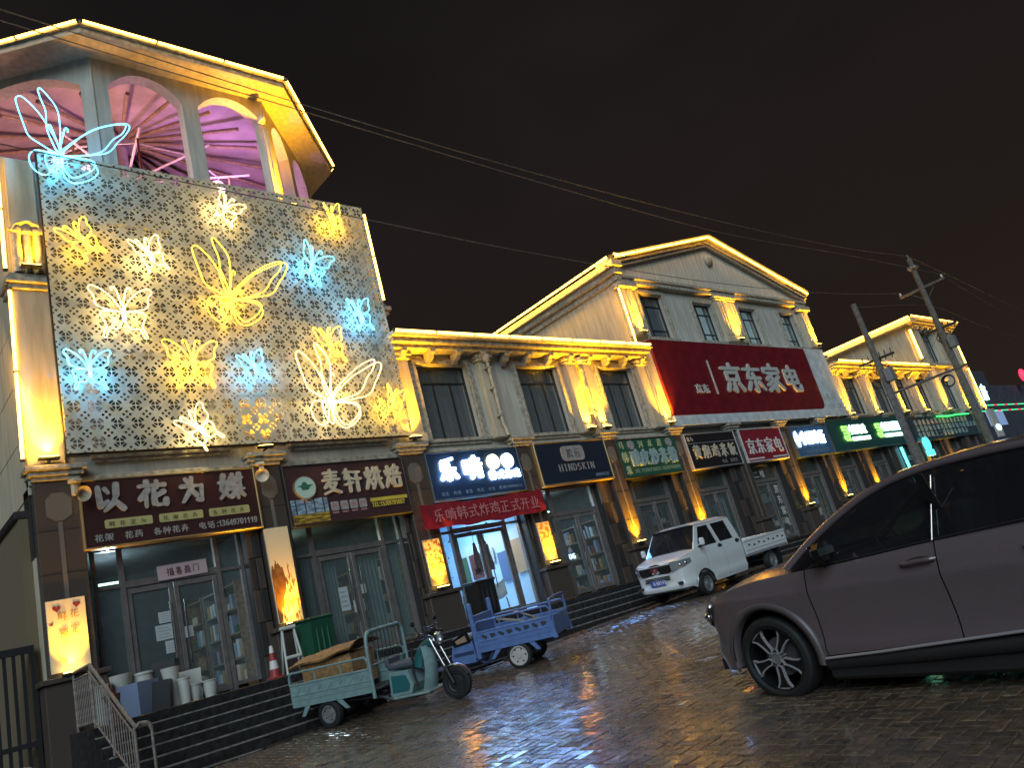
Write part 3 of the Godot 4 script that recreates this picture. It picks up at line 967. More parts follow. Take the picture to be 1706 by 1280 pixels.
	for k in 8:
		var A: Vector2 = P[k]; var B: Vector2 = P[(k + 1) % 8]
		var C: Vector2 = E[k]; var D: Vector2 = E[(k + 1) % 8]
		so.quad(Vector3(A.x, y1, A.y), Vector3(B.x, y1, B.y), Vector3(D.x, y1, D.y), Vector3(C.x, y1, C.y), Vector3(0, -1, 0))
		var o := Vector3((C.x + D.x) * 0.5 - 7.08, 0, (C.y + D.y) * 0.5 + 5.15)
		fa.quad(Vector3(C.x, y1, C.y), Vector3(D.x, y1, D.y), Vector3(D.x, y1 + 0.22, D.y), Vector3(C.x, y1 + 0.22, C.y), o)
		var C2 := C + (C - Vector2(7.08, -5.15)).normalized() * 0.08
		var D2 := D + (D - Vector2(7.08, -5.15)).normalized() * 0.08
		fa.quad(Vector3(C.x, y1 + 0.16, C.y), Vector3(D.x, y1 + 0.16, D.y), Vector3(D2.x, y1 + 0.16, D2.y), Vector3(C2.x, y1 + 0.16, C2.y), Vector3(0, -1, 0))
		fa.quad(Vector3(C2.x, y1 + 0.16, C2.y), Vector3(D2.x, y1 + 0.16, D2.y), Vector3(D2.x, y1 + 0.26, D2.y), Vector3(C2.x, y1 + 0.26, C2.y), o)
		fa.tri(Vector3(C2.x, y1 + 0.26, C2.y), Vector3(D2.x, y1 + 0.26, D2.y), Vector3(7.08, 16.4, -5.15))
	part("soffit", so, M.plaster_warm, b)
	part("roof", fa, M.trim, b)
	for k in [6, 7, 0, 1, 2]:
		var C: Vector2 = E[k]; var D: Vector2 = E[(k + 1) % 8]
		var o := Vector3((C.x + D.x) * 0.5 - 7.08, 0, (C.y + D.y) * 0.5 + 5.15).normalized()
		strip(b, Vector3(C.x, y1 + 0.22, C.y) + o * 0.11, Vector3(D.x, y1 + 0.22, D.y) + o * 0.11, o + Vector3(0, -0.6, 0), 0.03, 1.8)
	# security camera under the eave
	var sc := MB.new()
	sc.bx(-0.09, 0.09, -0.08, 0.08, -0.02, 0.05, 0.01)
	sc.lathe([Vector2(0, 0), Vector2(0.09, 0.0), Vector2(0.09, 0.08), Vector2(0, 0.16)], Transform3D(Basis(Vector3.RIGHT, PI / 2), Vector3(0, -0.02, 0.06)), 12)
	part("security_camera", sc, M.white, b, Transform3D(Basis(), Vector3(9.0, 13.7, -0.44)))
	# ceiling inside and the pink lamp that lights it
	var ce := MB.new()
	for k in 8:
		var A: Vector2 = P[k]; var B: Vector2 = P[(k + 1) % 8]
		ce.tri(Vector3(A.x, y1 - 0.02, A.y), Vector3(B.x, y1 - 0.02, B.y), Vector3(7.08, 15.9, -5.15))
	var cn := part("pavilion_ceiling", ce, M.pink_wall, b)
	var rb := MB.new()
	rb.tube(PackedVector3Array([Vector3(0.5, 0, 0), Vector3(3.9, -1.25, 0)]), 0.06, 4)
	var rm := rb.mesh()
	for k in 32:
		part("rib", rm, M.wood_pale, cn, Transform3D(Basis(Vector3.UP, TAU * k / 24.0), Vector3(7.08, 15.65, -5.15)))
	for zz in [0, 1]:
		omni(b, Vector3(5.6 + 3.2 * zz, 13.3, -3.4 + zz * 0.3), Color(1.0, 0.72, 0.62) if zz == 0 else Color(0.9, 0.62, 0.95), 5.0, 0.2)
		var lamp := MB.new()
		lamp.ball(Vector3(5.6 + 3.2 * zz, 13.3, -3.4 + zz * 0.3), Vector3.ONE * 0.22, 12, 8)
		part("pink_lamp", lamp, M.pink_glow, b)
	# corner light strips
	strip(b, Vector3(2.92, 4.64, 0.03), Vector3(2.94, 7.95, 0.03), Vector3(-0.7, -0.35, -0.6), 0.032, 38.0)
	strip(b, Vector3(2.9, 8.36, 0.03), Vector3(2.9, 10.95, 0.03), Vector3(-0.75, 0, -0.6), 0.032, 20.0)
	strip(b, Vector3(11.2, 8.36, 0.06), Vector3(11.2, 10.95, 0.06), Vector3(0.3, 0, 1))
	for k in [0, 1]:
		shop_pilaster(b, BAYS[k], 0.36 if k == 0 else 0.3)
	shop_pilaster(b, BAYS[2], 0.34)
	shopfront(b, 3.82, 6.93, 0)
	shopfront(b, 7.62, 10.6, 0)
	var hd := MB.new()
	hd.bx(3.0, 11.15, 2.97, 4.2, -0.6, -0.2)
	part("lintel", hd, M.granite_dark, b)
	return b

func build_mid() -> void:
	var b := thing("low_shop_building", "two storey cream building with three dark windows and amber cornice light", "building")
	var w := MB.new()
	var holes := [[11.85, 13.55, 4.62, 6.7], [15.4, 17.1, 4.62, 6.7], [19.0, 20.7, 4.62, 6.7]]
	wall(w, 11.2, 21.35, 4.2, 7.05, -0.2, holes, 0.3)
	w.quad(Vector3(11.2, -2, -9), Vector3(21.35, -2, -9), Vector3(21.35, 7, -9), Vector3(11.2, 7, -9), Vector3(0, 0, -1))
	w.quad(Vector3(11.2, 7.2, -9), Vector3(21.35, 7.2, -9), Vector3(21.35, 7.2, 0), Vector3(11.2, 7.2, 0), Vector3(0, 1, 0))
	part("wall", w, M.plaster, b)
	for h in holes:
		window(b, h[0], h[1], h[2], h[3], -0.2, M.dark_metal)
	for q in [[11.32, 0.22], [14.1, 0.2], [17.62, 0.2], [18.32, 0.2], [21.1, 0.2]]:
		upper_pilaster(b, q[0], q[1], 4.52, 6.95)
	var c := MB.new()
	cornice_box(c, 11.0, 21.3, 6.98, -0.1, 0.62)
	part("cornice", c, M.trim, b)
	bracket_row(b, 11.35, 21.2, 6.975, 0.885, -0.1)
	strip(b, Vector3(10.92, 7.3, 0.56), Vector3(21.25, 7.3, 0.56), Vector3(0, -0.5, 1), 0.036, 2.2)
	var sl := MB.new()
	sl.bx(11.2, 21.35, 4.2, 4.31, -0.35, -0.06, 0.01)
	part("sign_ledge", sl, M.trim, b)
	for x in [14.12, 17.95]:
		var d := MB.new()
		d.tube(PackedVector3Array([Vector3(x - 0.05, 6.95, 0.02), Vector3(x - 0.05, 6.86, 0.1), Vector3(x, 6.74, 0.12), Vector3(x, 4.9, 0.12), Vector3(x + 0.02, 4.7, 0.16), Vector3(x + 0.02, 4.55, 0.16)]), 0.055, 8)
		d.lathe([Vector2(0.06, 0), Vector2(0.12, 0.12), Vector2(0.12, 0.22), Vector2(0.0, 0.22)], Transform3D(Basis(), Vector3(x - 0.02, 6.68, 0.12)), 10)
		for y in [5.1, 5.9, 6.5]:
			d.bx(x - 0.09, x + 0.09, y, y + 0.04, 0.0, 0.17)
		part("downpipe", d, M.trim, b)
	for k in [3, 4]:
		shop_pilaster(b, BAYS[k], 0.3)
	shopfront(b, 11.35, 14.34, 1, 0.58)
	shopfront(b, 14.99, 17.95, 0, 0.12)
	shopfront(b, 18.6, 21.4, 0, 0.12)
	var hd := MB.new()
	hd.bx(11.2, 21.35, 2.97, 4.2, -0.6, -0.2)
	part("lintel", hd, M.granite_dark, b)

func build_gable() -> void:
	var b := thing("gabled_shop_building", "three storey cream building with pediment and amber lights above big red board", "building")
	var w := MB.new()
	var holes := [[22.5, 23.95, 7.95, 9.72], [25.85, 27.2, 7.95, 9.6], [29.2, 30.55, 7.95, 9.6], [32.6, 33.9, 7.95, 9.6]]
	wall(w, 21.35, 35.15, 4.2, 10.2, -0.2, holes, 0.3)
	w.prism(PackedVector2Array([Vector2(21.35, 10.2), Vector2(35.15, 10.2), Vector2(35.15, 10.5), Vector2(28.25, 12.45), Vector2(21.35, 10.65)]), -0.5, -0.2)
	w.quad(Vector3(35.15, 4.2, -0.2), Vector3(35.15, 10.2, -0.2), Vector3(35.15, 10.2, -14), Vector3(35.15, 4.2, -14), Vector3(1, 0, 0))
	w.quad(Vector3(21.35, -2, -14), Vector3(35.15, -2, -14), Vector3(35.15, 10.2, -14), Vector3(21.35, 10.2, -14), Vector3(0, 0, -1))
	part("wall", w, M.plaster, b)
	var sw := MB.new()
	sw.bx(21.33, 21.6, 4.2, 10.0, -14.0, -0.22)
	part("side_wall", sw, M.plaster_warm, b)
	var jn := MB.new()
	jn.bx(21.32, 21.34, 7.2, 9.7, -4.04, -4.0)
	part("wall_joint", jn, M.granite_dark, b)
	for k in 4:
		var h: Array = holes[k]
		window(b, h[0], h[1], h[2], h[3], -0.2, M.black, 1, true)
	for q in [[21.72, 0.34], [27.7, 0.3], [28.5, 0.3], [34.75, 0.34]]:
		upper_pilaster(b, q[0], q[1], 7.9, 9.95, 3)
	for q in [[21.72, 0.34], [35.0, 0.22]]:
		upper_pilaster(b, q[0], q[1], 4.52, 7.5, 2)
	var bd := MB.new()
	bd.bx(21.3, 35.2, 9.97, 10.13, -0.4, 0.03, 0.015)
	bd.bx(21.25, 35.25, 10.133, 10.26, -0.4, 0.09, 0.015)
	part("string_course", bd, M.trim, b)
	# raking cornice: three stepped mouldings along each slope
	for s in [0, 1]:
		var rk := MB.new()
		var A := Vector2(20.95, 10.45) if s == 0 else Vector2(35.55, 10.3)
		var B := Vector2(28.25, 12.35)
		for k in 3:
			var o := 0.13 * k
			var pl := PackedVector2Array([A + Vector2(0, o), B + Vector2(0, o), B + Vector2(0, o + 0.127), A + Vector2(0, o + 0.127)])
			rk.prism(pl, -0.4, -0.02 + 0.1 * k)
		part("raking_cornice", rk, M.trim, b)
	var rt := MB.new()
	rt.quad(Vector3(20.95, 10.84, 0.3), Vector3(28.25, 12.74, 0.3), Vector3(28.25, 12.74, -14), Vector3(20.95, 10.84, -14), Vector3(-0.3, 1, 0))
	rt.quad(Vector3(35.55, 10.7, 0.3), Vector3(28.25, 12.74, 0.3), Vector3(28.25, 12.74, -14), Vector3(35.55, 10.7, -14), Vector3(0.3, 1, 0))
	part("roof", rt, M.grey, b)
	var se := MB.new()
	for k in 3:
		se.bx(21.35 - 0.12 - 0.13 * k, 21.5, 10.0 + 0.23 * k, 10.227 + 0.23 * k, -14.0, 0.12 + 0.1 * k, 0.015)
	part("side_cornice", se, M.trim, b)
	for q in [[21.72, 0.34], [34.75, 0.34]]:
		var ks := MB.new()
		ks.bx(q[0] - 0.5, q[0] + 0.5, 9.74, 9.96, -0.2, 0.16, 0.02)
		part("pilaster_cap", ks, M.trim, b)
	var ky := MB.new()
	ky.ball(Vector3(28.25, 11.75, -0.15), Vector3(0.28, 0.3, 0.14), 14, 8)
	part("apex_boss", ky, M.trim, b)
	strip(b, Vector3(20.84, 10.76, 0.3), Vector3(20.84, 10.76, -13.5), Vector3(0.55, -1, 0), 0.036, 18.0)
	strip(b, Vector3(20.92, 10.8, 0.47), Vector3(21.6, 10.8, 0.47), Vector3(0, -0.3, 1), 0.03, 1.8)
	strip(b, Vector3(21.3, 10.86, 0.23), Vector3(28.25, 12.66, 0.23), Vector3(0, -0.6, 1), 0.034, 2.0)
	strip(b, Vector3(28.25, 12.66, 0.23), Vector3(35.5, 10.62, 0.23), Vector3(0, -0.6, 1), 0.034, 2.0)
	strip(b, Vector3(21.24, 7.55, 0.04), Vector3(21.24, 9.72, 0.04), Vector3(-0.75, 0, -0.6), 0.032, 20.0)
	for k in [5, 6, 7, 8]:
		shop_pilaster(b, BAYS[k], 0.28)
	for k in [5, 6, 7]:
		shopfront(b, BAYS[k] + 0.3, BAYS[k + 1] - 0.3, 0, 0.12)
	shopfront(b, 32.5, 35.2, 0, 0.12)
	var hd := MB.new()
	hd.bx(21.35, 35.15, 2.97, 4.5, -0.6, -0.2)
	part("lintel", hd, M.granite_dark, b)

func build_right() -> void:
	var b := thing("far_low_shop_building", "low cream shop building with amber cornice beyond the gabled one", "building")
	var w := MB.new()
	var holes := [[36.3, 37.9, 4.6, 6.5], [39.4, 41.2, 4.6, 6.5], [42.3, 43.9, 4.6, 6.5], [45.2, 46.6, 4.6, 6.5]]
	wall(w, 35.2, 47.2, 4.2, 6.9, -0.2, holes, 0.3)
	w.quad(Vector3(35.2, 6.9, -9), Vector3(47.2, 6.9, -9), Vector3(47.2, 6.9, 0), Vector3(35.2, 6.9, 0), Vector3(0, 1, 0))
	w.quad(Vector3(35.2, -2, -9), Vector3(47.2, -2, -9), Vector3(47.2, 6.9, -9), Vector3(35.2, 6.9, -9), Vector3(0, 0, -1))
	part("wall", w, M.plaster, b)
	for h in holes:
		window(b, h[0], h[1], h[2], h[3], -0.2, M.dark_metal)
	for x in [35.6, 38.5, 41.8, 44.6]:
		upper_pilaster(b, x, 0.24, 4.45, 6.75, 2)
	var c := MB.new()
	cornice_box(c, 35.1, 46.9, 6.72, -0.1, 0.62)
	part("cornice", c, M.trim, b)
	bracket_row(b, 35.5, 46.5, 6.715, 1.1, -0.1)
	strip(b, Vector3(35.0, 7.03, 0.56), Vector3(46.2, 7.03, 0.56), Vector3(0, -0.5, 1), 0.04, 2.2)
	for k in [9, 10, 11, 12]:
		shop_pilaster(b, BAYS[k], 0.28)
	for k in [9, 10, 11]:
		shopfront(b, BAYS[k] + 0.3, BAYS[k + 1] - 0.3, 0, 0.12)
	var hd := MB.new()
	hd.bx(35.2, 47.2, 2.97, 4.3, -0.6, -0.2)
	part("lintel", hd, M.granite_dark, b)
	# end tower
	var e := thing("end_tower_building", "tall amber lit building at the far end of the row", "building")
	w = MB.new()
	holes = [[49.4, 50.9, 4.6, 6.4], [52.2, 53.4, 4.6, 6.4], [49.4, 50.9, 7.5, 9.5], [52.0, 53.3, 7.5, 9.5]]
	wall(w, 47.2, 54.2, 3.0, 9.9, -0.2, holes, 0.3)
	w.quad(Vector3(54.2, -2, -0.2), Vector3(54.2, 9.9, -0.2), Vector3(54.2, 9.9, -14), Vector3(54.2, -2, -14), Vector3(1, 0, 0))
	w.quad(Vector3(47.2, -2, -14), Vector3(54.2, -2, -14), Vector3(54.2, 9.9, -14), Vector3(47.2, 9.9, -14), Vector3(0, 0, -1))
	part("wall", w, M.plaster, e)
	var sw := MB.new()
	sw.bx(47.18, 47.4, 3.0, 9.9, -14.0, -0.22)
	part("side_wall", sw, M.plaster_warm, e)
	for h in holes:
		window(e, h[0], h[1], h[2], h[3], -0.2, M.dark_metal, 0, false)
	for x in [47.6, 48.4, 51.4, 53.9]:
		upper_pilaster(e, x, 0.24, 4.4, 7.2, 3)
		upper_pilaster(e, x, 0.22, 7.4, 9.7, 2)
	c = MB.new()
	cornice_box(c, 47.1, 54.4, 9.72, -0.1, 0.6)
	c.bx(46.7, 47.3, 9.74, 10.06, -14.0, 0.48, 0.02)
	c.bx(47.1, 54.3, 7.2, 7.4, -0.3, 0.12, 0.02)
	part("cornice", c, M.trim, e)
	bracket_row(e, 47.6, 54.2, 9.71, 0.8, -0.1)
	var rf := MB.new()
	rf.quad(Vector3(46.7, 10.07, 0.5), Vector3(54.5, 10.07, 0.5), Vector3(54.5, 10.07, -14), Vector3(46.7, 10.07, -14), Vector3(0, 1, 0))
	part("roof", rf, M.grey, e)
	strip(e, Vector3(46.6, 10.06, 0.5), Vector3(46.6, 10.06, -13.8), Vector3(0.55, -1, 0), 0.042, 20.0)
	strip(e, Vector3(46.7, 10.1, 0.54), Vector3(54.5, 10.1, 0.54), Vector3(0, -0.4, 1), 0.04, 2.0)
	strip(e, Vector3(47.2, 7.6, 0.06), Vector3(47.2, 9.45, 0.06), Vector3(-0.75, 0, -0.6), 0.06, 5.0)
	strip(e, Vector3(54.25, 4.4, 0.08), Vector3(54.25, 7.15, 0.08), Vector3(0, 0, 1), 0.045, 1.8)
	strip(e, Vector3(54.25, 7.45, 0.08), Vector3(54.25, 9.3, 0.08), Vector3(0, 0, 1), 0.045, 1.8)
	for k in [13, 14]:
		shop_pilaster(e, BAYS[k], 0.28)
	shopfront(e, 46.0, 48.8, 0, 0.12)
	shopfront(e, 49.4, 52.2, 0, 0.12)
	hd = MB.new()
	hd.bx(47.2, 54.2, 2.97, 4.3, -0.6, -0.21)
	part("lintel", hd, M.granite_dark, e)

# ---------------------------------------------------------------- signs
func board(called: String, label: String, x0: float, x1: float, y0: float, y1: float, z: float, m: Material, fm: Material, fw := 0.05, group := "") -> Node3D:
	var t := thing(called, label, "sign", Vector3(x0, y0, z), 0.0, group)
	var w := x1 - x0
	var h := y1 - y0
	var b := MB.new()
	b.bx(fw, w - fw, fw, h - fw, -0.16, 0.0)
	part("board", b, m, t)
	var f := MB.new()
	f.bx(0, fw, 0, h, -0.17, 0.025, 0.008)
	f.bx(w - fw, w, 0, h, -0.17, 0.025, 0.008)
	f.bx(fw, w - fw, 0, fw, -0.17, 0.025, 0.008)
	f.bx(fw, w - fw, h - fw, h, -0.17, 0.025, 0.008)
	part("frame", f, fm, t)
	return t

func disc(r: float, z0: float, z1: float, seg := 24) -> MB:
	var p := PackedVector2Array()
	for i in seg:
		p.append(Vector2(cos(TAU * i / seg), sin(TAU * i / seg)) * r)
	var mb := MB.new()
	mb.prism(p, z0, z1)
	return mb

func round_rect(x0: float, x1: float, y0: float, y1: float, r: float, corners := [1, 1, 1, 1]) -> PackedVector2Array:
	var p := PackedVector2Array()
	var cs := [Vector2(x1 - r, y1 - r), Vector2(x0 + r, y1 - r), Vector2(x0 + r, y0 + r), Vector2(x1 - r, y0 + r)]
	var raw := [Vector2(x1, y1), Vector2(x0, y1), Vector2(x0, y0), Vector2(x1, y0)]
	for k in 4:
		if corners[k] == 0:
			p.append(raw[k])
			continue
		for i in 5:
			var a := PI / 2 * (k + i / 4.0)
			p.append(cs[k] + Vector2(cos(a), sin(a)) * r)
	return p

func build_signs() -> void:
	# flower shop
	var t := board("shop_sign", "dark maroon shop sign with four brush characters and a phone number, leftmost", 3.72, 6.98, 2.93, 4.2, 0.06, M.maroon, M.brass, 0.035)
	row(t, "以花为媒", 0.2, 0.63, 0.55, 0.55, 0.75, 0.0, 0.17, 0.035, M.letter_grey, true, 1.0)
	for k in 3:
		var pl := MB.new()
		pl.prism(round_rect(0.36 + k * 0.93, 1.17 + k * 0.93, 0.34, 0.5, 0.03), 0.0, 0.014)
		part("plate", pl, M.plate_yellow, t)
		row(t, ["鲜花定与", "花架花卉", "各种花卉"][k], 0.42 + k * 0.93, 0.365, 0.1, 0.1, 0.18, 0.016, 0.12, 0.002, M.olive, false)
	row(t, "花架 花药 各种花卉 电话", 0.17, 0.115, 0.145, 0.145, 0.165, 0.0, 0.12, 0.008, M.letter_grey, false)
	latin(t, ":13649701119", 2.33, 0.12, 0.12, 0.0, M.letter_grey, true, 0.78)
	# bakery
	t = board("shop_sign", "dark brown bakery sign with round green badge and yellow phone panel", 7.58, 10.64, 2.83, 4.17, 0.06, M.umber, M.dark_metal, 0.03)
	row(t, "麦轩烘焙", 0.86, 0.62, 0.45, 0.56, 0.535, 0.0, 0.13, 0.05, M.letter_cream, true)
	part("badge", disc(0.255, 0.0, 0.05, 28), M.brass, t, Transform3D(Basis(), Vector3(0.44, 0.82, 0)))
	part("badge_face", disc(0.235, 0.0, 0.056, 28), M.mint, t, Transform3D(Basis(), Vector3(0.44, 0.82, 0)))
	var em := MB.new()
	em.prism(PackedVector2Array([Vector2(-0.2, 0.03), Vector2(-0.1, 0.0), Vector2(-0.08, -0.06), Vector2(0.06, -0.06), Vector2(0.1, 0.0), Vector2(0.2, 0.05), Vector2(0.06, 0.045), Vector2(0.02, 0.11), Vector2(-0.05, 0.11), Vector2(-0.08, 0.045)]), 0.0, 0.006)
	part("badge_mark", em, M.green_paint, t, Transform3D(Basis(), Vector3(0.44, 0.83, 0.057)))
	var q := MB.new()
	quad_uv(q, 0.06, 0.92, 0.06, 0.58, 0.004)
	part("printed_scene", q, M.bakery_print, t)
	for k in 4:
		var ic := MB.new()
		ic.prism(round_rect(0.98 + k * 0.235, 1.17 + k * 0.235, 0.26, 0.46, 0.03), 0.0, 0.01)
		part("icon_tile", ic, M.letter_grey, t)
		var im := MB.new()
		im.prism(round_rect(1.02 + k * 0.235, 1.13 + k * 0.235, 0.33 + 0.02 * (k % 2), 0.4, 0.02), 0.01, 0.013)
		im.bx(1.0 + k * 0.235, 1.15 + k * 0.235, 0.2, 0.235, 0.0, 0.004)
		part("icon_mark", im, M.pink_print, t)
	var yp := MB.new()
	yp.bx(1.98, 2.98, 0.2, 0.45, 0.0, 0.006)
	part("phone_panel", yp, M.umber_dark, t)
	var yb := MB.new()
	yb.bx(1.98, 2.98, 0.36, 0.44, 0.006, 0.009)
	part("phone_band", yb, M.yellow_print, t)
	latin(t, "TEL:15309701087", 2.0, 0.225, 0.11, 0.007, M.yellow_print, true, 0.72, 0.006)
	# fried chicken shop, lit
	t = board("shop_sign", "navy shop sign with glowing white characters and two glowing round discs", 11.32, 14.38, 3.0, 4.22, 0.06, M.navy, M.navy_frame, 0.03)
	row(t, "乐啃", 0.3, 0.45, 0.6, 0.62, 0.78, 0.0, 0.15, 0.06, M.lit_white, true)
	for k in 2:
		part("round_lamp", disc(0.2, 0.0, 0.07, 24), [M.lit_cream, M.lit_aqua][k], t, Transform3D(Basis(), Vector3(2.1 + k * 0.5, 0.85, 0)))
	row(t, "韩式炸鸡", 1.88, 0.38, 0.21, 0.24, 0.28, 0.0, 0.15, 0.05, M.lit_white, true)
	row(t, "鸡花 炸鸡 米饭 鸡花 水饭 炸鸡", 0.24, 0.1, 0.1, 0.11, 0.125, 0.0, 0.1, 0.002, M.pale_blue, false)
	latin(t, "13099766122", 2.35, 0.12, 0.07, 0.0, M.pale_blue, false, 1.0, 0.003)
	area(t, Vector3(0.75, 0.78, 0.075), Vector3(0, -0.25, 1), Vector3.RIGHT, 1.3, 0.5, Color(0.38, 0.62, 1.0), 12.0)
	area(t, Vector3(2.4, 0.75, 0.08), Vector3(0, -0.25, 1), Vector3.RIGHT, 0.9, 0.5, Color(0.38, 0.62, 1.0), 12.0)
	# skin care shop
	t = board("shop_sign", "dark blue black sign with grey rounded badge above thin latin letters", 15.02, 18.02, 3.02, 4.28, 0.06, M.ink, M.brass, 0.05)
	var rb := MB.new()
	rb.prism(round_rect(1.02, 1.95, 0.66, 1.1, 0.12), 0.0, 0.03)
	part("badge", rb, M.letter_grey, t)
	row(t, "肌后", 1.2, 0.74, 0.24, 0.28, 0.32, 0.031, 0.07, 0.003, M.ink, false)
	for k in 8:
		latin(t, "HINDSKIN"[k], 0.86 + k * 0.19, 0.36, 0.21, 0.0, M.letter_grey, false, 0.9, 0.015, true)
	latin(t, "18909761222", 2.2, 0.13, 0.09, 0.0, M.pale_blue, false, 0.8, 0.004)
	# noodle shop
	t = board("shop_sign", "green noodle shop sign with two round discs and pale raised characters", 18.5, 21.52, 2.95, 4.2, 0.06, M.green_board, M.dark_metal, 0.03)
	row(t, "马 河水道", 0.12, 0.92, 0.22, 0.26, 0.48, 0.0, 0.12, 0.02, M.letter_sage, true)
	for k in 2:
		part("disc", disc(0.15, 0.0, 0.03, 20), M.letter_grey, t, Transform3D(Basis(), Vector3(0.7 + k * 1.96, 1.04, 0)))
	row(t, "酿皮炒米粉", 0.52, 0.34, 0.4, 0.54, 0.485, 0.0, 0.14, 0.05, M.letter_teal, true)
	row(t, "韩", 0.14, 0.5, 0.26, 0.34, 0.3, 0.0, 0.12, 0.02, M.letter_sage, false)
	row(t, "米", 0.14, 0.1, 0.26, 0.3, 0.3, 0.0, 0.12, 0.02, M.letter_sage, false)
	latin(t, "TEL 15309736655 18209768890", 0.55, 0.14, 0.12, 0.0, M.letter_sage, false, 1.0, 0.004)
	# braised chicken shop
	t = board("shop_sign", "black shop sign in thin silver frame with five brush characters", 22.1, 25.2, 2.95, 4.22, 0.06, M.black_board, M.silver, 0.045)
	row(t, "黄焖鸡米饭", 0.28, 0.34, 0.42, 0.5, 0.54, 0.0, 0.12, 0.03, M.letter_cream, true, 0.8)
	row(t, "米与", 0.12, 0.98, 0.16, 0.18, 0.2, 0.0, 0.13, 0.01, M.letter_cream, false)
	var ln := MB.new()
	ln.bx(0.045, 3.05, 0.9, 0.925, 0.0, 0.01)
	part("rule", ln, M.silver, t)
	row(t, "电话 各种花", 1.8, 0.12, 0.14, 0.15, 0.17, 0.0, 0.1, 0.004, M.letter_grey, false)
	# appliance shop
	t = board("shop_sign", "small red appliance shop sign in white frame above a dark doorway", 25.55, 28.55, 2.95, 4.25, 0.06, M.red_board, M.white, 0.045)
	row(t, "京东家电", 0.24, 0.28, 0.58, 0.62, 0.65, 0.0, 0.1, 0.03, M.letter_white, true)
	var rr := MB.new()
	rr.bx(0.1, 1.2, 0.1, 0.16, 0.0, 0.008)
	rr.bx(1.85, 2.9, 0.1, 0.16, 0.0, 0.008)
	part("rule", rr, M.letter_white, t)
	# big appliance board
	t = thing("billboard", "big red and white board with white characters under the pediment windows", "billboard", Vector3(21.9, 4.52, 0.12))
	var wb := MB.new()
	wb.bx(0, 13.0, 0, 3.22, -0.25, 0.0)
	part("white_board", wb, M.board_white, t)
	var rp := MB.new()
	rp.prism(round_rect(0.0, 11.15, 0.36, 3.2, 0.35, [0, 0, 0, 1]), 0.0, 0.012)
	part("red_panel", rp, M.red_panel, t)
	var sd := MB.new()
	sd.bx(-0.02, 0.0, 0.36, 3.2, -0.25, 0.012)
	part("side_face", sd, M.red_panel, t)
	row(t, "京东家电", 3.72, 1.12, 1.42, 1.24, 1.52, 0.012, 0.14, 0.06, M.letter_board, true)
	row(t, "京东", 1.75, 1.14, 0.42, 0.36, 0.45, 0.012, 0.14, 0.03, M.letter_board, true)
	var dv := MB.new()
	dv.bx(3.06, 3.14, 1.1, 2.45, 0.012, 0.04)
	part("divider", dv, M.letter_board, t)
	row(t, "电话", 11.6, 0.75, 0.34, 0.34, 0.42, 0.0, 0.08, 0.004, M.grey_print, false)
	latin(t, "0976-8511228", 11.4, 0.36, 0.2, 0.0, M.grey_print, false, 0.75, 0.004)
	# clinic, lit
	t = board("shop_sign", "blue clinic sign with glowing white characters and glowing white drop", 29.35, 32.42, 2.9, 4.2, 0.06, M.clinic_blue, M.navy_frame, 0.03)
	var dm := MB.new()
	dm.prism(PackedVector2Array([Vector2(0.1, 0.75), Vector2(0.28, 1.08), Vector2(0.46, 0.72), Vector2(0.3, 0.42)]), 0.0, 0.05)
	part("lit_drop", dm, M.lit_white, t)
	row(t, "中医诊所", 0.6, 0.5, 0.44, 0.56, 0.52, 0.0, 0.13, 0.05, M.lit_white, true)
	row(t, "中医各种诊所水药", 0.7, 0.1, 0.16, 0.18, 0.25, 0.0, 0.1, 0.004, M.pale_blue, false)
	area(t, Vector3(1.4, 0.78, 0.07), Vector3(0, -0.25, 1), Vector3.RIGHT, 2.4, 0.5, Color(0.6, 0.8, 1.0), 2.5)
	# post office, lit
	t = board("shop_sign", "long dark green sign with two glowing green emblems and white characters", 32.5, 41.3, 2.9, 4.4, 0.06, M.post_green, M.navy_frame, 0.05)
	for k in 2:
		var ox: float = [1.35, 4.85][k]
		var gm := MB.new()
		# emblem of stacked bars, like an ear of grain leaning on a stem
		for i in 5:
			var yy := 1.05 - 0.15 * i
			var sh: float = [0.0, 0.0, 0.06, -0.02, 0.12][i]
			gm.bx(ox + sh, ox + 0.5 + sh, yy, yy + 0.09, 0.0, 0.05)
			if i in [0, 3]:
				gm.bx(ox + sh + 0.02, ox + sh + 0.1, yy - 0.07, yy - 0.002, 0.0, 0.05)
			if i in [1, 2, 3]:
				gm.bx(ox + sh + 0.4, ox + sh + 0.48, yy - 0.07, yy - 0.002, 0.0, 0.05)
		part("lit_emblem", gm, M.lit_green, t)
		row(t, ["中国邮政", "中国邮储银行"][k], ox + 0.62, 0.72, 0.42, 0.46, 0.44 if k == 0 else 0.42, 0.0, 0.13, 0.05, M.lit_post, true)
		latin(t, ["CHINA POST", "CHINA POST BANK"][k], ox + 0.68, 0.42, 0.17, 0.0, M.lit_post, true, 1.35 if k == 0 else 1.15, 0.05)
	area(t, Vector3(4.4, 0.8, 0.075), Vector3(0, -0.25, 1), Vector3.RIGHT, 6.5, 0.6, Color(0.4, 1.0, 0.75), 1.2)
	# dotted board at the far end
	t = board("shop_sign", "dark far sign with rows of pale raised marks and green tube light on top", 41.6, 51.2, 2.9, 4.15, 0.06, M.far_board, M.navy_frame, 0.05)
	for j in 3:
		row(t, ["各种花卉水药诊所开业正定福喜", "米粉炒饭各种鸡黄焖水饭马皮酿京东", "中医国政上二楼食府各种花卉"][j], 0.5, 0.85 - j * 0.33, 0.34, 0.3, 0.58, 0.0, 0.12, 0.03, M.letter_teal if j else M.letter_cream, false)
	var gs := MB.new()
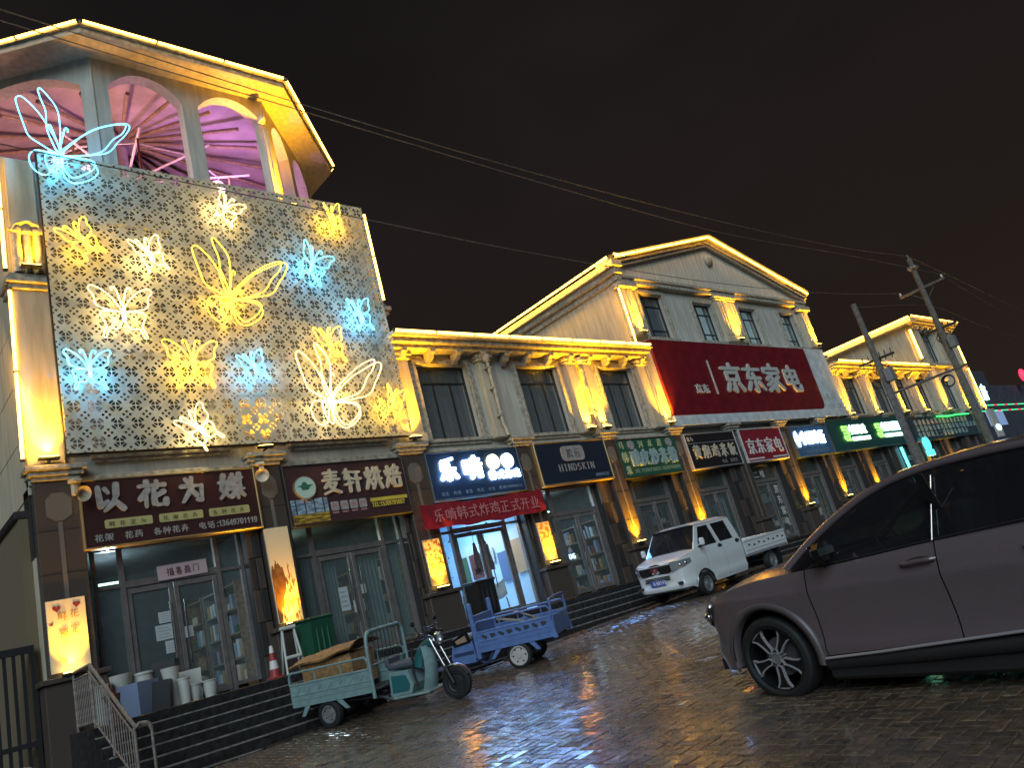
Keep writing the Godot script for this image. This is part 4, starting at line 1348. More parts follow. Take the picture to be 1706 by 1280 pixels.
	gs.tube(PackedVector3Array([Vector3(3.7, 1.24, 0.1), Vector3(5.5, 1.2, 0.12), Vector3(7.0, 1.26, 0.1), Vector3(8.8, 1.25, 0.1)]), 0.035, 8)
	part("green_tube_light", gs, M.green_tube, t)
	area(t, Vector3(6.2, 1.22, 0.15), Vector3(0, 0, 1), Vector3.RIGHT, 5.0, 0.06, Color(0.1, 1.0, 0.35), 1.5)
	var cs := MB.new()
	cs.bar(Vector3(39.15, 2.75, 0.12), Vector3(39.25, 1.0, 0.12), 0.06, 8)
	t = solo("tube_light", cs, M.cyan_tube, "upright cyan tube light under the long green sign", "light")
	area(t, Vector3(39.2, 1.9, 0.2), Vector3(0, 0, 1), Vector3.UP, 1.7, 0.08, Color(0.2, 0.9, 1.0), 1.5)
	t = thing("hanging_sign", "small glowing cyan square sign with a ring at the far end", "sign", Vector3(42.3, 2.1, 0.2))
	var hb := MB.new()
	hb.bx(-0.42, 0.42, 0, 0.3, -0.06, 0.06)
	part("lower_panel", hb, M.cyan_sign, t)
	part("ring_panel", disc(0.36, -0.06, 0.06, 20), M.cyan_sign, t, Transform3D(Basis(), Vector3(-0.05, 0.62, 0)))
	# red cloth banner
	var g := []
	for i in 7:
		var r := []
		for k in 49:
			var u := k / 48.0
			var sag := 0.05 * sin(u * PI) + 0.018 * sin(u * 23.0 + i)
			r.append(Vector3(10.74 + 4.0 * u, 2.36 + (i / 6.0) * 0.58 - sag + 0.02 * u, 0.2 + 0.025 * sin(u * 31.0 + i * 0.9) * (1.0 - i / 9.0)))
		g.append(r)
	t = thing("banner", "red cloth banner with pale characters hung over the lit doorway", "banner", Vector3.ZERO)
	var bm := MB.new()
	bm.grid(g)
	part("cloth", bm, M.banner_red, t)
	row(t, "乐啃韩式炸鸡正式开业", 11.05, 2.46, 0.32, 0.34, 0.35, 0.235, 0.09, 0.002, M.banner_ink, true)
	for x in [10.76, 14.72]:
		var rp2 := MB.new()
		rp2.bar(Vector3(x, 2.92, 0.2), Vector3(x, 3.15, -0.02), 0.006, 5)
		part("cord", rp2, M.wire, t)

func quad_uv(mb: MB, x0: float, x1: float, y0: float, y1: float, z: float) -> void:
	var n := Vector3(0, 0, 1)
	mb.tri(Vector3(x0, y0, z), Vector3(x1, y0, z), Vector3(x1, y1, z), n, n, n, Vector2(0, 1), Vector2(1, 1), Vector2(1, 0))
	mb.tri(Vector3(x0, y0, z), Vector3(x1, y1, z), Vector3(x0, y1, z), n, n, n, Vector2(0, 1), Vector2(1, 0), Vector2(0, 0))

# ---------------------------------------------------------------- printed posters
func print_mat(kind: int) -> StandardMaterial3D:
	var w := 96
	var h := 256
	var im := Image.create(w, h, false, Image.FORMAT_RGB8)
	var nz := FastNoiseLite.new()
	nz.seed = 40 + kind
	nz.frequency = 0.03
	nz.fractal_octaves = 4
	for y in h:
		for x in w:
			var v := y / float(h)
			var u := x / float(w)
			var k := nz.get_noise_2d(x, y)
			var c := Color(0.86, 0.8, 0.66)
			if kind == 0:      # mountains under a pale sky
				var ridge := 0.34 + 0.55 * absf(u - 0.25) + 0.12 * nz.get_noise_2d(x * 2.0, 5.0)
				var ridge2 := 0.42 + 0.9 * absf(u - 0.75) + 0.12 * nz.get_noise_2d(x * 3.0, 90.0)
				if v > ridge:
					c = Color(0.5, 0.36, 0.2).lerp(Color(0.36, 0.24, 0.14), clampf(k + 0.5, 0, 1))
				if v > ridge2:
					c = Color(0.9, 0.82, 0.62) if nz.get_noise_2d(x * 3.0, y * 0.8) > -0.12 else Color(0.55, 0.4, 0.22)
			elif kind == 1:    # food pictures
				c = Color(0.95, 0.86, 0.55)
				if v < 0.8 and k > 0.12:
					c = Color(0.82, 0.62, 0.3)
				if v < 0.8 and k > 0.3:
					c = Color(0.6, 0.33, 0.15)
				if v > 0.8:
					c = Color(0.75, 0.6, 0.36)
				if absf(v - 0.8) < 0.012:
					c = Color(0.9, 0.85, 0.6)
			elif kind == 2:
				c = Color(0.95, 0.82, 0.5)
				if v < 0.5 and k > 0.05:
					c = Color(0.85, 0.5, 0.25)
				if v > 0.5 and k > 0.25:
					c = Color(0.8, 0.6, 0.3)
			else:              # bakery scene: blue window light over bread
				c = Color(0.35, 0.42, 0.5).lerp(Color(0.7, 0.76, 0.8), clampf(0.5 + k, 0, 1))
				if absf(fmod(u * 4.0, 1.0) - 0.5) < 0.06:
					c = Color(0.18, 0.2, 0.24)
				if v > 0.62:
					c = Color(0.75, 0.62, 0.25).lerp(Color(0.4, 0.3, 0.12), clampf(0.5 + k * 1.5, 0, 1))
			im.set_pixel(x, y, c)
	var m := StandardMaterial3D.new()
	m.albedo_texture = ImageTexture.create_from_image(im)
	m.roughness = 0.5
	return m

func poster(called: String, label: String, x0: float, x1: float, y0: float, y1: float, m: Material) -> Node3D:
	var t := thing(called, label, "poster", Vector3((x0 + x1) * 0.5, y0, 0.035), 0.0)
	var w := (x1 - x0) * 0.5
	var b := MB.new()
	b.bx(-w, w, 0, y1 - y0, -0.03, 0.0, 0.004)
	part("panel", b, M.plate_cream, t)
	if m:
		var q := MB.new()
		quad_uv(q, -w + 0.008, w - 0.008, 0.008, y1 - y0 - 0.008, 0.003)
		part("print", q, m, t)
	return t

func heart(mb: MB, c: Vector2, s: float, z: float) -> void:
	var p := PackedVector2Array()
	for i in 18:
		var a := TAU * i / 18.0
		p.append(c + Vector2(pow(sin(a), 3) * 16.0, 13.0 * cos(a) - 5.0 * cos(2 * a) - 2.0 * cos(3 * a) - cos(4 * a)) * s / 16.0)
	mb.prism(p, z, z + 0.003)

func build_posters() -> void:
	var t := poster("pillar_poster", "cream poster with two hearts and upright characters on the leftmost pillar", 3.06, 3.65, 1.0, 2.17, null)
	var mb := MB.new()
	for q in [["鲜", -0.14, 0.82], ["预", -0.14, 0.54], ["一", -0.12, 0.38], ["与", -0.18, 0.12], ["花", 0.04, 0.84], ["定", 0.04, 0.58]]:
		glyph(mb, q[0], q[1], q[2], 0.14, 0.16, 0.001, 0.09, 0.002)
	part("lettering", mb, M.poster_ink, t)
	var hm := MB.new()
	heart(hm, Vector2(-0.14, 1.03), 0.065, 0.0)
	heart(hm, Vector2(0.16, 1.06), 0.06, 0.0)
	hm.prism(PackedVector2Array([Vector2(-0.27, 0.78), Vector2(-0.2, 0.82), Vector2(-0.22, 0.76)]), 0.0, 0.003)
	part("hearts", hm, M.heart_red, t)
	poster("pillar_poster", "tall poster of brown mountains on the pillar between flower shop and bakery", 6.98, 7.5, 1.0, 2.9, M.print0)
	poster("pillar_poster", "poster of fried food on the pillar left of the lit doorway", 10.72, 11.2, 1.08, 2.14, M.print1)
	poster("pillar_poster", "orange poster on the pillar right of the lit doorway", 14.4, 14.86, 1.1, 2.1, M.print2)

# ---------------------------------------------------------------- perforated screen
func hole(u: float, v: float) -> float:
	# signed: positive inside a hole; one cell is 1 x 1 with a star at its middle
	var a := absf(u)
	var b := absf(v)
	var s := minf(minf(a - 0.026, b - 0.026), (0.285 - a - b) * 0.7)
	var q := (a - b) / 0.25
	var l := 0.066 * (1.0 - q * q) - absf(a + b - 0.42) * 0.7
	var c := 0.5 - a
	var d := 0.5 - b
	var dots := 0.08 - minf(Vector2(c - 0.165, d).length(), Vector2(c, d - 0.165).length())
	return maxf(maxf(s, l), dots)

func screen_panel_mesh(cells_x: int, cells_y: int, cell: float, th: float) -> ArrayMesh:
	var n := 16
	var mb := MB.new()
	var seg := []
	var h := cell / n
	for i in n:
		for j in n:
			var p := []
			for k in 4:
				var uu := (i + (1 if k in [1, 2] else 0)) / float(n) - 0.5
				var vv := (j + (1 if k >= 2 else 0)) / float(n) - 0.5
				p.append([uu, vv, hole(uu, vv)])
			var poly := PackedVector2Array()
			var cut := []
			for k in 4:
				var A: Array = p[k]; var B: Array = p[(k + 1) % 4]
				if A[2] <= 0.0:
					poly.append(Vector2(A[0], A[1]))
				if (A[2] <= 0.0) != (B[2] <= 0.0):
					var s: float = A[2] / (A[2] - B[2])
					var c := Vector2(lerpf(A[0], B[0], s), lerpf(A[1], B[1], s))
					poly.append(c)
					cut.append(c)
			if poly.size() >= 3:
				seg.append([poly, cut])
	for cx in cells_x:
		for cy in cells_y:
			var o := Vector2((cx + 0.5) * cell, (cy + 0.5) * cell)
			for s in seg:
				var poly: PackedVector2Array = s[0]
				for side in 2:
					var z := th if side == 0 else 0.0
					var nn := Vector3(0, 0, 1 if side == 0 else -1)
					for k in range(1, poly.size() - 1):
						var a := o + poly[0] * cell; var b := o + poly[k] * cell; var c := o + poly[k + 1] * cell
						mb.tri(Vector3(a.x, a.y, z), Vector3(b.x, b.y, z), Vector3(c.x, c.y, z), nn, nn, nn)
				if s[1].size() == 2:
					var a: Vector2 = o + s[1][0] * cell; var b: Vector2 = o + s[1][1] * cell
					mb.quad(Vector3(a.x, a.y, 0), Vector3(b.x, b.y, 0), Vector3(b.x, b.y, th), Vector3(a.x, a.y, th))
	var W := cells_x * cell
	var H := cells_y * cell
	mb.quad(Vector3(0, 0, 0), Vector3(W, 0, 0), Vector3(W, 0, th), Vector3(0, 0, th), Vector3(0, -1, 0))
	mb.quad(Vector3(0, H, 0), Vector3(W, H, 0), Vector3(W, H, th), Vector3(0, H, th), Vector3(0, 1, 0))
	mb.quad(Vector3(0, 0, 0), Vector3(0, H, 0), Vector3(0, H, th), Vector3(0, 0, th), Vector3(-1, 0, 0))
	mb.quad(Vector3(W, 0, 0), Vector3(W, H, 0), Vector3(W, H, th), Vector3(W, 0, th), Vector3(1, 0, 0))
	return mb.mesh()

func build_screen() -> void:
	var t := thing("perforated_screen", "large perforated cream metal screen on the corner tower behind neon butterflies", "screen", Vector3(3.56, 4.66, 0.22))
	var cell := 0.355
	var pm := screen_panel_mesh(3, 3, cell, 0.012)
	for i in 7:
		for j in 6:
			part("screen_panel", pm, M.screen, t, Transform3D(Basis(Vector3.UP, rng.randf_range(-0.002, 0.002)), Vector3(i * 1.0665, j * 1.057, rng.randf_range(-0.004, 0.004))))
	var f := MB.new()
	for i in 8:
		f.bx(i * 1.0665 - 0.02, i * 1.0665 + 0.02, 0.0, 6.34, -0.09, -0.03)
	for j in 7:
		f.bx(0, 7.45, j * 1.057 - 0.02, j * 1.057 + 0.02, -0.1, -0.05)
	for i in [1, 3, 5, 7]:
		for j in [1, 3, 5]:
			f.bx(i * 1.0665 - 0.03, i * 1.0665 + 0.03, j * 1.057 - 0.03, j * 1.057 + 0.03, -0.38, -0.09)
	part("support_frame", f, M.dark_metal, t)

func curve(pts: Array, closed := false, sub := 4) -> PackedVector3Array:
	var o := PackedVector3Array()
	var m := pts.size()
	for i in (m if closed else m - 1):
		var p0: Vector3 = pts[(i - 1 + m) % m] if closed else pts[maxi(i - 1, 0)]
		var p1: Vector3 = pts[i]
		var p2: Vector3 = pts[(i + 1) % m]
		var p3: Vector3 = pts[(i + 2) % m] if closed else pts[mini(i + 2, m - 1)]
		for k in sub:
			var s := k / float(sub)
			o.append(p1.cubic_interpolate(p2, p0, p3, s))
	if not closed:
		o.append(pts[m - 1])
	return o

const WING_UP := [[0.02, 0.06], [0.17, 0.31], [0.35, 0.48], [0.52, 0.55], [0.58, 0.48], [0.55, 0.41], [0.5, 0.34], [0.49, 0.2], [0.45, 0.12], [0.3, 0.06], [0.02, 0.01]]
const WING_LOW := [[0.02, 0.0], [0.29, 0.02], [0.39, -0.01], [0.41, -0.09], [0.37, -0.18], [0.33, -0.3], [0.4, -0.51], [0.36, -0.55], [0.32, -0.48], [0.27, -0.35], [0.12, -0.35], [0.05, -0.23], [0.01, -0.15]]
const BIG := [
	["upper_wing", 0.16, [[-0.03, 0.0], [-0.37, 0.13], [-0.55, 0.24], [-0.62, 0.45], [-0.72, 0.94], [-0.7, 1.07], [-0.62, 1.11], [-0.5, 1.01], [-0.35, 0.81], [-0.22, 0.6], [-0.09, 0.36], [0.01, 0.12]]],
	["upper_wing", 0.42, [[-0.04, 0.03], [-0.18, 0.24], [-0.25, 0.41], [-0.27, 0.69], [-0.35, 0.95], [-0.38, 1.14], [-0.34, 1.19], [-0.26, 1.11], [-0.09, 0.82], [-0.02, 0.58], [0.0, 0.2]]],
	["upper_wing", 0.16, [[0.05, 0.1], [0.34, 0.4], [0.64, 0.64], [0.94, 0.83], [1.25, 0.95], [1.28, 0.87], [1.18, 0.68], [0.99, 0.49], [0.76, 0.16], [0.45, 0.03], [0.06, -0.03]]],
	["upper_wing", 0.42, [[0.06, 0.06], [0.42, 0.39], [0.71, 0.55], [1.16, 0.76], [1.27, 0.69], [1.14, 0.44], [1.0, 0.26], [0.79, -0.03], [0.48, -0.07], [0.06, -0.05]]],
	["lower_wing", 0.16, [[0.06, -0.09], [0.5, -0.14], [0.63, -0.33], [0.52, -0.54], [0.23, -0.72], [0.06, -0.68], [0.0, -0.54], [-0.01, -0.29]]],
	["lower_wing", 0.34, [[0.08, -0.08], [0.42, -0.13], [0.56, -0.25], [0.47, -0.46], [0.15, -0.7], [0.02, -0.6], [0.0, -0.3]]],
	["lower_wing", 0.16, [[-0.06, -0.04], [-0.32, -0.03], [-0.48, -0.08], [-0.58, -0.26], [-0.55, -0.51], [-0.41, -0.64], [-0.29, -0.61], [-0.19, -0.46], [-0.08, -0.2]]],
	["lower_wing", 0.34, [[-0.06, -0.03], [-0.24, -0.05], [-0.31, -0.22], [-0.31, -0.49], [-0.25, -0.63], [-0.18, -0.64], [-0.1, -0.4]]]]

func butterfly(label: String, x: float, y: float, size: float, rot: float, fl: float, fr: float, m: Material, col: Color, e: float, big := false) -> void:
	var k := (15.0 - 0.45) / (15.0 - 0.35)
	var t := thing("neon_butterfly", label, "neon light", Vector3(x * k, y * k, 0.4), 0.0, "neon butterflies on the screen")
	t.rotation.z = deg_to_rad(rot)
	var r := 0.0115
	if big:
		for q in BIG:
			var p := []
			for c in q[2]:
				p.append(Vector3(c[0], c[1], q[1] * minf(1.0, Vector2(c[0], c[1]).length() * 1.2)) * size)
			var mb := MB.new()
			mb.tube(curve(p, true), r, 6, true)
			part(q[0], mb, m, t)
	else:
		for s in [-1, 1]:
			for w in 2:
				var p := []
				var fold: float = fl if s < 0 else fr
				for c in ([WING_UP, WING_LOW][w]):
					p.append(Vector3(c[0] * s * fold, c[1], c[0] * (1.05 - fold) * 0.9) * size)
				var mb := MB.new()
				mb.tube(curve(p, true), r, 6, true)
				part("upper_wing" if w == 0 else "lower_wing", mb, m, t)
	for s in [-1, 1]:
		var mb := MB.new()
		var h := 0.62 if big else 0.52
		mb.tube(curve([Vector3(0.01 * s, 0.14, 0.03) * size, Vector3(0.07 * s, 0.4, 0.05) * size, Vector3((0.13 if big else 0.12) * s, h, 0.06) * size, Vector3(0.18 * s, h - 0.01, 0.06) * size, Vector3(0.17 * s, h - 0.07, 0.06) * size]), r * 1.25, 6)
		part("antenna", mb, m, t)
	var bd := MB.new()
	bd.ball(Vector3(0, -0.06 * size, 0.09), Vector3(0.035, 0.2 * size, 0.045), 8, 6)
	var bo := part("body", bd, m, t)
	omni(t, Vector3(0, -0.06 * size, 0.09), col, e * 5.0, 0.02)
	var st := MB.new()
	st.bar(Vector3(0, 0, -0.16), Vector3(0, 0, 0.08), 0.012, 5)
	part("bracket", st, M.dark_metal, t)

func build_butterflies() -> void:
	var Y := [M.neon_yellow, Color(1.0, 0.78, 0.05)]
	var W := [M.neon_warm, Color(1.0, 0.86, 0.5)]
	var C := [M.neon_cyan, Color(0.2, 0.68, 1.0)]
	for q in [
		["large cyan neon butterfly at the top left corner of the screen", 3.96, 10.96, 1.0, 0, 1, 1, C, 0.3, true],
		["small yellow neon butterfly under the large cyan one, tilted left", 4.18, 8.99, 0.74, 33, 0.8, 0.75, Y, 0.11, false],
		["small warm white neon butterfly right of the tilted yellow one", 5.41, 8.82, 0.72, 20, 0.75, 0.85, W, 0.11, false],
		["small warm white neon butterfly at the top middle of the screen", 7.21, 10.24, 0.72, -24, 0.6, 1.0, W, 0.11, false],
		["small yellow neon butterfly in the top right corner of the screen", 10.01, 10.44, 0.7, 8, 0.55, 0.6, Y, 0.13, false],
		["small cyan neon butterfly right of the large yellow one, tilted right", 9.15, 9.05, 0.9, -24, 0.7, 0.95, C, 0.16, false],
		["large yellow neon butterfly in the middle of the screen", 6.99, 7.99, 1.0, 0, 1, 1, Y, 0.28, true],
		["medium warm white neon butterfly upright left of the large yellow one", 4.76, 7.47, 1.0, 0, 1, 1, W, 0.14, false],
		["small cyan neon butterfly at the right edge, middle height of the screen", 10.18, 7.76, 0.76, 8, 0.7, 0.8, C, 0.14, false],
		["small yellow neon butterfly above the large warm white one", 9.18, 6.92, 0.82, 8, 0.75, 0.95, Y, 0.13, false],
		["small cyan neon butterfly upright near the lower left edge", 4.04, 6.24, 0.72, 0, 0.95, 0.95, C, 0.15, false],
		["medium yellow neon butterfly upright below the large yellow one", 5.97, 6.4, 0.95, 0, 1, 1, Y, 0.14, false],
		["small cyan neon butterfly between yellow and large warm white ones, low down", 7.25, 6.33, 0.64, 18, 0.8, 0.85, C, 0.15, false],
		["small warm white neon butterfly on the bottom edge of the screen", 5.89, 4.98, 0.76, 36, 0.75, 0.95, W, 0.1, false],
		["large warm white neon butterfly at the lower right of the screen", 8.92, 5.57, 1.0, 0, 1, 1, W, 0.26, true],
		["small yellow neon butterfly in the bottom right corner of the screen", 10.56, 5.47, 0.7, -16, 0.6, 0.8, Y, 0.14, false]]:
		butterfly(q[0], q[1], q[2], q[3], q[4], q[5], q[6], q[7][0], q[7][1], q[8], q[9])

func build_uplights() -> void:
	# on the pillars of the ground floor
	var low := [[3.36, "amber lamp under the heart poster on the leftmost pillar", 0.95], [7.24, "amber lamp under the mountain poster", 0.95], [10.95, "amber lamp under the food poster left of the lit doorway", 1.0], [14.63, "amber lamp under the orange poster right of the lit doorway", 1.0],
		[18.28, "amber lamp at the foot of the pillar below the green sign's left edge", 1.05], [21.75, "amber lamp at the foot of the pillar left of the black shop sign", 1.05], [28.85, "amber lamp at the foot of the pillar left of the blue clinic sign", 1.05], [32.2, "amber lamp at the foot of the pillar right of the clinic sign", 1.05], [35.5, "amber lamp at the foot of the pillar under the long green sign", 1.05], [42.4, "amber lamp at the foot of the pillar below the dotted far sign", 1.05], [45.7, "farthest amber lamp at the foot of a shop pillar", 1.05]]
	for q in low:
		uplight(Vector3(q[0], q[2] + 0.02, 0.13), q[1], "amber lamps at the pillar feet", 10.0 if q[0] < 15.0 else 26.0)
	# on the capitals, shining up the upper floor
	var high := [[3.3, 0.08, 4.62, "amber lamp on the leftmost capital under the tower corner"], [3.3, 0.14, 8.4, "amber lamp on the tower band, left corner"], [7.3, 0.1, 4.6, "amber lamp behind the lower edge of the screen"], [11.1, 0.16, 4.6, "amber lamp on the capital at the right edge of the screen"], [17.62, 0.12, 4.6, "amber lamp on the capital left of the downpipe over the green sign"], [18.32, 0.12, 4.6, "amber lamp on the capital right of the downpipe over the green sign"], [21.6, 0.16, 4.62, "amber lamp at the left foot of the big red board"], [21.75, 0.14, 7.98, "amber lamp left of the pediment windows"], [28.1, 0.14, 7.98, "amber lamp between the middle pediment windows"], [34.8, 0.14, 7.98, "amber lamp right of the pediment windows"], [35.45, 0.14, 4.55, "amber lamp right of the big red board"], [38.5, 0.14, 4.52, "amber lamp on the far low building, second pier"], [41.8, 0.14, 4.52, "amber lamp on the far low building, third pier"], [44.6, 0.14, 4.5, "amber lamp on the far low building, fourth pier"], [47.9, 0.14, 4.5, "amber lamp at the left foot of the end tower"], [51.4, 0.14, 4.5, "amber lamp at the middle foot of the end tower"], [53.9, 0.14, 4.5, "amber lamp at the right foot of the end tower"], [9.3, -0.3, 11.1, "amber lamp at the right foot of the arched pavilion"]]
	for q in high:
		uplight(Vector3(q[0], q[2] + 0.03, q[1] + 0.02), q[3], "amber lamps on the capitals", 10.0 if q[2] > 8.0 and q[0] < 4.0 else 36.0)

# ---------------------------------------------------------------- street things
func build_poles() -> void:
	for k in 2:
		var px: float = [39.1, 33.0][k]
		var pz: float = [3.85, 2.9][k]
		var top: float = [10.95, 8.55][k]
		var t := thing("utility_pole", ["tall concrete utility pole with a crossarm carrying the overhead wires", "shorter concrete utility pole in front of the long green sign"][k], "pole", Vector3(px, gy(px, pz) - 0.05, pz))
		var h: float = top - t.position.y
		var sh := MB.new()
		sh.tube(PackedVector3Array([Vector3.ZERO, Vector3(0, h * 0.5, 0), Vector3(0, h, 0)]), 0.19, 14, false, 0.11)
		part("shaft", sh, M.pole, t)
		if k == 0:
			var ya: float = 9.35 - t.position.y
			var ar := MB.new()
			ar.bx(-0.06, 0.06, ya, ya + 0.1, -1.05, 1.05, 0.006)
			ar.bar(Vector3(0.1, ya + 0.02, -0.6), Vector3(0.1, ya - 0.5, -0.05), 0.02, 5)
			ar.bar(Vector3(0.1, ya + 0.02, 0.6), Vector3(0.1, ya - 0.5, 0.05), 0.02, 5)
			part("crossarm", ar, M.pole, t)
			for z in [-0.98, 0.98]:
				var i := MB.new()
				i.lathe([Vector2(0.02, 0.1), Vector2(0.06, 0.14), Vector2(0.035, 0.18), Vector2(0.06, 0.22), Vector2(0.03, 0.27), Vector2(0, 0.28)], Transform3D(Basis(), Vector3(0, ya, z)), 10)
				part("insulator", i, M.letter_white, t)
			var pi := MB.new()
			pi.bar(Vector3(0, h, 0), Vector3(0, h + 0.22, 0), 0.03, 6)
			pi.bx(-0.2, 0.2, h - 0.55, h - 0.4, -0.2, 0.2, 0.02)
			part("pole_top", pi, M.grey, t)
		# clutter of brackets, cable loops and boxes
		var y0: float = [7.25, 5.95][k] - t.position.y
		var cl := MB.new()
		cl.bx(-0.07, 0.07, y0, y0 + 0.09, -0.75, 0.75, 0.006)
		for q in 6:
			var zz := -0.6 + q * 0.24
			cl.bar(Vector3(0.1 * (q % 2), y0 - 0.1, zz), Vector3(0.05, y0 + 0.32, zz + 0.05), 0.022, 5)
		part("bracket_arm", cl, M.dark_metal, t)
		for q in 3:
			var lp := MB.new()
			var pts := []
			for i in 16:
				var a := TAU * i / 16.0
				pts.append(Vector3(0.12 + 0.05 * q, y0 - 0.35 - 0.1 * q + sin(a) * (0.28 - 0.05 * q), cos(a) * (0.32 - 0.05 * q)))
			lp.tube(curve(pts, true), 0.018, 5, true)
			part("cable_loop", lp, M.wire_dark, t)
		var bx_ := MB.new()
		bx_.bx(-0.22, 0.22, y0 - 1.0, y0 - 0.45, 0.14, 0.42, 0.02)
		part("junction_box", bx_, M.grey, t)
	# low arm that reaches from the short pole across towards the tall one
	var l := thing("cable_arm", "long dark arm with a cable coil hung in front of the far upper windows", "arm", Vector3(33.0, 4.45, 2.9))
	var am := MB.new()
	am.bar(Vector3(0, 0.0, -0.2), Vector3(0, 0.04, 3.0), 0.05, 6)
	part("bar", am, M.pole, l)
	var co := MB.new()
	for q in 3:
		var pts := []
		for i in 16:
			var a := TAU * i / 16.0
			pts.append(Vector3(0.05 * q, -0.3 + sin(a) * (0.24 - 0.02 * q), 2.2 + cos(a) * (0.24 - 0.02 * q)))
		co.tube(curve(pts, true), 0.02, 5, true)
	part("cable_coil", co, M.wire_dark, l)

func wire(label: String, pts: Array, r := 0.011, m: Material = null) -> void:
	var mb := MB.new()
	mb.tube(curve(pts, false, 8), r, 5)
	solo("overhead_wire", mb, m if m else M.wire, label, "wire", "overhead wires")

func build_wires() -> void:
	wire("upper of two wires crossing the sky from tower roof to tall pole", [Vector3(-14, 12.1, 3.6), Vector3(2.58, 11.2, 3.5), Vector3(7.3, 10.92, 3.5), Vector3(14.6, 10.66, 3.5), Vector3(23.2, 10.55, 3.6), Vector3(32, 10.72, 3.7), Vector3(39.1, 11.12, 3.85)])
	wire("lower of two wires crossing the sky from tower roof to tall pole", [Vector3(-14, 11.9, 3.6), Vector3(2.56, 10.97, 3.5), Vector3(7.8, 10.72, 3.5), Vector3(14.9, 10.38, 3.5), Vector3(22.8, 10.08, 3.6), Vector3(32, 10.3, 3.8), Vector3(39.1, 9.62, 4.83)])
	wire("dark wire that passes across the neon butterflies towards the tall pole", [Vector3(-14, 9.6, 3.2), Vector3(2.35, 8.8, 3.2), Vector3(8.6, 8.58, 3.15), Vector3(13.8, 8.42, 3.1), Vector3(22.0, 8.46, 3.0), Vector3(31, 8.9, 2.9), Vector3(39.1, 9.62, 2.87)])
	wire("wire running right from the top of the tall pole", [Vector3(39.1, 11.12, 3.85), Vector3(46, 10.5, 3.8), Vector3(57.7, 9.7, 3.5), Vector3(70, 9.6, 3.4), Vector3(90, 10.6, 3.4)])
	wire("wire running right from the near end of the crossarm", [Vector3(39.1, 9.62, 4.83), Vector3(46, 9.0, 4.4), Vector3(57.0, 8.7, 3.7), Vector3(70, 8.9, 3.6), Vector3(90, 9.8, 3.6)])
	wire("lowest wire running right behind the tall pole", [Vector3(33.0, 8.4, 2.9), Vector3(40.7, 8.8, 3.4), Vector3(47, 8.1, 3.5), Vector3(54.6, 7.6, 3.5), Vector3(70, 7.7, 3.5), Vector3(90, 8.9, 3.5)])
	wire("slack wire between the short pole and the tall pole", [Vector3(33.0, 5.9, 2.9), Vector3(36.0, 5.6, 3.3), Vector3(39.1, 7.2, 3.85)])

func build_railing() -> void:
	var t := thing("stair_railing", "rusty white metal railing with thin balusters at the left end of the steps", "railing", Vector3(3.34, 0.03, 0.15))
	var tp := MB.new()
	var A := Vector3(0, 0.92, 0.0); var B := Vector3(0, 0.92, 1.02); var C := Vector3(0.05, -0.1, 2.72)
	tp.tube(PackedVector3Array([A, B]), 0.026, 8)
	tp.tube(curve([B, B.lerp(C, 0.5), C, C + Vector3(0.05, 0.0, 0.05), C + Vector3(0.16, -0.02, 0.06), C + Vector3(0.2, -0.1, 0.06)], false, 3), 0.028, 8)
	part("handrail", tp, M.rail_paint, t)
	var lo := MB.new()
	lo.bar(A + Vector3(0, -0.12, 0), B + Vector3(0, -0.12, 0), 0.016, 6)
	lo.bar(B + Vector3(0, -0.14, 0), C + Vector3(0, -0.14, 0), 0.016, 6)
	lo.bar(A + Vector3(0, -0.84, 0), B + Vector3(0, -0.84, 0), 0.016, 6)
	lo.bar(B + Vector3(0, -0.84, 0), C + Vector3(0, -0.76, 0), 0.016, 6)
	part("rails", lo, M.rail_paint, t)
	for k in 11:
		var b := MB.new()
		var p := A.lerp(B, k / 10.0)
		b.bar(p + Vector3(0, -0.12, 0), p + Vector3(0, -0.84, 0), 0.0095, 6)
		part("baluster", b, M.rail_paint, t)
	for k in 17:
		var b := MB.new()
		var p := B.lerp(C, k / 16.0)
		b.bar(p + Vector3(0, -0.14, 0), p + Vector3(0, -0.8, 0), 0.0095, 6)
		part("baluster", b, M.rail_paint, t)
	for q in [[A, 0.92], [B, 0.92], [B.lerp(C, 0.45), 0.9], [C + Vector3(0, 0, 0), 0.72], [C + Vector3(0.2, -0.08, 0.06), 0.68]]:
		var b := MB.new()
		b.bar(q[0], q[0] + Vector3(0, -float(q[1]), 0), 0.021, 8)
		part("post", b, M.rail_paint, t)

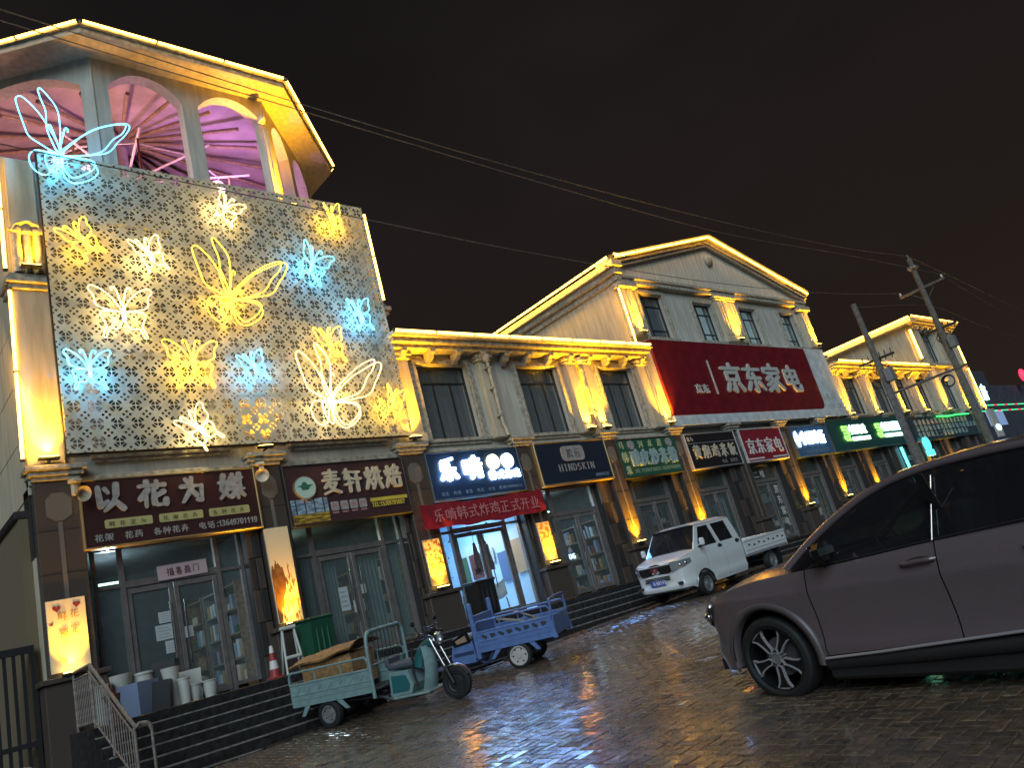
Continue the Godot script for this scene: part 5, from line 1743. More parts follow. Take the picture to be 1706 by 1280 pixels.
func pot(label: String, x: float, z: float, y: float, h: float, r0: float, r1: float, m: Material, style := 0) -> void:
	var t := thing("flower_pot", label, "pot", Vector3(x, y, z), rng.randf() * TAU, "flower pots by the flower shop door")
	var mb := MB.new()
	var seg := 20
	if style == 0:     # tapered round pot with lip
		mb.lathe([Vector2(0, 0.0), Vector2(r0, 0.0), Vector2(lerpf(r0, r1, 0.5), h * 0.5), Vector2(r1 * 0.95, h * 0.93), Vector2(r1 * 1.06, h * 0.94), Vector2(r1 * 1.06, h), Vector2(r1 * 0.93, h), Vector2(r1 * 0.85, h * 0.86), Vector2(0, h * 0.84)], Transform3D(), seg)
	elif style == 1:   # square planter
		seg = 4
		var p := []
		for k in 4:
			p.append(Vector2(1 if k in [0, 3] else -1, 1 if k < 2 else -1))
		for k in 4:
			var a: Vector2 = p[k]; var b: Vector2 = p[(k + 1) % 4]
			mb.quad(Vector3(a.x * r0, 0, a.y * r0), Vector3(b.x * r0, 0, b.y * r0), Vector3(b.x * r1, h, b.y * r1), Vector3(a.x * r1, h, a.y * r1), Vector3(a.x + b.x, 0, a.y + b.y))
			mb.quad(Vector3(a.x * r1, h, a.y * r1), Vector3(b.x * r1, h, b.y * r1), Vector3(b.x * r1 * 0.85, h, b.y * r1 * 0.85), Vector3(a.x * r1 * 0.85, h, a.y * r1 * 0.85), Vector3.UP)
			mb.quad(Vector3(a.x * r1 * 0.85, h, a.y * r1 * 0.85), Vector3(b.x * r1 * 0.85, h, b.y * r1 * 0.85), Vector3(b.x * r0 * 0.85, h * 0.8, b.y * r0 * 0.85), Vector3(a.x * r0 * 0.85, h * 0.8, a.y * r0 * 0.85), Vector3(-a.x - b.x, 0, -a.y - b.y))
		mb.quad(Vector3(-r1, h * 0.82, -r1) * Vector3(0.86, 1, 0.86), Vector3(r1, h * 0.82, -r1) * Vector3(0.86, 1, 0.86), Vector3(r1, h * 0.82, r1) * Vector3(0.86, 1, 0.86), Vector3(-r1, h * 0.82, r1) * Vector3(0.86, 1, 0.86), Vector3.UP)
	else:              # waisted urn
		mb.lathe([Vector2(0, 0.0), Vector2(r0, 0.0), Vector2(r0 * 0.9, h * 0.2), Vector2(r0 * 0.78, h * 0.5), Vector2(r1 * 0.85, h * 0.8), Vector2(r1, h), Vector2(r1 * 0.9, h), Vector2(r1 * 0.75, h * 0.85), Vector2(0, h * 0.83)], Transform3D(), seg)
	part("bowl", mb, m, t)
	var so := MB.new()
	so.lathe([Vector2(r1 * 0.8, h * 0.87), Vector2(0, h * 0.89)], Transform3D(), 12)
	part("soil", so, M.black, t)

func build_props() -> void:
	var l := 0.03
	pot("white waisted urn at the back left of the pot group", 4.02, 0.15, l, 0.72, 0.16, 0.19, M.pot_white, 2)
	pot("white round pot just right of the tall white urn", 4.4, 0.1, l, 0.68, 0.13, 0.17, M.pot_white, 0)
	pot("small white pot behind the left railing, half hidden", 3.68, 0.3, l, 0.62, 0.14, 0.17, M.pot_white, 0)
	pot("brown glazed round pot nearest the railing", 3.78, 0.72, l, 0.42, 0.14, 0.2, M.pot_brown, 2)
	pot("brown glazed jar in the middle of the pot group", 4.42, 0.55, l, 0.46, 0.13, 0.19, M.pot_brown, 2)
	pot("white waisted pot in the front middle of the pot group", 4.62, 0.78, l, 0.62, 0.13, 0.15, M.pot_white, 2)
	pot("large pale blue tapered planter at the front left of the pot group", 4.05, 0.95, l, 0.5, 0.15, 0.22, M.pot_blue, 1)
	pot("black square planter in front between blue and white pots", 4.36, 0.98, l, 0.44, 0.14, 0.17, M.pot_black, 1)
	pot("tall black planter at the back by the door", 4.78, 0.1, l, 0.78, 0.16, 0.19, M.pot_black, 1)
	pot("white square planter stacked on the right of the black one", 5.08, 0.3, l, 0.52, 0.17, 0.19, M.pot_white, 1)
	pot("small white tapered pot at the right front", 4.93, 0.85, l, 0.26, 0.09, 0.14, M.pot_white, 0)
	pot("small white tapered pot farthest right", 5.2, 0.85, l, 0.27, 0.09, 0.14, M.pot_white, 0)
	pot("tall slim white pot right beside the front waisted one", 4.75, 0.95, l, 0.4, 0.08, 0.1, M.pot_white, 0)
	# dark red fan of cloth leaning on the railing
	var um := MB.new()
	um.lathe([Vector2(0.0, 0.0), Vector2(0.05, 0.1), Vector2(0.075, 0.4), Vector2(0.04, 0.62), Vector2(0.012, 0.66), Vector2(0.012, 0.8)], Transform3D(Basis(Vector3(0, 0, 1), 0.12), Vector3(3.52, -0.12, 1.75)), 10)
	solo("folded_umbrella", um, M.cloth_red, "dark red folded umbrella leaning inside the railing", "umbrella")
	# traffic cone
	var c := thing("traffic_cone", "red and white traffic cone beside the white folding stool", "cone", Vector3(6.52, l, 0.5))
	var cm := MB.new()
	cm.bx(-0.13, 0.13, 0, 0.03, -0.13, 0.13, 0.01)
	cm.lathe([Vector2(0.1, 0.03), Vector2(0.082, 0.17), Vector2(0, 0.17)], Transform3D(), 16)
	part("cone", cm, M.cone_red, c)
	cm = MB.new()
	cm.lathe([Vector2(0.064, 0.32), Vector2(0.046, 0.46), Vector2(0, 0.46)], Transform3D(), 16)
	part("red_band", cm, M.cone_red, c)
	var cw := MB.new()
	cw.lathe([Vector2(0.082, 0.17), Vector2(0.064, 0.32)], Transform3D(), 16)
	part("white_band", cw, M.letter_white, c)
	cw = MB.new()
	cw.lathe([Vector2(0.046, 0.46), Vector2(0.03, 0.58), Vector2(0.022, 0.59), Vector2(0, 0.59)], Transform3D(), 16)
	part("white_band", cw, M.letter_white, c)
	# white folding stand
	var s := thing("folding_step_stool", "white plastic folding step stool standing by the green bin", "stool", Vector3(6.9, l, 0.5), -0.2)
	for sx in [-1.0, 1.0]:
		var lg := MB.new()
		lg.tube(PackedVector3Array([Vector3(0.17 * sx, 0, 0.16), Vector3(0.11 * sx, 0.82, 0.02)]), 0.024, 6)
		part("leg", lg, M.pot_white, s)
		var lb := MB.new()
		lb.tube(PackedVector3Array([Vector3(0.17 * sx, 0, -0.2), Vector3(0.11 * sx, 0.8, -0.02)]), 0.022, 6)
		part("leg", lb, M.pot_white, s)
	var tr := MB.new()
	tr.box(Vector3(0, 0.84, 0), Vector3(0.3, 0.07, 0.16), 0.02)
	part("top", tr, M.pot_white, s)
	var st := MB.new()
	st.box(Vector3(0, 0.3, 0.12), Vector3(0.3, 0.06, 0.14), 0.015)
	part("step", st, M.pot_white, s)
	# wheelie bin
	for k in 2:
		var b := thing("wheelie_bin", ["dark green wheelie bin in front of the bakery pillar", "black wheelie bin left of the lit doorway"][k], "bin", [Vector3(7.42, l, 0.55), Vector3(11.72, l, 0.45)][k], [0.1, -0.1][k])
		var bm := MB.new()
		bm.prism(PackedVector2Array([Vector2(-0.22, 0.12), Vector2(0.2, 0.12), Vector2(0.29, 0.86), Vector2(-0.28, 0.86)]), -0.24, 0.24, Transform3D(Basis(Vector3(0, 0, -1), Vector3(0, 1, 0), Vector3(1, 0, 0)), Vector3.ZERO))
		for q in 3:
			bm.bx(-0.14 + q * 0.12, -0.1 + q * 0.12, 0.2, 0.8, 0.2, 0.27, 0.01)
		part("body", bm, [M.bin_green, M.pot_black][k], b)
		var lm := MB.new()
		lm.box(Vector3(0, 0.9, -0.01), Vector3(0.56, 0.06, 0.62), 0.025, Basis(Vector3(1, 0, 0), 0.05))
		lm.bar(Vector3(-0.24, 0.9, -0.32), Vector3(0.24, 0.9, -0.32), 0.02, 6)
		part("lid", lm, [M.bin_green, M.pot_black][k], b)
		for sx in [-1.0, 1.0]:
			var wm := MB.new()
			wm.lathe([Vector2(0, -0.03), Vector2(0.1, -0.03), Vector2(0.1, 0.03), Vector2(0, 0.03)], Transform3D(Basis(Vector3(0, 0, 1), PI / 2), Vector3(0.2 * sx, 0.1, -0.2)), 14)
			part("wheel", wm, M.rubber, b)
	# barred gate to the side yard
	var g := thing("barred_gate", "dark barred metal gate left of the flower shop", "gate", Vector3(1.55, gy(2, 0) - 0.1, -0.3))
	var gf := MB.new()
	var gh := 1.56 - g.position.y
	gf.bx(0, 0.06, 0, gh, -0.03, 0.03)
	gf.bx(1.3, 1.36, 0, gh, -0.03, 0.03)
	gf.bx(0.06, 1.3, gh - 0.12, gh, -0.03, 0.03)
	gf.bx(0.06, 1.3, 0.9, 0.98, -0.03, 0.03)
	gf.bx(0.06, 1.3, 0.05, 0.12, -0.03, 0.03)
	part("frame", gf, M.dark_metal, g)
	for k in 9:
		var bm := MB.new()
		bm.bx(0.13 + k * 0.13, 0.18 + k * 0.13, 0.12, gh - 0.12, -0.012, 0.012)
		part("bar", bm, M.dark_metal, g)
	var pv := MB.new()
	pv.tube(curve([Vector3(2.62, gy(2.6, 2.4) - 0.05, 3.4), Vector3(2.5, gy(2.6, 2.4) + 0.3, 3.0), Vector3(2.3, gy(2.6, 2.4) + 0.62, 2.3), Vector3(2.2, gy(2.6, 2.4) + 0.66, 2.0)]), 0.03, 8)
	solo("white_pipe_rail", pv, M.rail_paint, "short bent white pipe rail at the lower left edge", "rail")
	# loudspeakers under the capitals
	for k in 2:
		var h := thing("horn_speaker", ["small cream horn speaker under the leftmost capital", "small cream horn speaker under the capital between flower shop and bakery"][k], "speaker", [Vector3(3.68, 3.95, 0.12), Vector3(7.12, 4.02, 0.12)][k], [0.3, -0.5][k])
		var hm := MB.new()
		hm.lathe([Vector2(0.02, 0.0), Vector2(0.04, 0.08), Vector2(0.13, 0.2), Vector2(0.14, 0.205), Vector2(0.12, 0.19), Vector2(0.0, 0.1)], Transform3D(Basis(Vector3(1, 0, 0), PI * 0.6), Vector3.ZERO), 16)
		part("horn", hm, M.horn, h)
		var hb := MB.new()
		hb.bx(-0.05, 0.05, -0.02, 0.2, -0.1, -0.02, 0.01)
		hb.bx(-0.1, 0.08, 0.2, 0.26, -0.1, 0.06, 0.01)
		part("bracket", hb, M.horn, h)
	# couplet banner and notices on the flower shop door
	var bn := thing("door_banner", "pale pink printed strip over the flower shop door", "banner", Vector3(4.98, 2.26, -0.32))
	bn.rotation.z = 0.02
	var bb := MB.new()
	bb.bx(0, 0.92, 0, 0.27, -0.004, 0.0)
	part("strip", bb, M.paper_pink, bn)
	row(bn, "福喜盈门", 0.16, 0.06, 0.13, 0.15, 0.16, 0.0, 0.1, 0.002, M.paper_ink, false)
	for q in [[4.92, 1.5, 0.3, 0.2, "upper notice sheet on the left leaf of the flower shop door"], [4.84, 1.2, 0.32, 0.27, "larger notice sheet on the left leaf of the flower shop door"], [4.98, 0.95, 0.26, 0.22, "lowest notice sheet on the left leaf of the flower shop door"], [5.34, 1.16, 0.16, 0.2, "notice sheet by the handle of the flower shop door"], [8.6, 1.0, 0.22, 0.5, "tall pale notice on the left leaf of the bakery door"], [8.9, 0.92, 0.26, 0.26, "square pale notice at the handle of the bakery door"], [9.12, 1.28, 0.15, 0.2, "small white card on the bakery door handle"]]:
		var n := thing("notice", q[4], "notice", Vector3(q[0], q[1], -0.384))
		var nm := MB.new()
		nm.bx(0, q[2], 0, q[3], -0.003, 0.0)
		part("sheet", nm, M.paper_white, n)
		var nl := MB.new()
		for k in 4:
			nl.bx(q[2] * 0.12, q[2] * (0.85 - 0.12 * (k % 2)), q[3] * (0.16 + 0.2 * k), q[3] * (0.22 + 0.2 * k), 0.0, 0.0012)
		part("print", nl, M.grey_print, n)
	for q in [[4.6, -1.9, 1.4, "dim tube lamp deep inside the flower shop", Color(0.8, 0.95, 1.0)], [16.4, -1.6, 1.1, "dim tube lamp inside the skin care shop", Color(0.8, 0.95, 1.0)], [8.5, -2.4, 0.8, "dim tube lamp behind the bakery curtains", Color(0.85, 1.0, 0.9)]]:
		var tl := thing("tube_lamp", q[3], "lamp", Vector3(q[0], 2.6, q[1]))
		var tm := MB.new()
		tm.bar(Vector3(-0.22, 0, 0), Vector3(0.22, 0, 0), 0.025, 8)
		part("tube", tm, M.lit_post, tl)
		omni(tl, Vector3.ZERO, q[4], q[2], 0.02)
	for q in [["上二楼", 25.9, 2.42, 0.3, 0.42, 0.0, "white stickers of large characters over the appliance shop door"], ["京东家电", 27.35, 1.75, 0.34, 0.0, -0.42, "column of white character stickers on the appliance shop glass"], ["花卉", 15.7, 1.4, 0.16, 0.0, -0.2, "small white character stickers on the skin care shop glass"]]:
		var tk := thing("window_sticker", q[6], "sticker", Vector3(q[1], q[2], -0.37))
		var sm := MB.new()
		for i in str(q[0]).length():
			glyph(sm, str(q[0])[i], q[4] * i, q[5] * i, q[3], q[3], 0.0, 0.11, 0.002)
		part("lettering", sm, M.letter_white, tk)
	var au := thing("window_sign", "small glowing cyan letters behind the skin care shop glass", "sign", Vector3(15.62, 1.02, -0.46))
	latin(au, "AUG", 0.0, 0.0, 0.14, 0.0, M.lit_far, true, 1.0, 0.01)
	# inside the lit shop
	area_room()

func area_room() -> void:
	var t := thing("ceiling_light", "bright square ceiling light inside the lit fried chicken shop", "light", Vector3(12.8, 3.02, -2.2))
	var m := MB.new()
	m.bx(-0.9, 0.9, -0.02, 0.05, -0.7, 0.7, 0.01)
	part("panel", m, M.room_panel, t)
	area(t, Vector3(0, -0.03, 0), Vector3.DOWN, Vector3.RIGHT, 1.8, 1.4, Color(0.55, 0.8, 1.0), 3.2)
	var tb := thing("table", "white cafe table inside the lit shop", "table", Vector3(12.95, 0.03, -1.6))
	var tm := MB.new()
	tm.bx(-0.5, 0.5, 0.72, 0.75, -0.35, 0.35, 0.008)
	part("top", tm, M.pot_white, tb)
	for sx in [-0.42, 0.42]:
		for sz in [-0.28, 0.28]:
			var lg := MB.new()
			lg.bar(Vector3(sx, 0, sz), Vector3(sx, 0.72, sz), 0.02, 6)
			part("leg", lg, M.grey, tb)
	for k in 2:
		var c := thing("chair", ["white shell chair at the left of the cafe table", "white shell chair at the right of the cafe table"][k], "chair", [Vector3(12.25, 0.03, -1.2), Vector3(13.7, 0.03, -1.3)][k], [0.6, 2.4][k])
		var g := []
		for i in 7:
			var r := []
			for j in 9:
				var u := j / 4.0 - 1.0
				var v := i / 6.0
				r.append(Vector3(u * 0.23, 0.45 + 0.1 * u * u + (0.0 if v < 0.5 else (v - 0.5) * 0.8), 0.22 - 0.42 * minf(v * 2.0, 1.0) - 0.08 * maxf(0.0, v - 0.5)))
			g.append(r)
		var cm := MB.new()
		cm.grid(g)
		part("shell", cm, M.pot_white, c)
		for sx in [-0.17, 0.17]:
			for sz in [-0.17, 0.17]:
				var lg := MB.new()
				lg.bar(Vector3(sx * 1.2, 0, sz * 1.2), Vector3(sx, 0.46, sz), 0.014, 6)
				part("leg", lg, M.wood_pale, c)
	for k in 2:
		var a := thing("apron", ["dark red apron hung inside the lit glass door, left one", "dark red apron hung inside the lit glass door, right one"][k], "apron", Vector3([12.62, 12.98][k], 1.2, -0.5))
		var g := []
		for i in 8:
			var r := []
			for j in 9:
				var u := j / 4.0 - 1.0
				var v := i / 7.0
				r.append(Vector3(u * lerpf(0.12, 0.04, pow(v, 2)), 0.75 * v, 0.03 * sin(u * 6.0 + k) * (1.0 - v)))
			g.append(r)
		var am := MB.new()
		am.grid(g)
		part("cloth", am, M.cloth_dark, a)
		var sm := MB.new()
		sm.bar(Vector3(0, 0.74, 0), Vector3(0.02, 0.98, 0), 0.008, 5)
		part("strap", sm, M.cloth_dark, a)
	var ct := thing("counter", "pale blue counter with menu boards at the back of the lit shop", "counter", Vector3(12.8, 0.03, -3.4))
	var km := MB.new()
	km.bx(-1.2, 1.2, 0, 1.05, -0.3, 0.3, 0.02)
	part("body", km, M.counter_blue, ct)
	for k in 3:
		var mm := MB.new()
		mm.bx(-1.1 + k * 0.76, -0.42 + k * 0.76, 1.7, 2.4, -0.72, -0.69, 0.005)
		part("menu_board", mm, [M.menu_a, M.menu_b, M.menu_a][k], ct)
	var fr := thing("picture", "framed warm coloured food picture inside the lit shop", "picture", Vector3(11.6, 1.2, -1.6))
	var fm := MB.new()
	fm.bx(0.03, 0.06, 0, 0.9, -0.5, 0.5, 0.005)
	part("panel", fm, M.menu_b, fr)
	for k in 5:
		var pc := thing("picture", ["tall orange food poster on the lit shop's right wall", "dark blue menu poster on the lit shop's right wall", "small white notice on the lit shop's right wall", "red price list on the lit shop's right wall", "green leaf print deep on the lit shop's right wall"][k], "picture", Vector3(14.3, [1.0, 0.9, 1.5, 1.2, 0.7][k], -0.8 - 0.62 * k))
		var pm := MB.new()
		pm.bx(-0.03, 0.0, 0, [0.9, 0.8, 0.4, 0.7, 1.2][k], -0.24, 0.24, 0.004)
		part("panel", pm, [M.menu_b, M.menu_a, M.paper_white, M.cloth_red, M.leaf][k], pc)
	for k in 3:
		var pl := thing("pendant_lamp", ["pendant lamp nearest the lit shop door", "middle pendant lamp in the lit shop", "pendant lamp farthest inside the lit shop"][k], "lamp", Vector3(13.6, 2.35, -1.0 - 0.8 * k))
		var pm := MB.new()
		pm.lathe([Vector2(0.02, 0.14), Vector2(0.06, 0.1), Vector2(0.14, 0.0)], Transform3D(), 16)
		pm.bar(Vector3(0, 0.12, 0), Vector3(0, 0.7, 0), 0.006, 5)
		part("lamp_shade", pm, M.black, pl)
		var pb := MB.new()
		pb.ball(Vector3(0, 0.03, 0), Vector3.ONE * 0.045, 10, 6)
		part("bulb", pb, M.lit_cream, pl)
		omni(pl, Vector3(0, 0.03, 0), Color(1.0, 0.9, 0.75), 0.3, 0.02)
	var sk := thing("window_sticker", "dark round brush character sticker on the lit glass door", "sticker", Vector3(12.35, 1.12, -0.38))
	var skm := MB.new()
	glyph(skm, "鸡", 0, 0, 0.2, 0.2, 0.0, 0.12, 0.002)
	part("lettering", skm, M.black, sk)
	# leafy vine down the side light
	var v := thing("trailing_vine", "trailing leafy vine beside the left window of the lit doorway", "plant", Vector3(11.42, 1.05, -0.28))
	var vm := MB.new()
	vm.tube(curve([Vector3(0, 1.15, 0), Vector3(0.03, 0.8, 0.02), Vector3(0.0, 0.4, 0.03), Vector3(0.05, 0.0, 0.02)]), 0.008, 5)
	part("stem", vm, M.bin_green, v)
	var lm := MB.new()
	for k in 110:
		var y := rng.randf() * 1.15
		var c := Vector3(rng.randfn(0.02, 0.05), y, rng.randfn(0.03, 0.03))
		var d := Vector3(rng.randfn(0, 1), rng.randfn(-0.4, 0.6), rng.randfn(0.4, 0.6)).normalized()
		var w := d.cross(Vector3(0.3, 1, 0.1)).normalized()
		lm.tri(c, c + d * 0.035 + w * 0.018, c + d * 0.07)
		lm.tri(c, c + d * 0.07, c + d * 0.035 - w * 0.018)
	part("leaves", lm, M.leaf, v)
	v.get_child(1).set_meta("kind", "stuff")

func build_pavilion_ride() -> void:
	# what shows of the ride under the pavilion roof: pole, struts and dark red curved backs
	var t := thing("carousel", "pink lit carousel with poles, ring and dark red horses inside the arched pavilion", "carousel", Vector3(7.08, 11.0, -5.15))
	var dk := MB.new()
	dk.lathe([Vector2(0, 0), Vector2(3.7, 0), Vector2(3.7, 0.25), Vector2(0, 0.25)], Transform3D(), 32)
	part("deck", dk, M.pink_wall, t)
	var po := MB.new()
	po.bar(Vector3(0, 0.25, 0), Vector3(0, 4.6, 0), 0.14, 12)
	part("centre_pole", po, M.pink_wall, t)
	for k in 12:
		var a := TAU * k / 12.0 + 0.2
		var s := MB.new()
		s.bar(Vector3(0, 3.4, 0), Vector3(cos(a) * 3.5, 2.75, sin(a) * 3.5), 0.035, 6)
		s.bar(Vector3(cos(a) * 2.6, 2.92, sin(a) * 2.6), Vector3(cos(a + TAU / 12) * 2.6, 2.92, sin(a + TAU / 12) * 2.6), 0.025, 5)
		part("strut", s, M.ride_white, t)
		var p := MB.new()
		p.bar(Vector3(cos(a) * 2.9, 0.25, sin(a) * 2.9), Vector3(cos(a) * 2.9, 2.86, sin(a) * 2.9), 0.028, 8)
		part("pole", p, M.brass if k % 3 else M.ride_red, t)
	for k in 8:
		var a := TAU * k / 8.0 + 1.1
		var h := MB.new()
		var c := Vector3(cos(a) * 2.9, 0.95 + 0.25 * (k % 2), sin(a) * 2.9)
		var d := Vector3(-sin(a), 0, cos(a))
		h.tube(curve([c - d * 0.62 + Vector3(0, -0.18, 0), c - d * 0.5 + Vector3(0, 0.06, 0), c - d * 0.2 + Vector3(0, 0.1, 0), c + d * 0.15 + Vector3(0, 0.04, 0), c + d * 0.42 + Vector3(0, 0.12, 0), c + d * 0.58 + Vector3(0, 0.46, 0), c + d * 0.68 + Vector3(0, 0.56, 0), c + d * 0.9 + Vector3(0, 0.38, 0)]), 0.17, 8, false, 0.09)
		for q in [[-0.42, 0.1], [-0.36, -0.1], [0.34, 0.1], [0.4, -0.1]]:
			var b: Vector3 = c + d * float(q[0])
			h.tube(PackedVector3Array([b, b + d * 0.14 + Vector3(0, -0.3, 0), b - d * 0.04 + Vector3(0, -0.6, 0)]), 0.055, 6, false, 0.03)
		part("horse", h, M.ride_red, t)

func build_far() -> void:
	var t := thing("far_building", "dark far building with glowing white characters and red green light chains", "building", Vector3(76, 0.2, -7))
	var m := MB.new()
	m.bx(0, 26, 0, 8.6, -12, 0)
	m.bx(1.5, 9, 8.6, 10.2, -11, -0.3)
	part("wall", m, M.far_wall, t)
	row(t, "食府", 1.4, 7.1, 1.5, 1.5, 3.1, 0.05, 0.17, 0.05, M.lit_far, true)
	area(t, Vector3(3.5, 7.8, 0.3), Vector3(0, -0.2, 1), Vector3.RIGHT, 5.0, 1.2, Color(0.45, 0.7, 1.0), 1.0)
	for k in 3:
		var w := MB.new()
		w.bx(3.2 + k * 1.7, 4.7 + k * 1.7, 4.6, 6.0, 0.0, 0.06)
		part("window", w, M.far_window, t)
	for r in 2:
		for k in 16:
			var b := MB.new()
			var x: float = [0.6, 1.0][r] + k * 1.05
			var y: float = [6.55, 6.0][r] - 0.005 * k
			b.bar(Vector3(x, y, 0.25), Vector3(x + 0.75, y, 0.25), 0.05, 6)
			part("light_chain", b, M.far_green if k % 3 != 2 else M.far_red, t)
	var rs := MB.new()
	rs.ball(Vector3(16.3, 9.3, 1), Vector3(0.7, 0.7, 0.3), 10, 6)
	part("red_lantern_light", rs, M.far_red, t)
	var u := thing("far_building", "low dark building edge beyond the end tower, roof in shadow", "building", Vector3(56, 0.2, -10))
	var n := MB.new()
	n.bx(0, 14, 0, 6.4, -8, 0)
	part("wall", n, M.far_wall, u)
	# end kiosk under the end tower
	var k := thing("kiosk_sign", "white glowing oval sign on the grey end wall", "sign", Vector3(53.9, 2.5, 0.35))
	var km := MB.new()
	km.bx(-0.5, 0.7, 0, 1.8, -0.1, 0.0, 0.02)
	part("panel", km, M.white, k)
	var ko := MB.new()
	var op := PackedVector2Array()
	for i in 18:
		op.append(Vector2(0.1 + cos(TAU * i / 18) * 0.45, 0.6 + sin(TAU * i / 18) * 0.2))
	ko.prism(op, 0.0, 0.04)
	part("glowing_oval", ko, M.lit_post, k)

# ---------------------------------------------------------------- vehicles (x forward, y up, z to the right of the vehicle)
func vehicle(called: String, label: String, category: String, x: float, z: float, yaw: float, group := "", dy := 0.0) -> Node3D:
	var t := thing(called, label, category, Vector3.ZERO, 0.0, group)
	var n := Vector3(-0.024, 1, 0.05).normalized()
	var f := Vector3(cos(deg_to_rad(yaw)), 0, sin(deg_to_rad(yaw)))
	f = (f - n * f.dot(n)).normalized()
	t.transform = Transform3D(Basis(f, n, f.cross(n)), Vector3(x, gy(x, z) + dy, z))
	return t

func tab(t: Array, x: float) -> float:
	# piecewise table [[x, y], ...] with rising x, eased between entries
	if x <= t[0][0]:
		return t[0][1]
	for i in t.size() - 1:
		if x <= t[i + 1][0]:
			return lerpf(t[i][1], t[i + 1][1], (x - t[i][0]) / (t[i + 1][0] - t[i][0]))
	return t[t.size() - 1][1]

const ZAX := Basis(Vector3(1, 0, 0), Vector3(0, 0, 1), Vector3(0, -1, 0))   # turns the y axis of a lathe into z

func tyre(parent: Node, called: String, c: Vector3, r: float, w: float, rim: float) -> MeshInstance3D:
	var mb := MB.new()
	var prof := []
	for q in [[rim, -0.42], [rim + (r - rim) * 0.3, -0.5], [r - 0.03, -0.47], [r - 0.008, -0.4], [r, -0.25], [r - 0.006, -0.2], [r, -0.14], [r, -0.05], [r - 0.006, 0.0], [r, 0.05], [r, 0.14], [r - 0.006, 0.2], [r, 0.25], [r - 0.008, 0.4], [r - 0.03, 0.47], [rim + (r - rim) * 0.3, 0.5], [rim, 0.42]]:
		prof.append(Vector2(q[0], q[1] * w))
	mb.lathe(prof, Transform3D(ZAX, c), 40)
	var wh := part("wheel", mb, M.rubber, parent)
	return wh

# simple pressed steel wheel: side = +1 shows its face to +z
func steel_wheel(parent: Node, c: Vector3, r: float, w: float, rim: float, side: float, m: Material, windows := 8) -> void:
	var wh := tyre(parent, "wheel", c, r, w, rim)
	var d := MB.new()
	var s := side * w
	d.lathe([Vector2(rim + 0.008, s * 0.46), Vector2(rim - 0.012, s * 0.46), Vector2(rim - 0.02, s * 0.3), Vector2(rim * 0.8, s * 0.24), Vector2(rim * 0.6, s * 0.3), Vector2(rim * 0.35, s * 0.3), Vector2(rim * 0.3, s * 0.42), Vector2(0.0, s * 0.44)], Transform3D(ZAX, c), 28)
	part("rim", d, m, wh)
	var h := MB.new()
	for k in windows:
		var a := TAU * k / windows
		h.box(c + Vector3(cos(a) * rim * 0.72, sin(a) * rim * 0.72, s * 0.285), Vector3(rim * 0.2, rim * 0.16, absf(s) * 0.03), 0.004, Basis(Vector3(0, 0, 1), a))
	part("rim_openings", h, M.black, wh)

func mirror_z(p: Vector3) -> Vector3:
	return Vector3(p.x, p.y, -p.z)

# half outline in plan from tail to nose (x, half width), resampled evenly
func outline(pts: Array, step: float) -> Array:
	var v := []
	for q in pts:
		v.append(Vector3(q[0], 0, q[1]))
	var c := curve(v, false, 12)
	var out := [c[0]]
	for p in c:
		if p.distance_to(out[-1]) >= step:
			out.append(p)
	out.append(c[c.size() - 1])
	return out

# the flank of a body between two stations along the outline; low/high give its lower and upper edge
func flank(mb: MB, line: Array, xa: float, xb: float, low: Callable, high: Callable, side: float, bulge: Array, rows := 10) -> void:
	var cols := []
	for i in line.size():
		var p: Vector3 = line[i]
		if p.x < xa - 0.0001 or p.x > xb + 0.0001:
			if i > 0 and i < line.size():
				for e in [xa, xb]:
					var a: Vector3 = line[i - 1]
					if (a.x < e and p.x > e) or (a.x > e and p.x < e):
						cols.append(a.lerp(p, (e - a.x) / (p.x - a.x)))
			continue
		if i > 0:
			for e in [xa, xb]:
				var a: Vector3 = line[i - 1]
				if (a.x < e and p.x > e) or (a.x > e and p.x < e):
					cols.append(a.lerp(p, (e - a.x) / (p.x - a.x)))
		cols.append(p)
	var g := []
	for r in rows + 1:
		var s := r / float(rows)
		var row_ := []
		for i in cols.size():
			var p: Vector3 = cols[i]
			var q0: Vector3 = cols[maxi(i - 1, 0)]
			var q1: Vector3 = cols[mini(i + 1, cols.size() - 1)]
			var d := (q1 - q0).normalized()
			var nrm := Vector3(d.z, 0, -d.x)
			if nrm.dot(Vector3(p.x * 0.15, 0, p.z) + Vector3(0.001, 0, 0)) < 0.0:
				nrm = -nrm
			var y := lerpf(low.call(p.x), high.call(p.x), s)
			var inset := tab(bulge, y)
			var w := p - nrm * inset
			row_.append(Vector3(w.x, y, w.z * side))
		g.append(row_)
	mb.grid(g)

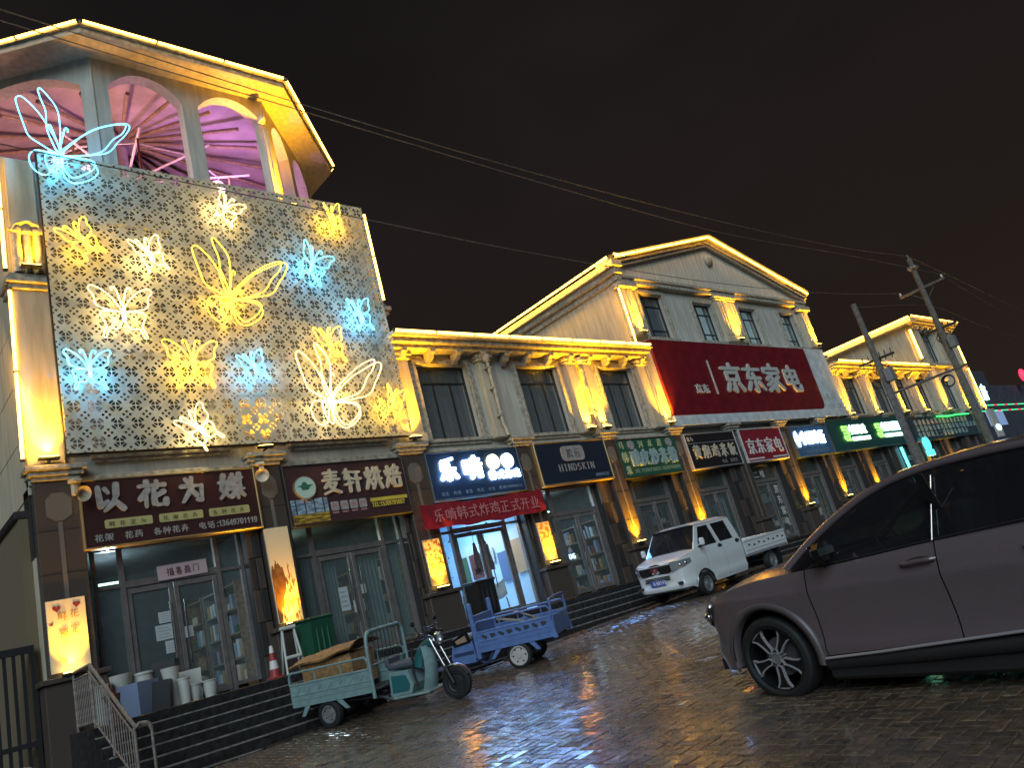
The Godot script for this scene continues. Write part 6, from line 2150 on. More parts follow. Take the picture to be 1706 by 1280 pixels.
func build_car() -> void:
	var t := vehicle("parked_car", "wet mauve grey crossover car filling the right foreground, seen from its left", "car", 7.16, 11.0, 275.5, "", -0.05)
	var line := outline([[-3.56, 0.0], [-3.55, 0.4], [-3.48, 0.74], [-3.2, 0.88], [-2.4, 0.925], [-1.2, 0.925], [-0.5, 0.915], [0.0, 0.905], [0.35, 0.885], [0.58, 0.83], [0.74, 0.72], [0.84, 0.52], [0.885, 0.28], [0.9, 0.0]], 0.03)
	var high := func(x: float) -> float: return tab([[-3.56, 1.0], [-3.2, 1.13], [-2.4, 1.135], [-1.6, 1.1], [-0.9, 1.06], [-0.42, 1.05], [0.0, 1.03], [0.3, 0.985], [0.49, 0.93], [0.7, 0.84], [0.8, 0.77], [0.9, 0.7]], x)
	var arch := func(x: float, xc: float, base: float) -> float:
		var d := absf(x - xc)
		return maxf(base, 0.35 + sqrt(0.455 * 0.455 - d * d)) if d < 0.455 else base
	var low := func(x: float) -> float:
		var b := tab([[-3.56, 0.36], [-3.1, 0.3], [-2.4, 0.44], [-0.5, 0.36], [-0.46, 0.36], [0.45, 0.26], [0.7, 0.2], [0.9, 0.2]], x)
		return maxf(arch.call(x, 0.0, b), arch.call(x, -2.68, b))
	var bulge := [[0.15, 0.07], [0.3, 0.04], [0.42, 0.012], [0.5, 0.03], [0.6, 0.034], [0.72, 0.024], [0.84, 0.004], [0.89, 0.0], [0.92, 0.012], [1.0, 0.032], [1.06, 0.055], [1.13, 0.09]]
	for s in [-1.0, 1.0]:
		for q in [["fender", -0.535, 0.9], ["front_door", -1.66, -0.545], ["rear_door", -2.62, -1.67], ["rear_quarter", -3.56, -2.63]]:
			var mb := MB.new()
			flank(mb, line, q[1], q[2], low, high, s, bulge, 22)
			var o := part(q[0], mb, M.car_paint, t)
			if str(q[0]).ends_with("door"):
				var h := MB.new()
				var hx := -1.53 if q[0] == "front_door" else -2.4
				h.tube(curve([Vector3(hx - 0.13, 0.99, 0.905 * s), Vector3(hx - 0.09, 0.992, 0.935 * s), Vector3(hx, 0.992, 0.94 * s), Vector3(hx + 0.09, 0.985, 0.935 * s), Vector3(hx + 0.13, 0.982, 0.905 * s)]), 0.016, 8)
				part("handle", h, M.car_paint, o)
				var cu := MB.new()
				cu.ball(Vector3(hx, 0.987, 0.893 * s), Vector3(0.11, 0.03, 0.012), 12, 6)
				part("handle_recess", cu, M.black, o)
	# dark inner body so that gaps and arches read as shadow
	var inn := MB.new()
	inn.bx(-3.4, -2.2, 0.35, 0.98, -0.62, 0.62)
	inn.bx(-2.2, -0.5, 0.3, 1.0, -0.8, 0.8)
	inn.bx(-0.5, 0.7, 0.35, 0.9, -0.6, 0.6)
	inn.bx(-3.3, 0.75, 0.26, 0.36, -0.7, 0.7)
	part("dark_inner_body", inn, M.black, t)
	# bonnet
	var g := []
	for i in 25:
		var x := lerpf(-0.42, 0.885, i / 24.0)
		var zs := 0.0
		for p in line:
			if absf(p.x - x) < 0.03 and p.x > -0.6:
				zs = maxf(zs, p.z)
		zs = maxf(zs - 0.05, 0.02)
		var row_ := []
		for k in 19:
			var u := k / 9.0 - 1.0
			var y: float = high.call(x) + (0.085 * tab([[-0.5, 1.0], [0.6, 0.8], [0.9, 0.25]], x)) * (1.0 - pow(absf(u), 2.4)) + 0.012 * exp(-pow((absf(u) - 0.72) / 0.08, 2))
			row_.append(Vector3(x, y, zs * u))
		g.append(row_)
	var hd := MB.new()
	hd.grid(g)
	part("bonnet", hd, M.car_paint, t)
	# glasshouse
	var rail := [[-3.5, 1.16], [-3.3, 1.42], [-2.9, 1.57], [-2.4, 1.62], [-1.9, 1.635], [-1.5, 1.61], [-1.2, 1.545], [-0.9, 1.42], [-0.6, 1.25], [-0.36, 1.08]]
	var zt := func(y: float) -> float: return 0.86 - (y - 1.05) * 0.42
	for s in [-1.0, 1.0]:
		var gl := []
		for r in 5:
			var row_ := []
			for i in 41:
				var x := lerpf(-3.45, -0.4, i / 40.0)
				var yb: float = minf(high.call(x) - 0.01, tab(rail, x))
				var y := lerpf(yb, tab(rail, x) - 0.015, r / 4.0)
				row_.append(Vector3(x, y, (zt.call(y) - 0.012) * s))
			gl.append(row_)
		var gm := MB.new()
		gm.grid(gl)
		part("side_glass", gm, M.car_glass, t)
		var rl := MB.new()
		var pts := []
		for q in rail:
			pts.append(Vector3(q[0], q[1], (zt.call(q[1]) - 0.005) * s))
		rl.tube(curve(pts), 0.032, 8)
		part("roof_rail", rl, M.car_paint, t)
		var tr := MB.new()
		var tp := []
		for i in 12:
			var x := lerpf(-3.2, -0.62, i / 11.0)
			tp.append(Vector3(x, high.call(x) + 0.012, 0.862 * s - 0.01 * s))
		tr.tube(curve(tp), 0.009, 6)
		part("window_trim", tr, M.black, t)
		for bx_ in [[-1.72, 0.035], [-2.66, 0.05]]:
			var bp := MB.new()
			var yb: float = high.call(bx_[0])
			bp.box(Vector3(bx_[0], (yb + 1.58) * 0.5, (zt.call(1.33) + 0.0) * s), Vector3(bx_[1] * 2.0, 0.55, 0.012), 0.003, Basis(Vector3(1, 0, 0), 0.4 * s))
			part("pillar_trim", bp, M.black_gloss, t)
		var ch := MB.new()
		ch.bar(Vector3(-1.665, high.call(-1.66) + 0.01, 0.868 * s), Vector3(-1.72, 1.56, 0.655 * s), 0.006, 6)
		part("chrome_strip", ch, M.chrome, t)
		# door mirror
		var mr := MB.new()
		mr.box(Vector3(-0.84, 1.185, 0.985 * s), Vector3(0.15, 0.145, 0.2), 0.05, Basis(Vector3(0, 0, 1), -0.12))
		mr.tube(PackedVector3Array([Vector3(-0.74, 1.07, 0.85 * s), Vector3(-0.79, 1.13, 0.93 * s)]), 0.035, 6)
		var mo := part("door_mirror", mr, M.black_gloss, t)
		var mg := MB.new()
		mg.bx(-0.765, -0.755, 1.23, 1.245, 0.92 * s, 1.06 * s, 0.003)
		part("repeater", mg, M.chrome, mo)
	var ws := []
	for i in 9:
		var x := lerpf(-0.37, -1.45, i / 8.0)
		var y := tab(rail, x)
		var row_ := []
		for k in 11:
			var u := k / 5.0 - 1.0
			row_.append(Vector3(x + 0.16 * (1.0 - u * u), y + 0.01 * (1 - u * u), u * (zt.call(y) - 0.01)))
		ws.append(row_)
	var wm := MB.new()
	wm.grid(ws)
	part("windscreen", wm, M.car_glass, t)
	var rf := []
	for i in 17:
		var x := lerpf(-1.45, -3.5, i / 16.0)
		var y := tab(rail, x)
		var row_ := []
		for k in 13:
			var u := k / 6.0 - 1.0
			row_.append(Vector3(x + (0.16 * (1 - u * u) if i == 0 else 0.0), y + 0.055 * (1.0 - pow(u, 4)), u * (zt.call(y) - 0.012)))
		rf.append(row_)
	var rm := MB.new()
	rm.grid(rf)
	part("roof", rm, M.car_paint, t)
	var wp := MB.new()
	wp.tube(curve([Vector3(-0.3, 1.125, -0.6), Vector3(-0.27, 1.14, -0.2), Vector3(-0.24, 1.15, 0.3)]), 0.012, 6)
	part("wiper", wp, M.black, t)
	# cabin: dark seats and wheel behind the glass
	var cb := MB.new()
	for s in [-0.38, 0.38]:
		cb.box(Vector3(-1.75, 1.05, s), Vector3(0.16, 0.6, 0.46), 0.05, Basis(Vector3(0, 0, 1), 0.22))
		cb.box(Vector3(-1.86, 1.42, s), Vector3(0.09, 0.16, 0.24), 0.04)
	cb.bx(-0.95, -0.5, 0.85, 1.06, -0.75, 0.75, 0.04)
	part("seats", cb, M.grey, t)
	var stw := MB.new()
	stw.lathe([Vector2(0.17, -0.012), Vector2(0.185, 0), Vector2(0.17, 0.012), Vector2(0.155, 0), Vector2(0.17, -0.012)], Transform3D(Basis(Vector3(0, 0, 1), 1.1), Vector3(-1.1, 1.1, -0.38)), 24)
	part("steering_wheel", stw, M.grey, t)
	for s in [-1.0, 1.0]:
		for xc in [0.0, -2.68]:
			# grey lip round the arch
			var lip := MB.new()
			var gr := []
			for r in 5:
				var row_ := []
				for i in 33:
					var a := lerpf(-0.12, PI + 0.12, i / 32.0)
					if xc < -1.0:
						a = lerpf(0.0, PI, i / 32.0)
					var rad: float = [0.425, 0.435, 0.47, 0.5, 0.505][r]
					var out: float = [-0.07, 0.012, 0.02, 0.012, -0.02][r]
					var base: float = tab([[-3.56, 0.86], [-2.4, 0.92], [-0.5, 0.91], [0.0, 0.9], [0.35, 0.875], [0.52, 0.845]], xc + cos(a) * rad) - 0.012
					row_.append(Vector3(xc + cos(a) * rad, 0.35 + sin(a) * rad, (base + out) * s))
				gr.append(row_)
			lip.grid(gr)
			part("arch_lip", lip, M.car_clad, t)
			var well := MB.new()
			well.lathe([Vector2(0.44, -0.16), Vector2(0.44, 0.12)], Transform3D(ZAX, Vector3(xc, 0.36, 0.72 * s)), 24, PI, TAU)
			well.lathe([Vector2(0.44, 0.0), Vector2(0.0, 0.001)], Transform3D(ZAX, Vector3(xc, 0.36, 0.6 * s)), 24)
			part("wheel_well", well, M.black, t)
			var wh := tyre(t, "wheel", Vector3(xc, 0.36, 0.785 * s), 0.355, 0.225, 0.265)
			var bar := MB.new()
			bar.lathe([Vector2(0.268, 0.095 * s), Vector2(0.258, 0.1 * s), Vector2(0.25, 0.06 * s), Vector2(0.245, -0.08 * s)], Transform3D(ZAX, Vector3(xc, 0.36, 0.785 * s)), 40)
			part("rim", bar, M.black_gloss, wh)
			var disc_ := MB.new()
			disc_.lathe([Vector2(0.165, -0.01 * s), Vector2(0.165, 0.01 * s), Vector2(0.05, 0.01 * s), Vector2(0.0, 0.02 * s)], Transform3D(ZAX, Vector3(xc, 0.36, 0.76 * s)), 32)
			part("brake_disc", disc_, M.brake, wh)
			var spd := MB.new()
			var spb := MB.new()
			for k in 5:
				var a := -PI / 2 + TAU * k / 5.0
				var T := Transform3D(Basis(Vector3(0, 0, 1), a), Vector3(xc, 0.36, 0.785 * s))
				var inner := PackedVector2Array([Vector2(0.05, -0.018), Vector2(0.15, -0.03), Vector2(0.205, -0.042), Vector2(0.25, -0.074), Vector2(0.25, 0.074), Vector2(0.205, 0.042), Vector2(0.15, 0.03), Vector2(0.05, 0.018)])
				spd.prism(inner, 0.05 * s, 0.072 * s, T)
				var edge := [Vector2(0.05, 0.0), Vector2(0.08, -0.026), Vector2(0.15, -0.031), Vector2(0.205, -0.044), Vector2(0.252, -0.076), Vector2(0.252, 0.076), Vector2(0.205, 0.044), Vector2(0.15, 0.031), Vector2(0.08, 0.026)]
				for i in edge.size():
					var p: Vector2 = edge[i]; var q: Vector2 = edge[(i + 1) % edge.size()]
					var d := (q - p).normalized()
					var o := Vector2(-d.y, d.x) * 0.0052
					spb.prism(PackedVector2Array([p - o - d * 0.005, q - o + d * 0.005, q + o + d * 0.005, p + o - d * 0.005]), 0.055 * s, (0.083 + 0.0004 * i) * s, T)
			part("spokes", spd, M.black_gloss, wh)
			part("bright_spoke_edges", spb, M.alloy, wh)
			var hub := MB.new()
			hub.lathe([Vector2(0.052, 0.04 * s), Vector2(0.052, 0.084 * s), Vector2(0.04, 0.088 * s), Vector2(0.038, 0.08 * s), Vector2(0, 0.082 * s)], Transform3D(ZAX, Vector3(xc, 0.36, 0.785 * s)), 20)
			for k in 5:
				var a := -PI / 2 + TAU * (k + 0.5) / 5.0
				hub.lathe([Vector2(0.011, 0.03 * s), Vector2(0.011, 0.07 * s), Vector2(0.0, 0.072 * s)], Transform3D(ZAX, Vector3(xc + cos(a) * 0.075, 0.36 + sin(a) * 0.075, 0.785 * s)), 8)
			part("hub_cap", hub, M.alloy_dark, wh)
		# sill cladding with bright strip
		var sl := MB.new()
		sl.tube(PackedVector3Array([Vector3(-0.5, 0.3, 0.85 * s), Vector3(-1.4, 0.33, 0.87 * s), Vector3(-2.2, 0.36, 0.86 * s)]), 0.065, 8)
		sl.box(Vector3(-1.35, 0.235, 0.83 * s), Vector3(1.74, 0.15, 0.1), 0.03)  # dark boxes from here fill the shaded gap under the car
		sl.box(Vector3(-3.05, 0.27, 0.6 * s), Vector3(0.6, 0.2, 0.3), 0.03)
		part("sill_and_shade_fill", sl, M.car_clad_dark, t)
		var sb := MB.new()
		sb.tube(PackedVector3Array([Vector3(-0.52, 0.345, 0.915 * s), Vector3(-1.0, 0.37, 0.925 * s), Vector3(-2.1, 0.44, 0.92 * s)]), 0.012, 6)
		part("sill_strip", sb, M.alloy, t)
		# headlamp and bumper trim
		var hl := []
		for r in 4:
			var row_ := []
			for i in 9:
				var u := i / 8.0
				var P := Vector3(lerpf(0.56, 0.86, u), 0, 0)
				var zz := tab([[0.5, 0.855], [0.58, 0.825], [0.74, 0.715], [0.84, 0.52], [0.87, 0.4]], P.x)
				var yt := lerpf(0.885, 0.735, u)
				var yb := lerpf(0.865, 0.62, pow(u, 0.6))
				row_.append(Vector3(P.x + 0.004 + 0.018 * u, lerpf(yb, yt, r / 3.0), (zz + 0.018 - 0.008 * u - 0.024 * (r / 3.0)) * s))
			hl.append(row_)
		var hm := MB.new()
		hm.grid(hl)
		var ho := part("headlamp", hm, M.headlamp, t)
		var hp := MB.new()
		hp.ball(Vector3(0.745, 0.755, 0.715 * s), Vector3(0.045, 0.045, 0.04), 10, 6)
		hp.tube(curve([Vector3(0.6, 0.868, 0.83 * s), Vector3(0.69, 0.82, 0.775 * s), Vector3(0.8, 0.7, 0.65 * s)]), 0.016, 6)
		part("lamp_insert", hp, M.chrome, ho)
		var bt := MB.new()
		bt.tube(curve([Vector3(0.5, 0.255, 0.805 * s), Vector3(0.6, 0.245, 0.76 * s), Vector3(0.73, 0.235, 0.62 * s), Vector3(0.82, 0.23, 0.33 * s), Vector3(0.85, 0.23, 0.0)]), 0.022, 6)
		part("bumper_trim", bt, M.alloy, t)
	var gr2 := MB.new()
	gr2.prism(PackedVector2Array([Vector2(-0.28, 0.32), Vector2(0.28, 0.32), Vector2(0.33, 0.48), Vector2(0.26, 0.66), Vector2(-0.26, 0.66), Vector2(-0.33, 0.48)]), 0.0, 0.03, Transform3D(Basis(Vector3(0, 0, -1), Vector3(0, 1, 0), Vector3(1, 0, 0)), Vector3(0.868, 0, 0)))
	part("grille", gr2, M.black_gloss, t)

func build_truck() -> void:
	var t := vehicle("pickup_truck", "white double cab pickup truck with open load bed parked by the steps", "truck", 15.1, 3.45, 180)
	var line := outline([[-1.76, 0.745], [-1.0, 0.755], [0.0, 0.75], [0.35, 0.735], [0.6, 0.68], [0.72, 0.58], [0.79, 0.35], [0.81, 0.0]], 0.03)
	var high := func(x: float) -> float: return tab([[-1.76, 1.05], [-0.3, 1.05], [0.1, 1.05], [0.3, 1.01], [0.6, 0.95], [0.72, 0.92], [0.81, 0.88]], x)
	var low := func(x: float) -> float:
		var d := absf(x)
		var b := tab([[-1.76, 0.24], [0.35, 0.24], [0.5, 0.3], [0.81, 0.31]], x)
		return maxf(b, 0.25 + sqrt(0.34 * 0.34 - d * d)) if d < 0.34 else b
	var bulge := [[0.2, 0.05], [0.3, 0.03], [0.34, 0.0], [0.42, 0.0], [0.45, 0.02], [0.6, 0.012], [0.72, 0.0], [0.86, 0.006], [0.89, 0.018], [0.98, 0.02], [1.06, 0.04]]
	for s in [-1.0, 1.0]:
		for q in [["front_panel", -0.2, 0.81], ["front_door", -0.96, -0.207], ["rear_door", -1.76, -0.967]]:
			var mb := MB.new()
			flank(mb, line, q[1], q[2], low, high, s, bulge, 12)
			var o := part(q[0], mb, M.truck_paint, t)
			if str(q[0]).ends_with("door"):
				var h := MB.new()
				var hx := -0.84 if q[0] == "front_door" else -1.6
				h.bx(hx - 0.075, hx + 0.075, 0.955, 0.995, 0.725 * s, 0.768 * s, 0.01)
				h.bx(hx - 0.03, hx + 0.03, 0.93, 1.02, 0.725 * s, 0.75 * s, 0.006)
				part("handle", h, M.black, o)
	# bonnet and cowl
	var g := []
	for i in 15:
		var x := lerpf(0.05, 0.8, i / 14.0)
		var zs := tab([[0.0, 0.71], [0.35, 0.7], [0.6, 0.65], [0.72, 0.55], [0.79, 0.33], [0.8, 0.2]], x)
		var row_ := []
		for k in 13:
			var u := k / 6.0 - 1.0
			row_.append(Vector3(x, high.call(x) + 0.035 * (1.0 - pow(absf(u), 3)), u * zs))
		g.append(row_)
	var bn := MB.new()
	bn.grid(g)
	part("bonnet", bn, M.truck_paint, t)
	# cab above the belt: pillars and roof as one shell with window openings left free
	var zt := func(y: float) -> float: return 0.715 - (y - 1.05) * 0.17
	var ax := func(y: float) -> float: return 0.12 - (y - 1.05) * 0.74
	var rx := func(y: float) -> float: return -1.75 + (y - 1.05) * 0.22
	var rs := []
	for i in 15:
		var x := lerpf(-1.62, -0.2, i / 14.0)
		var e := minf(1.0, minf((x + 1.62) / 0.2, (-0.2 - x) / 0.3))
		var row_ := []
		for k in 13:
			var u := k / 6.0 - 1.0
			row_.append(Vector3(x, 1.56 + 0.075 * sqrt(maxf(0.0, 1.0 - pow(absf(u), 5))) * (0.35 + 0.65 * e), u * 0.645))
		rs.append(row_)
	var rf := MB.new()
	rf.grid(rs)
	part("roof", rf, M.truck_paint, t)
	for s in [-1.0, 1.0]:
		var pl := MB.new()
		var P := func(x: float, y: float) -> Vector3: return Vector3(x, y, zt.call(y) * s)
		var strip_ := func(a0: float, b0: float, a1: float, b1: float, y0: float, y1: float) -> void:
			pl.quad(P.call(a0, y0), P.call(b0, y0), P.call(b1, y1), P.call(a1, y1), Vector3(0, 0.1, s))
			var off := Vector3(0, 0, -0.05 * s)
			pl.quad(P.call(a0, y0) + off, P.call(b0, y0) + off, P.call(b1, y1) + off, P.call(a1, y1) + off, Vector3(0, 0.1, -s))
			pl.quad(P.call(a0, y0), P.call(a0, y0) + off, P.call(a1, y1) + off, P.call(a1, y1), Vector3(1, 0, 0))
			pl.quad(P.call(b0, y0), P.call(b0, y0) + off, P.call(b1, y1) + off, P.call(b1, y1), Vector3(-1, 0, 0))
		strip_.call(0.13, -0.03, -0.25, -0.36, 1.05, 1.56)      # front pillar
		strip_.call(-0.82, -0.94, -0.72, -0.83, 1.05, 1.56)     # middle pillar
		strip_.call(-1.52, -1.76, -1.44, -1.64, 1.05, 1.56)     # rear pillar
		strip_.call(-0.36, -0.72, -0.35, -0.72, 1.5, 1.565)
		strip_.call(-0.83, -1.45, -0.83, -1.45, 1.5, 1.565)
		part("pillars", pl, M.truck_paint, t)
		for w in [[-0.06, -0.82, -0.33, -0.72], [-0.94, -1.52, -0.83, -1.45]]:
			var gm := MB.new()
			var o := Vector3(0, 0, -0.015 * s)
			gm.quad(P.call(w[0], 1.055) + o, P.call(w[1], 1.055) + o, P.call(w[3], 1.51) + o, P.call(w[2], 1.51) + o, Vector3(0, 0, s))
			part("side_glass", gm, M.car_glass, t)
		var mr := MB.new()
		mr.box(Vector3(-0.02, 1.17, 0.87 * s), Vector3(0.08, 0.17, 0.12), 0.03)
		mr.bar(Vector3(-0.03, 1.1, 0.72 * s), Vector3(-0.02, 1.13, 0.83 * s), 0.018, 6)
		part("door_mirror", mr, M.truck_paint, t)
	var ws := MB.new()
	ws.quad(Vector3(0.12, 1.06, 0.68), Vector3(0.12, 1.06, -0.68), Vector3(-0.25, 1.57, -0.6), Vector3(-0.25, 1.57, 0.6), Vector3(1, 0.6, 0))
	part("windscreen", ws, M.car_glass, t)
	var wp := MB.new()
	wp.tube(PackedVector3Array([Vector3(0.15, 1.065, 0.5), Vector3(0.15, 1.085, 0.0), Vector3(0.13, 1.1, -0.5)]), 0.012, 5)
	wp.bar(Vector3(-0.2, 1.63, 0.1), Vector3(-0.24, 1.71, 0.1), 0.006, 5)
	part("wipers", wp, M.black, t)
	var cr := MB.new()
	cr.quad(Vector3(-1.76, 0.5, 0.73), Vector3(-1.76, 0.5, -0.73), Vector3(-1.64, 1.57, -0.62), Vector3(-1.64, 1.57, 0.62), Vector3(-1, 0, 0))
	cr.bx(-1.7, 0.6, 0.26, 0.5, -0.6, 0.6)
	cr.bx(-1.7, 0.0, 0.5, 1.0, -0.66, 0.66)
	part("cab_back", cr, M.truck_dark, t)
	var se := MB.new()
	for z in [-0.34, 0.34]:
		se.box(Vector3(-0.75, 1.1, z), Vector3(0.14, 0.6, 0.44), 0.04, Basis(Vector3(0, 0, 1), 0.2))
		se.box(Vector3(-1.45, 1.1, z), Vector3(0.14, 0.5, 0.5), 0.04, Basis(Vector3(0, 0, 1), 0.15))
	part("seats", se, M.grey, t)
	# front: grille with winged emblem, headlamps, bumper, number plate
	var F := Basis(Vector3(0, 0, -1), Vector3(0, 1, 0), Vector3(1, 0, 0))   # local x to the vehicle's left as seen from the front
	var gr := MB.new()
	gr.prism(PackedVector2Array([Vector2(-0.44, 0.72), Vector2(-0.38, 0.685), Vector2(0.38, 0.685), Vector2(0.44, 0.72), Vector2(0.46, 0.87), Vector2(-0.46, 0.87)]), -0.06, 0.015, Transform3D(F, Vector3(0.79, 0, 0)))
	var go := part("grille", gr, M.black_gloss, t)
	var gb := MB.new()
	for k in 4:
		gb.bx(0.806, 0.815, 0.705 + k * 0.04, 0.717 + k * 0.04, -0.4, 0.4)
	part("grille_bars", gb, M.dark_metal, go)
	var em := MB.new()
	for s in [-1.0, 1.0]:
		em.prism(PackedVector2Array([Vector2(0.0, 0.725), Vector2(0.03 * s, 0.74), Vector2(0.055 * s, 0.84), Vector2(0.035 * s, 0.83), Vector2(0.012 * s, 0.77)]), 0.0, 0.014, Transform3D(F, Vector3(0.815, 0, 0)))
		em.prism(PackedVector2Array([Vector2(0.05 * s, 0.755), Vector2(0.07 * s, 0.77), Vector2(0.105 * s, 0.84), Vector2(0.08 * s, 0.835)]), 0.0, 0.014, Transform3D(F, Vector3(0.815, 0, 0)))
	part("emblem", em, M.emblem_red, go)
	for s in [-1.0, 1.0]:
		var hl := []
		for r in 3:
			var row_ := []
			for i in 9:
				var x := lerpf(0.38, 0.8, i / 8.0)
				var zz := tab([[0.35, 0.735], [0.6, 0.68], [0.72, 0.58], [0.79, 0.46], [0.8, 0.44]], x)
				row_.append(Vector3(x + 0.022, lerpf(lerpf(0.82, 0.71, i / 8.0), 0.905, r / 2.0), (zz + 0.024 - 0.008 * r) * s))
			hl.append(row_)
		var hm := MB.new()
		hm.grid(hl)
		var ho := part("headlamp", hm, M.headlamp, t)
		var hr := MB.new()
		for k in 2:
			hr.ball(Vector3(0.68 - k * 0.12, 0.81 + k * 0.02, (0.625 + k * 0.065) * s), Vector3(0.045, 0.05, 0.045), 10, 6)
		part("lamp_insert", hr, M.chrome, ho)
		var fg := MB.new()
		fg.box(Vector3(0.735, 0.43, 0.55 * s), Vector3(0.1, 0.06, 0.2), 0.02, Basis(Vector3.UP, 0.62 * s))
		part("fog_lamp_recess", fg, M.black, t)
	var lg := MB.new()
	for k in 3:
		lg.bx(0.795, 0.815, 0.62 - k * 0.035, 0.635 - k * 0.035, -0.36, 0.36)
	part("lower_grille", lg, M.black, t)
	var np := MB.new()
	np.bx(0.81, 0.822, 0.44, 0.565, -0.21, 0.21, 0.003)
	var no_ := part("number_plate", np, M.plate_blue, t)
	var pt := Node3D.new()
	pt.name = "plate_text"
	t.add_child(pt, true)
	pt.transform = Transform3D(F, Vector3(0.823, 0, 0))
	latin(pt, "A·S8117", -0.135, 0.465, 0.078, 0.0, M.letter_white, true, 0.92, 0.004)
	# load bed with drop side
	var bd := MB.new()
	bd.bx(-3.8, -1.84, 0.52, 0.57, -0.74, 0.74, 0.006)
	part("bed_floor", bd, M.truck_dark, t)
	for s in [-1.0, 1.0]:
		var sd := MB.new()
		sd.bx(-3.8, -1.84, 0.575, 0.9, 0.715 * s, 0.745 * s, 0.006)
		sd.bx(-3.82, -1.82, 0.87, 0.92, 0.70 * s, 0.76 * s, 0.008)
		sd.bx(-3.8, -1.84, 0.66, 0.69, 0.745 * s, 0.757 * s, 0.004)
		var so := part("drop_side", sd, M.truck_paint, t)
		var hk := MB.new()
		for k in 8:
			hk.bx(-3.7 + k * 0.23, -3.62 + k * 0.23, 0.73 + (0.03 if k % 2 else 0.0), 0.77 + (0.03 if k % 2 else 0.0), 0.744 * s, 0.75 * s, 0.003)
		part("rope_hooks", hk, M.black, so)
		var mf := MB.new()
		mf.bx(-3.35, -3.33, 0.1, 0.52, 0.5 * s, 0.74 * s)
		part("mud_flap", mf, M.black, t)
	var tg := MB.new()
	tg.bx(-3.83, -3.8, 0.52, 0.9, -0.74, 0.74, 0.006)
	part("tailgate", tg, M.truck_paint, t)
	var hb := MB.new()
	hb.bx(-1.84, -1.81, 0.52, 1.02, -0.72, 0.72, 0.006)
	part("bed_front", hb, M.truck_dark, t)
	var ch := MB.new()
	for z in [-0.4, 0.4]:
		ch.bx(-3.8, 0.4, 0.34, 0.44, z - 0.04, z + 0.04)
	ch.bar(Vector3(-2.95, 0.25, -0.6), Vector3(-2.95, 0.25, 0.6), 0.06, 8)
	ch.bar(Vector3(0, 0.25, -0.6), Vector3(0, 0.25, 0.6), 0.05, 8)
	part("chassis", ch, M.black, t)
	for s in [-1.0, 1.0]:
		steel_wheel(t, Vector3(0, 0.25, 0.66 * s), 0.255, 0.17, 0.165, s, M.alloy_dark)
		steel_wheel(t, Vector3(-2.95, 0.25, 0.64 * s), 0.255, 0.17, 0.165, s, M.alloy_dark)

# three wheeled cargo cycle; rear axle at the origin
func rail_side(t: Node, m: Material, x0: float, x1: float, z: float, s: float, pattern: bool) -> void:
	var sd := MB.new()
	sd.bx(x0, x1, 0.5, 0.7, z - 0.012, z + 0.012, 0.004)
	for y in [0.47, 0.545, 0.7]:
		sd.bx(x0 - 0.005, x1 + 0.005, y, y + 0.03, z - 0.022, z + 0.022, 0.006)
	sd.bx(x0, x1, 0.38, 0.47, z - 0.02, z + 0.02, 0.006)
	var o := part("bed_side", sd, m, t)
	var rl := MB.new()
	rl.tube(curve([Vector3(x0, 0.72, z), Vector3(x0, 0.83, z), Vector3(x0 + 0.05, 0.885, z), Vector3(x0 + 0.15, 0.89, z), Vector3(x1 - 0.15, 0.89, z), Vector3(x1 - 0.05, 0.885, z), Vector3(x1, 0.83, z), Vector3(x1, 0.72, z)]), 0.018, 6)
	for k in [1, 2]:
		var x := lerpf(x0, x1, k / 3.0)
		rl.bar(Vector3(x, 0.72, z), Vector3(x, 0.885, z), 0.013, 6)
	part("top_rail", rl, m, o)
	var pt := MB.new()
	if pattern:
		for k in 8:
			var x := x0 + 0.14 + k * (x1 - x0 - 0.28) / 7.0
			pt.box(Vector3(x, 0.625, z + 0.015 * s), Vector3(0.09, 0.05, 0.012), 0.004, Basis(Vector3(0, 0, 1), 0.6 if k % 2 else -0.4))
			pt.box(Vector3(x + 0.03, 0.65, z + 0.016 * s), Vector3(0.05, 0.03, 0.012), 0.004)
	else:
		for k in 7:
			var x := x0 + 0.15 + k * (x1 - x0 - 0.3) / 6.0
			pt.box(Vector3(x, 0.6, z + 0.014 * s), Vector3(0.02, 0.17, 0.016), 0.004, Basis(Vector3(0, 0, 1), -0.75 * s))
	part("pressed_pattern", pt, M.trike_dark if pattern else m, o)
	for x in [-0.32, 0.28]:
		var st := MB.new()
		var a := PackedVector2Array([Vector2(x, 0.38), Vector2(x + 0.1, 0.38), Vector2(x + 0.1 + 0.12 * signf(x), 0.24), Vector2(x + 0.03 + 0.12 * signf(x), 0.24)])
		st.prism(a, z - 0.01, z + 0.01)
		part("mudguard_stay", st, m, o)

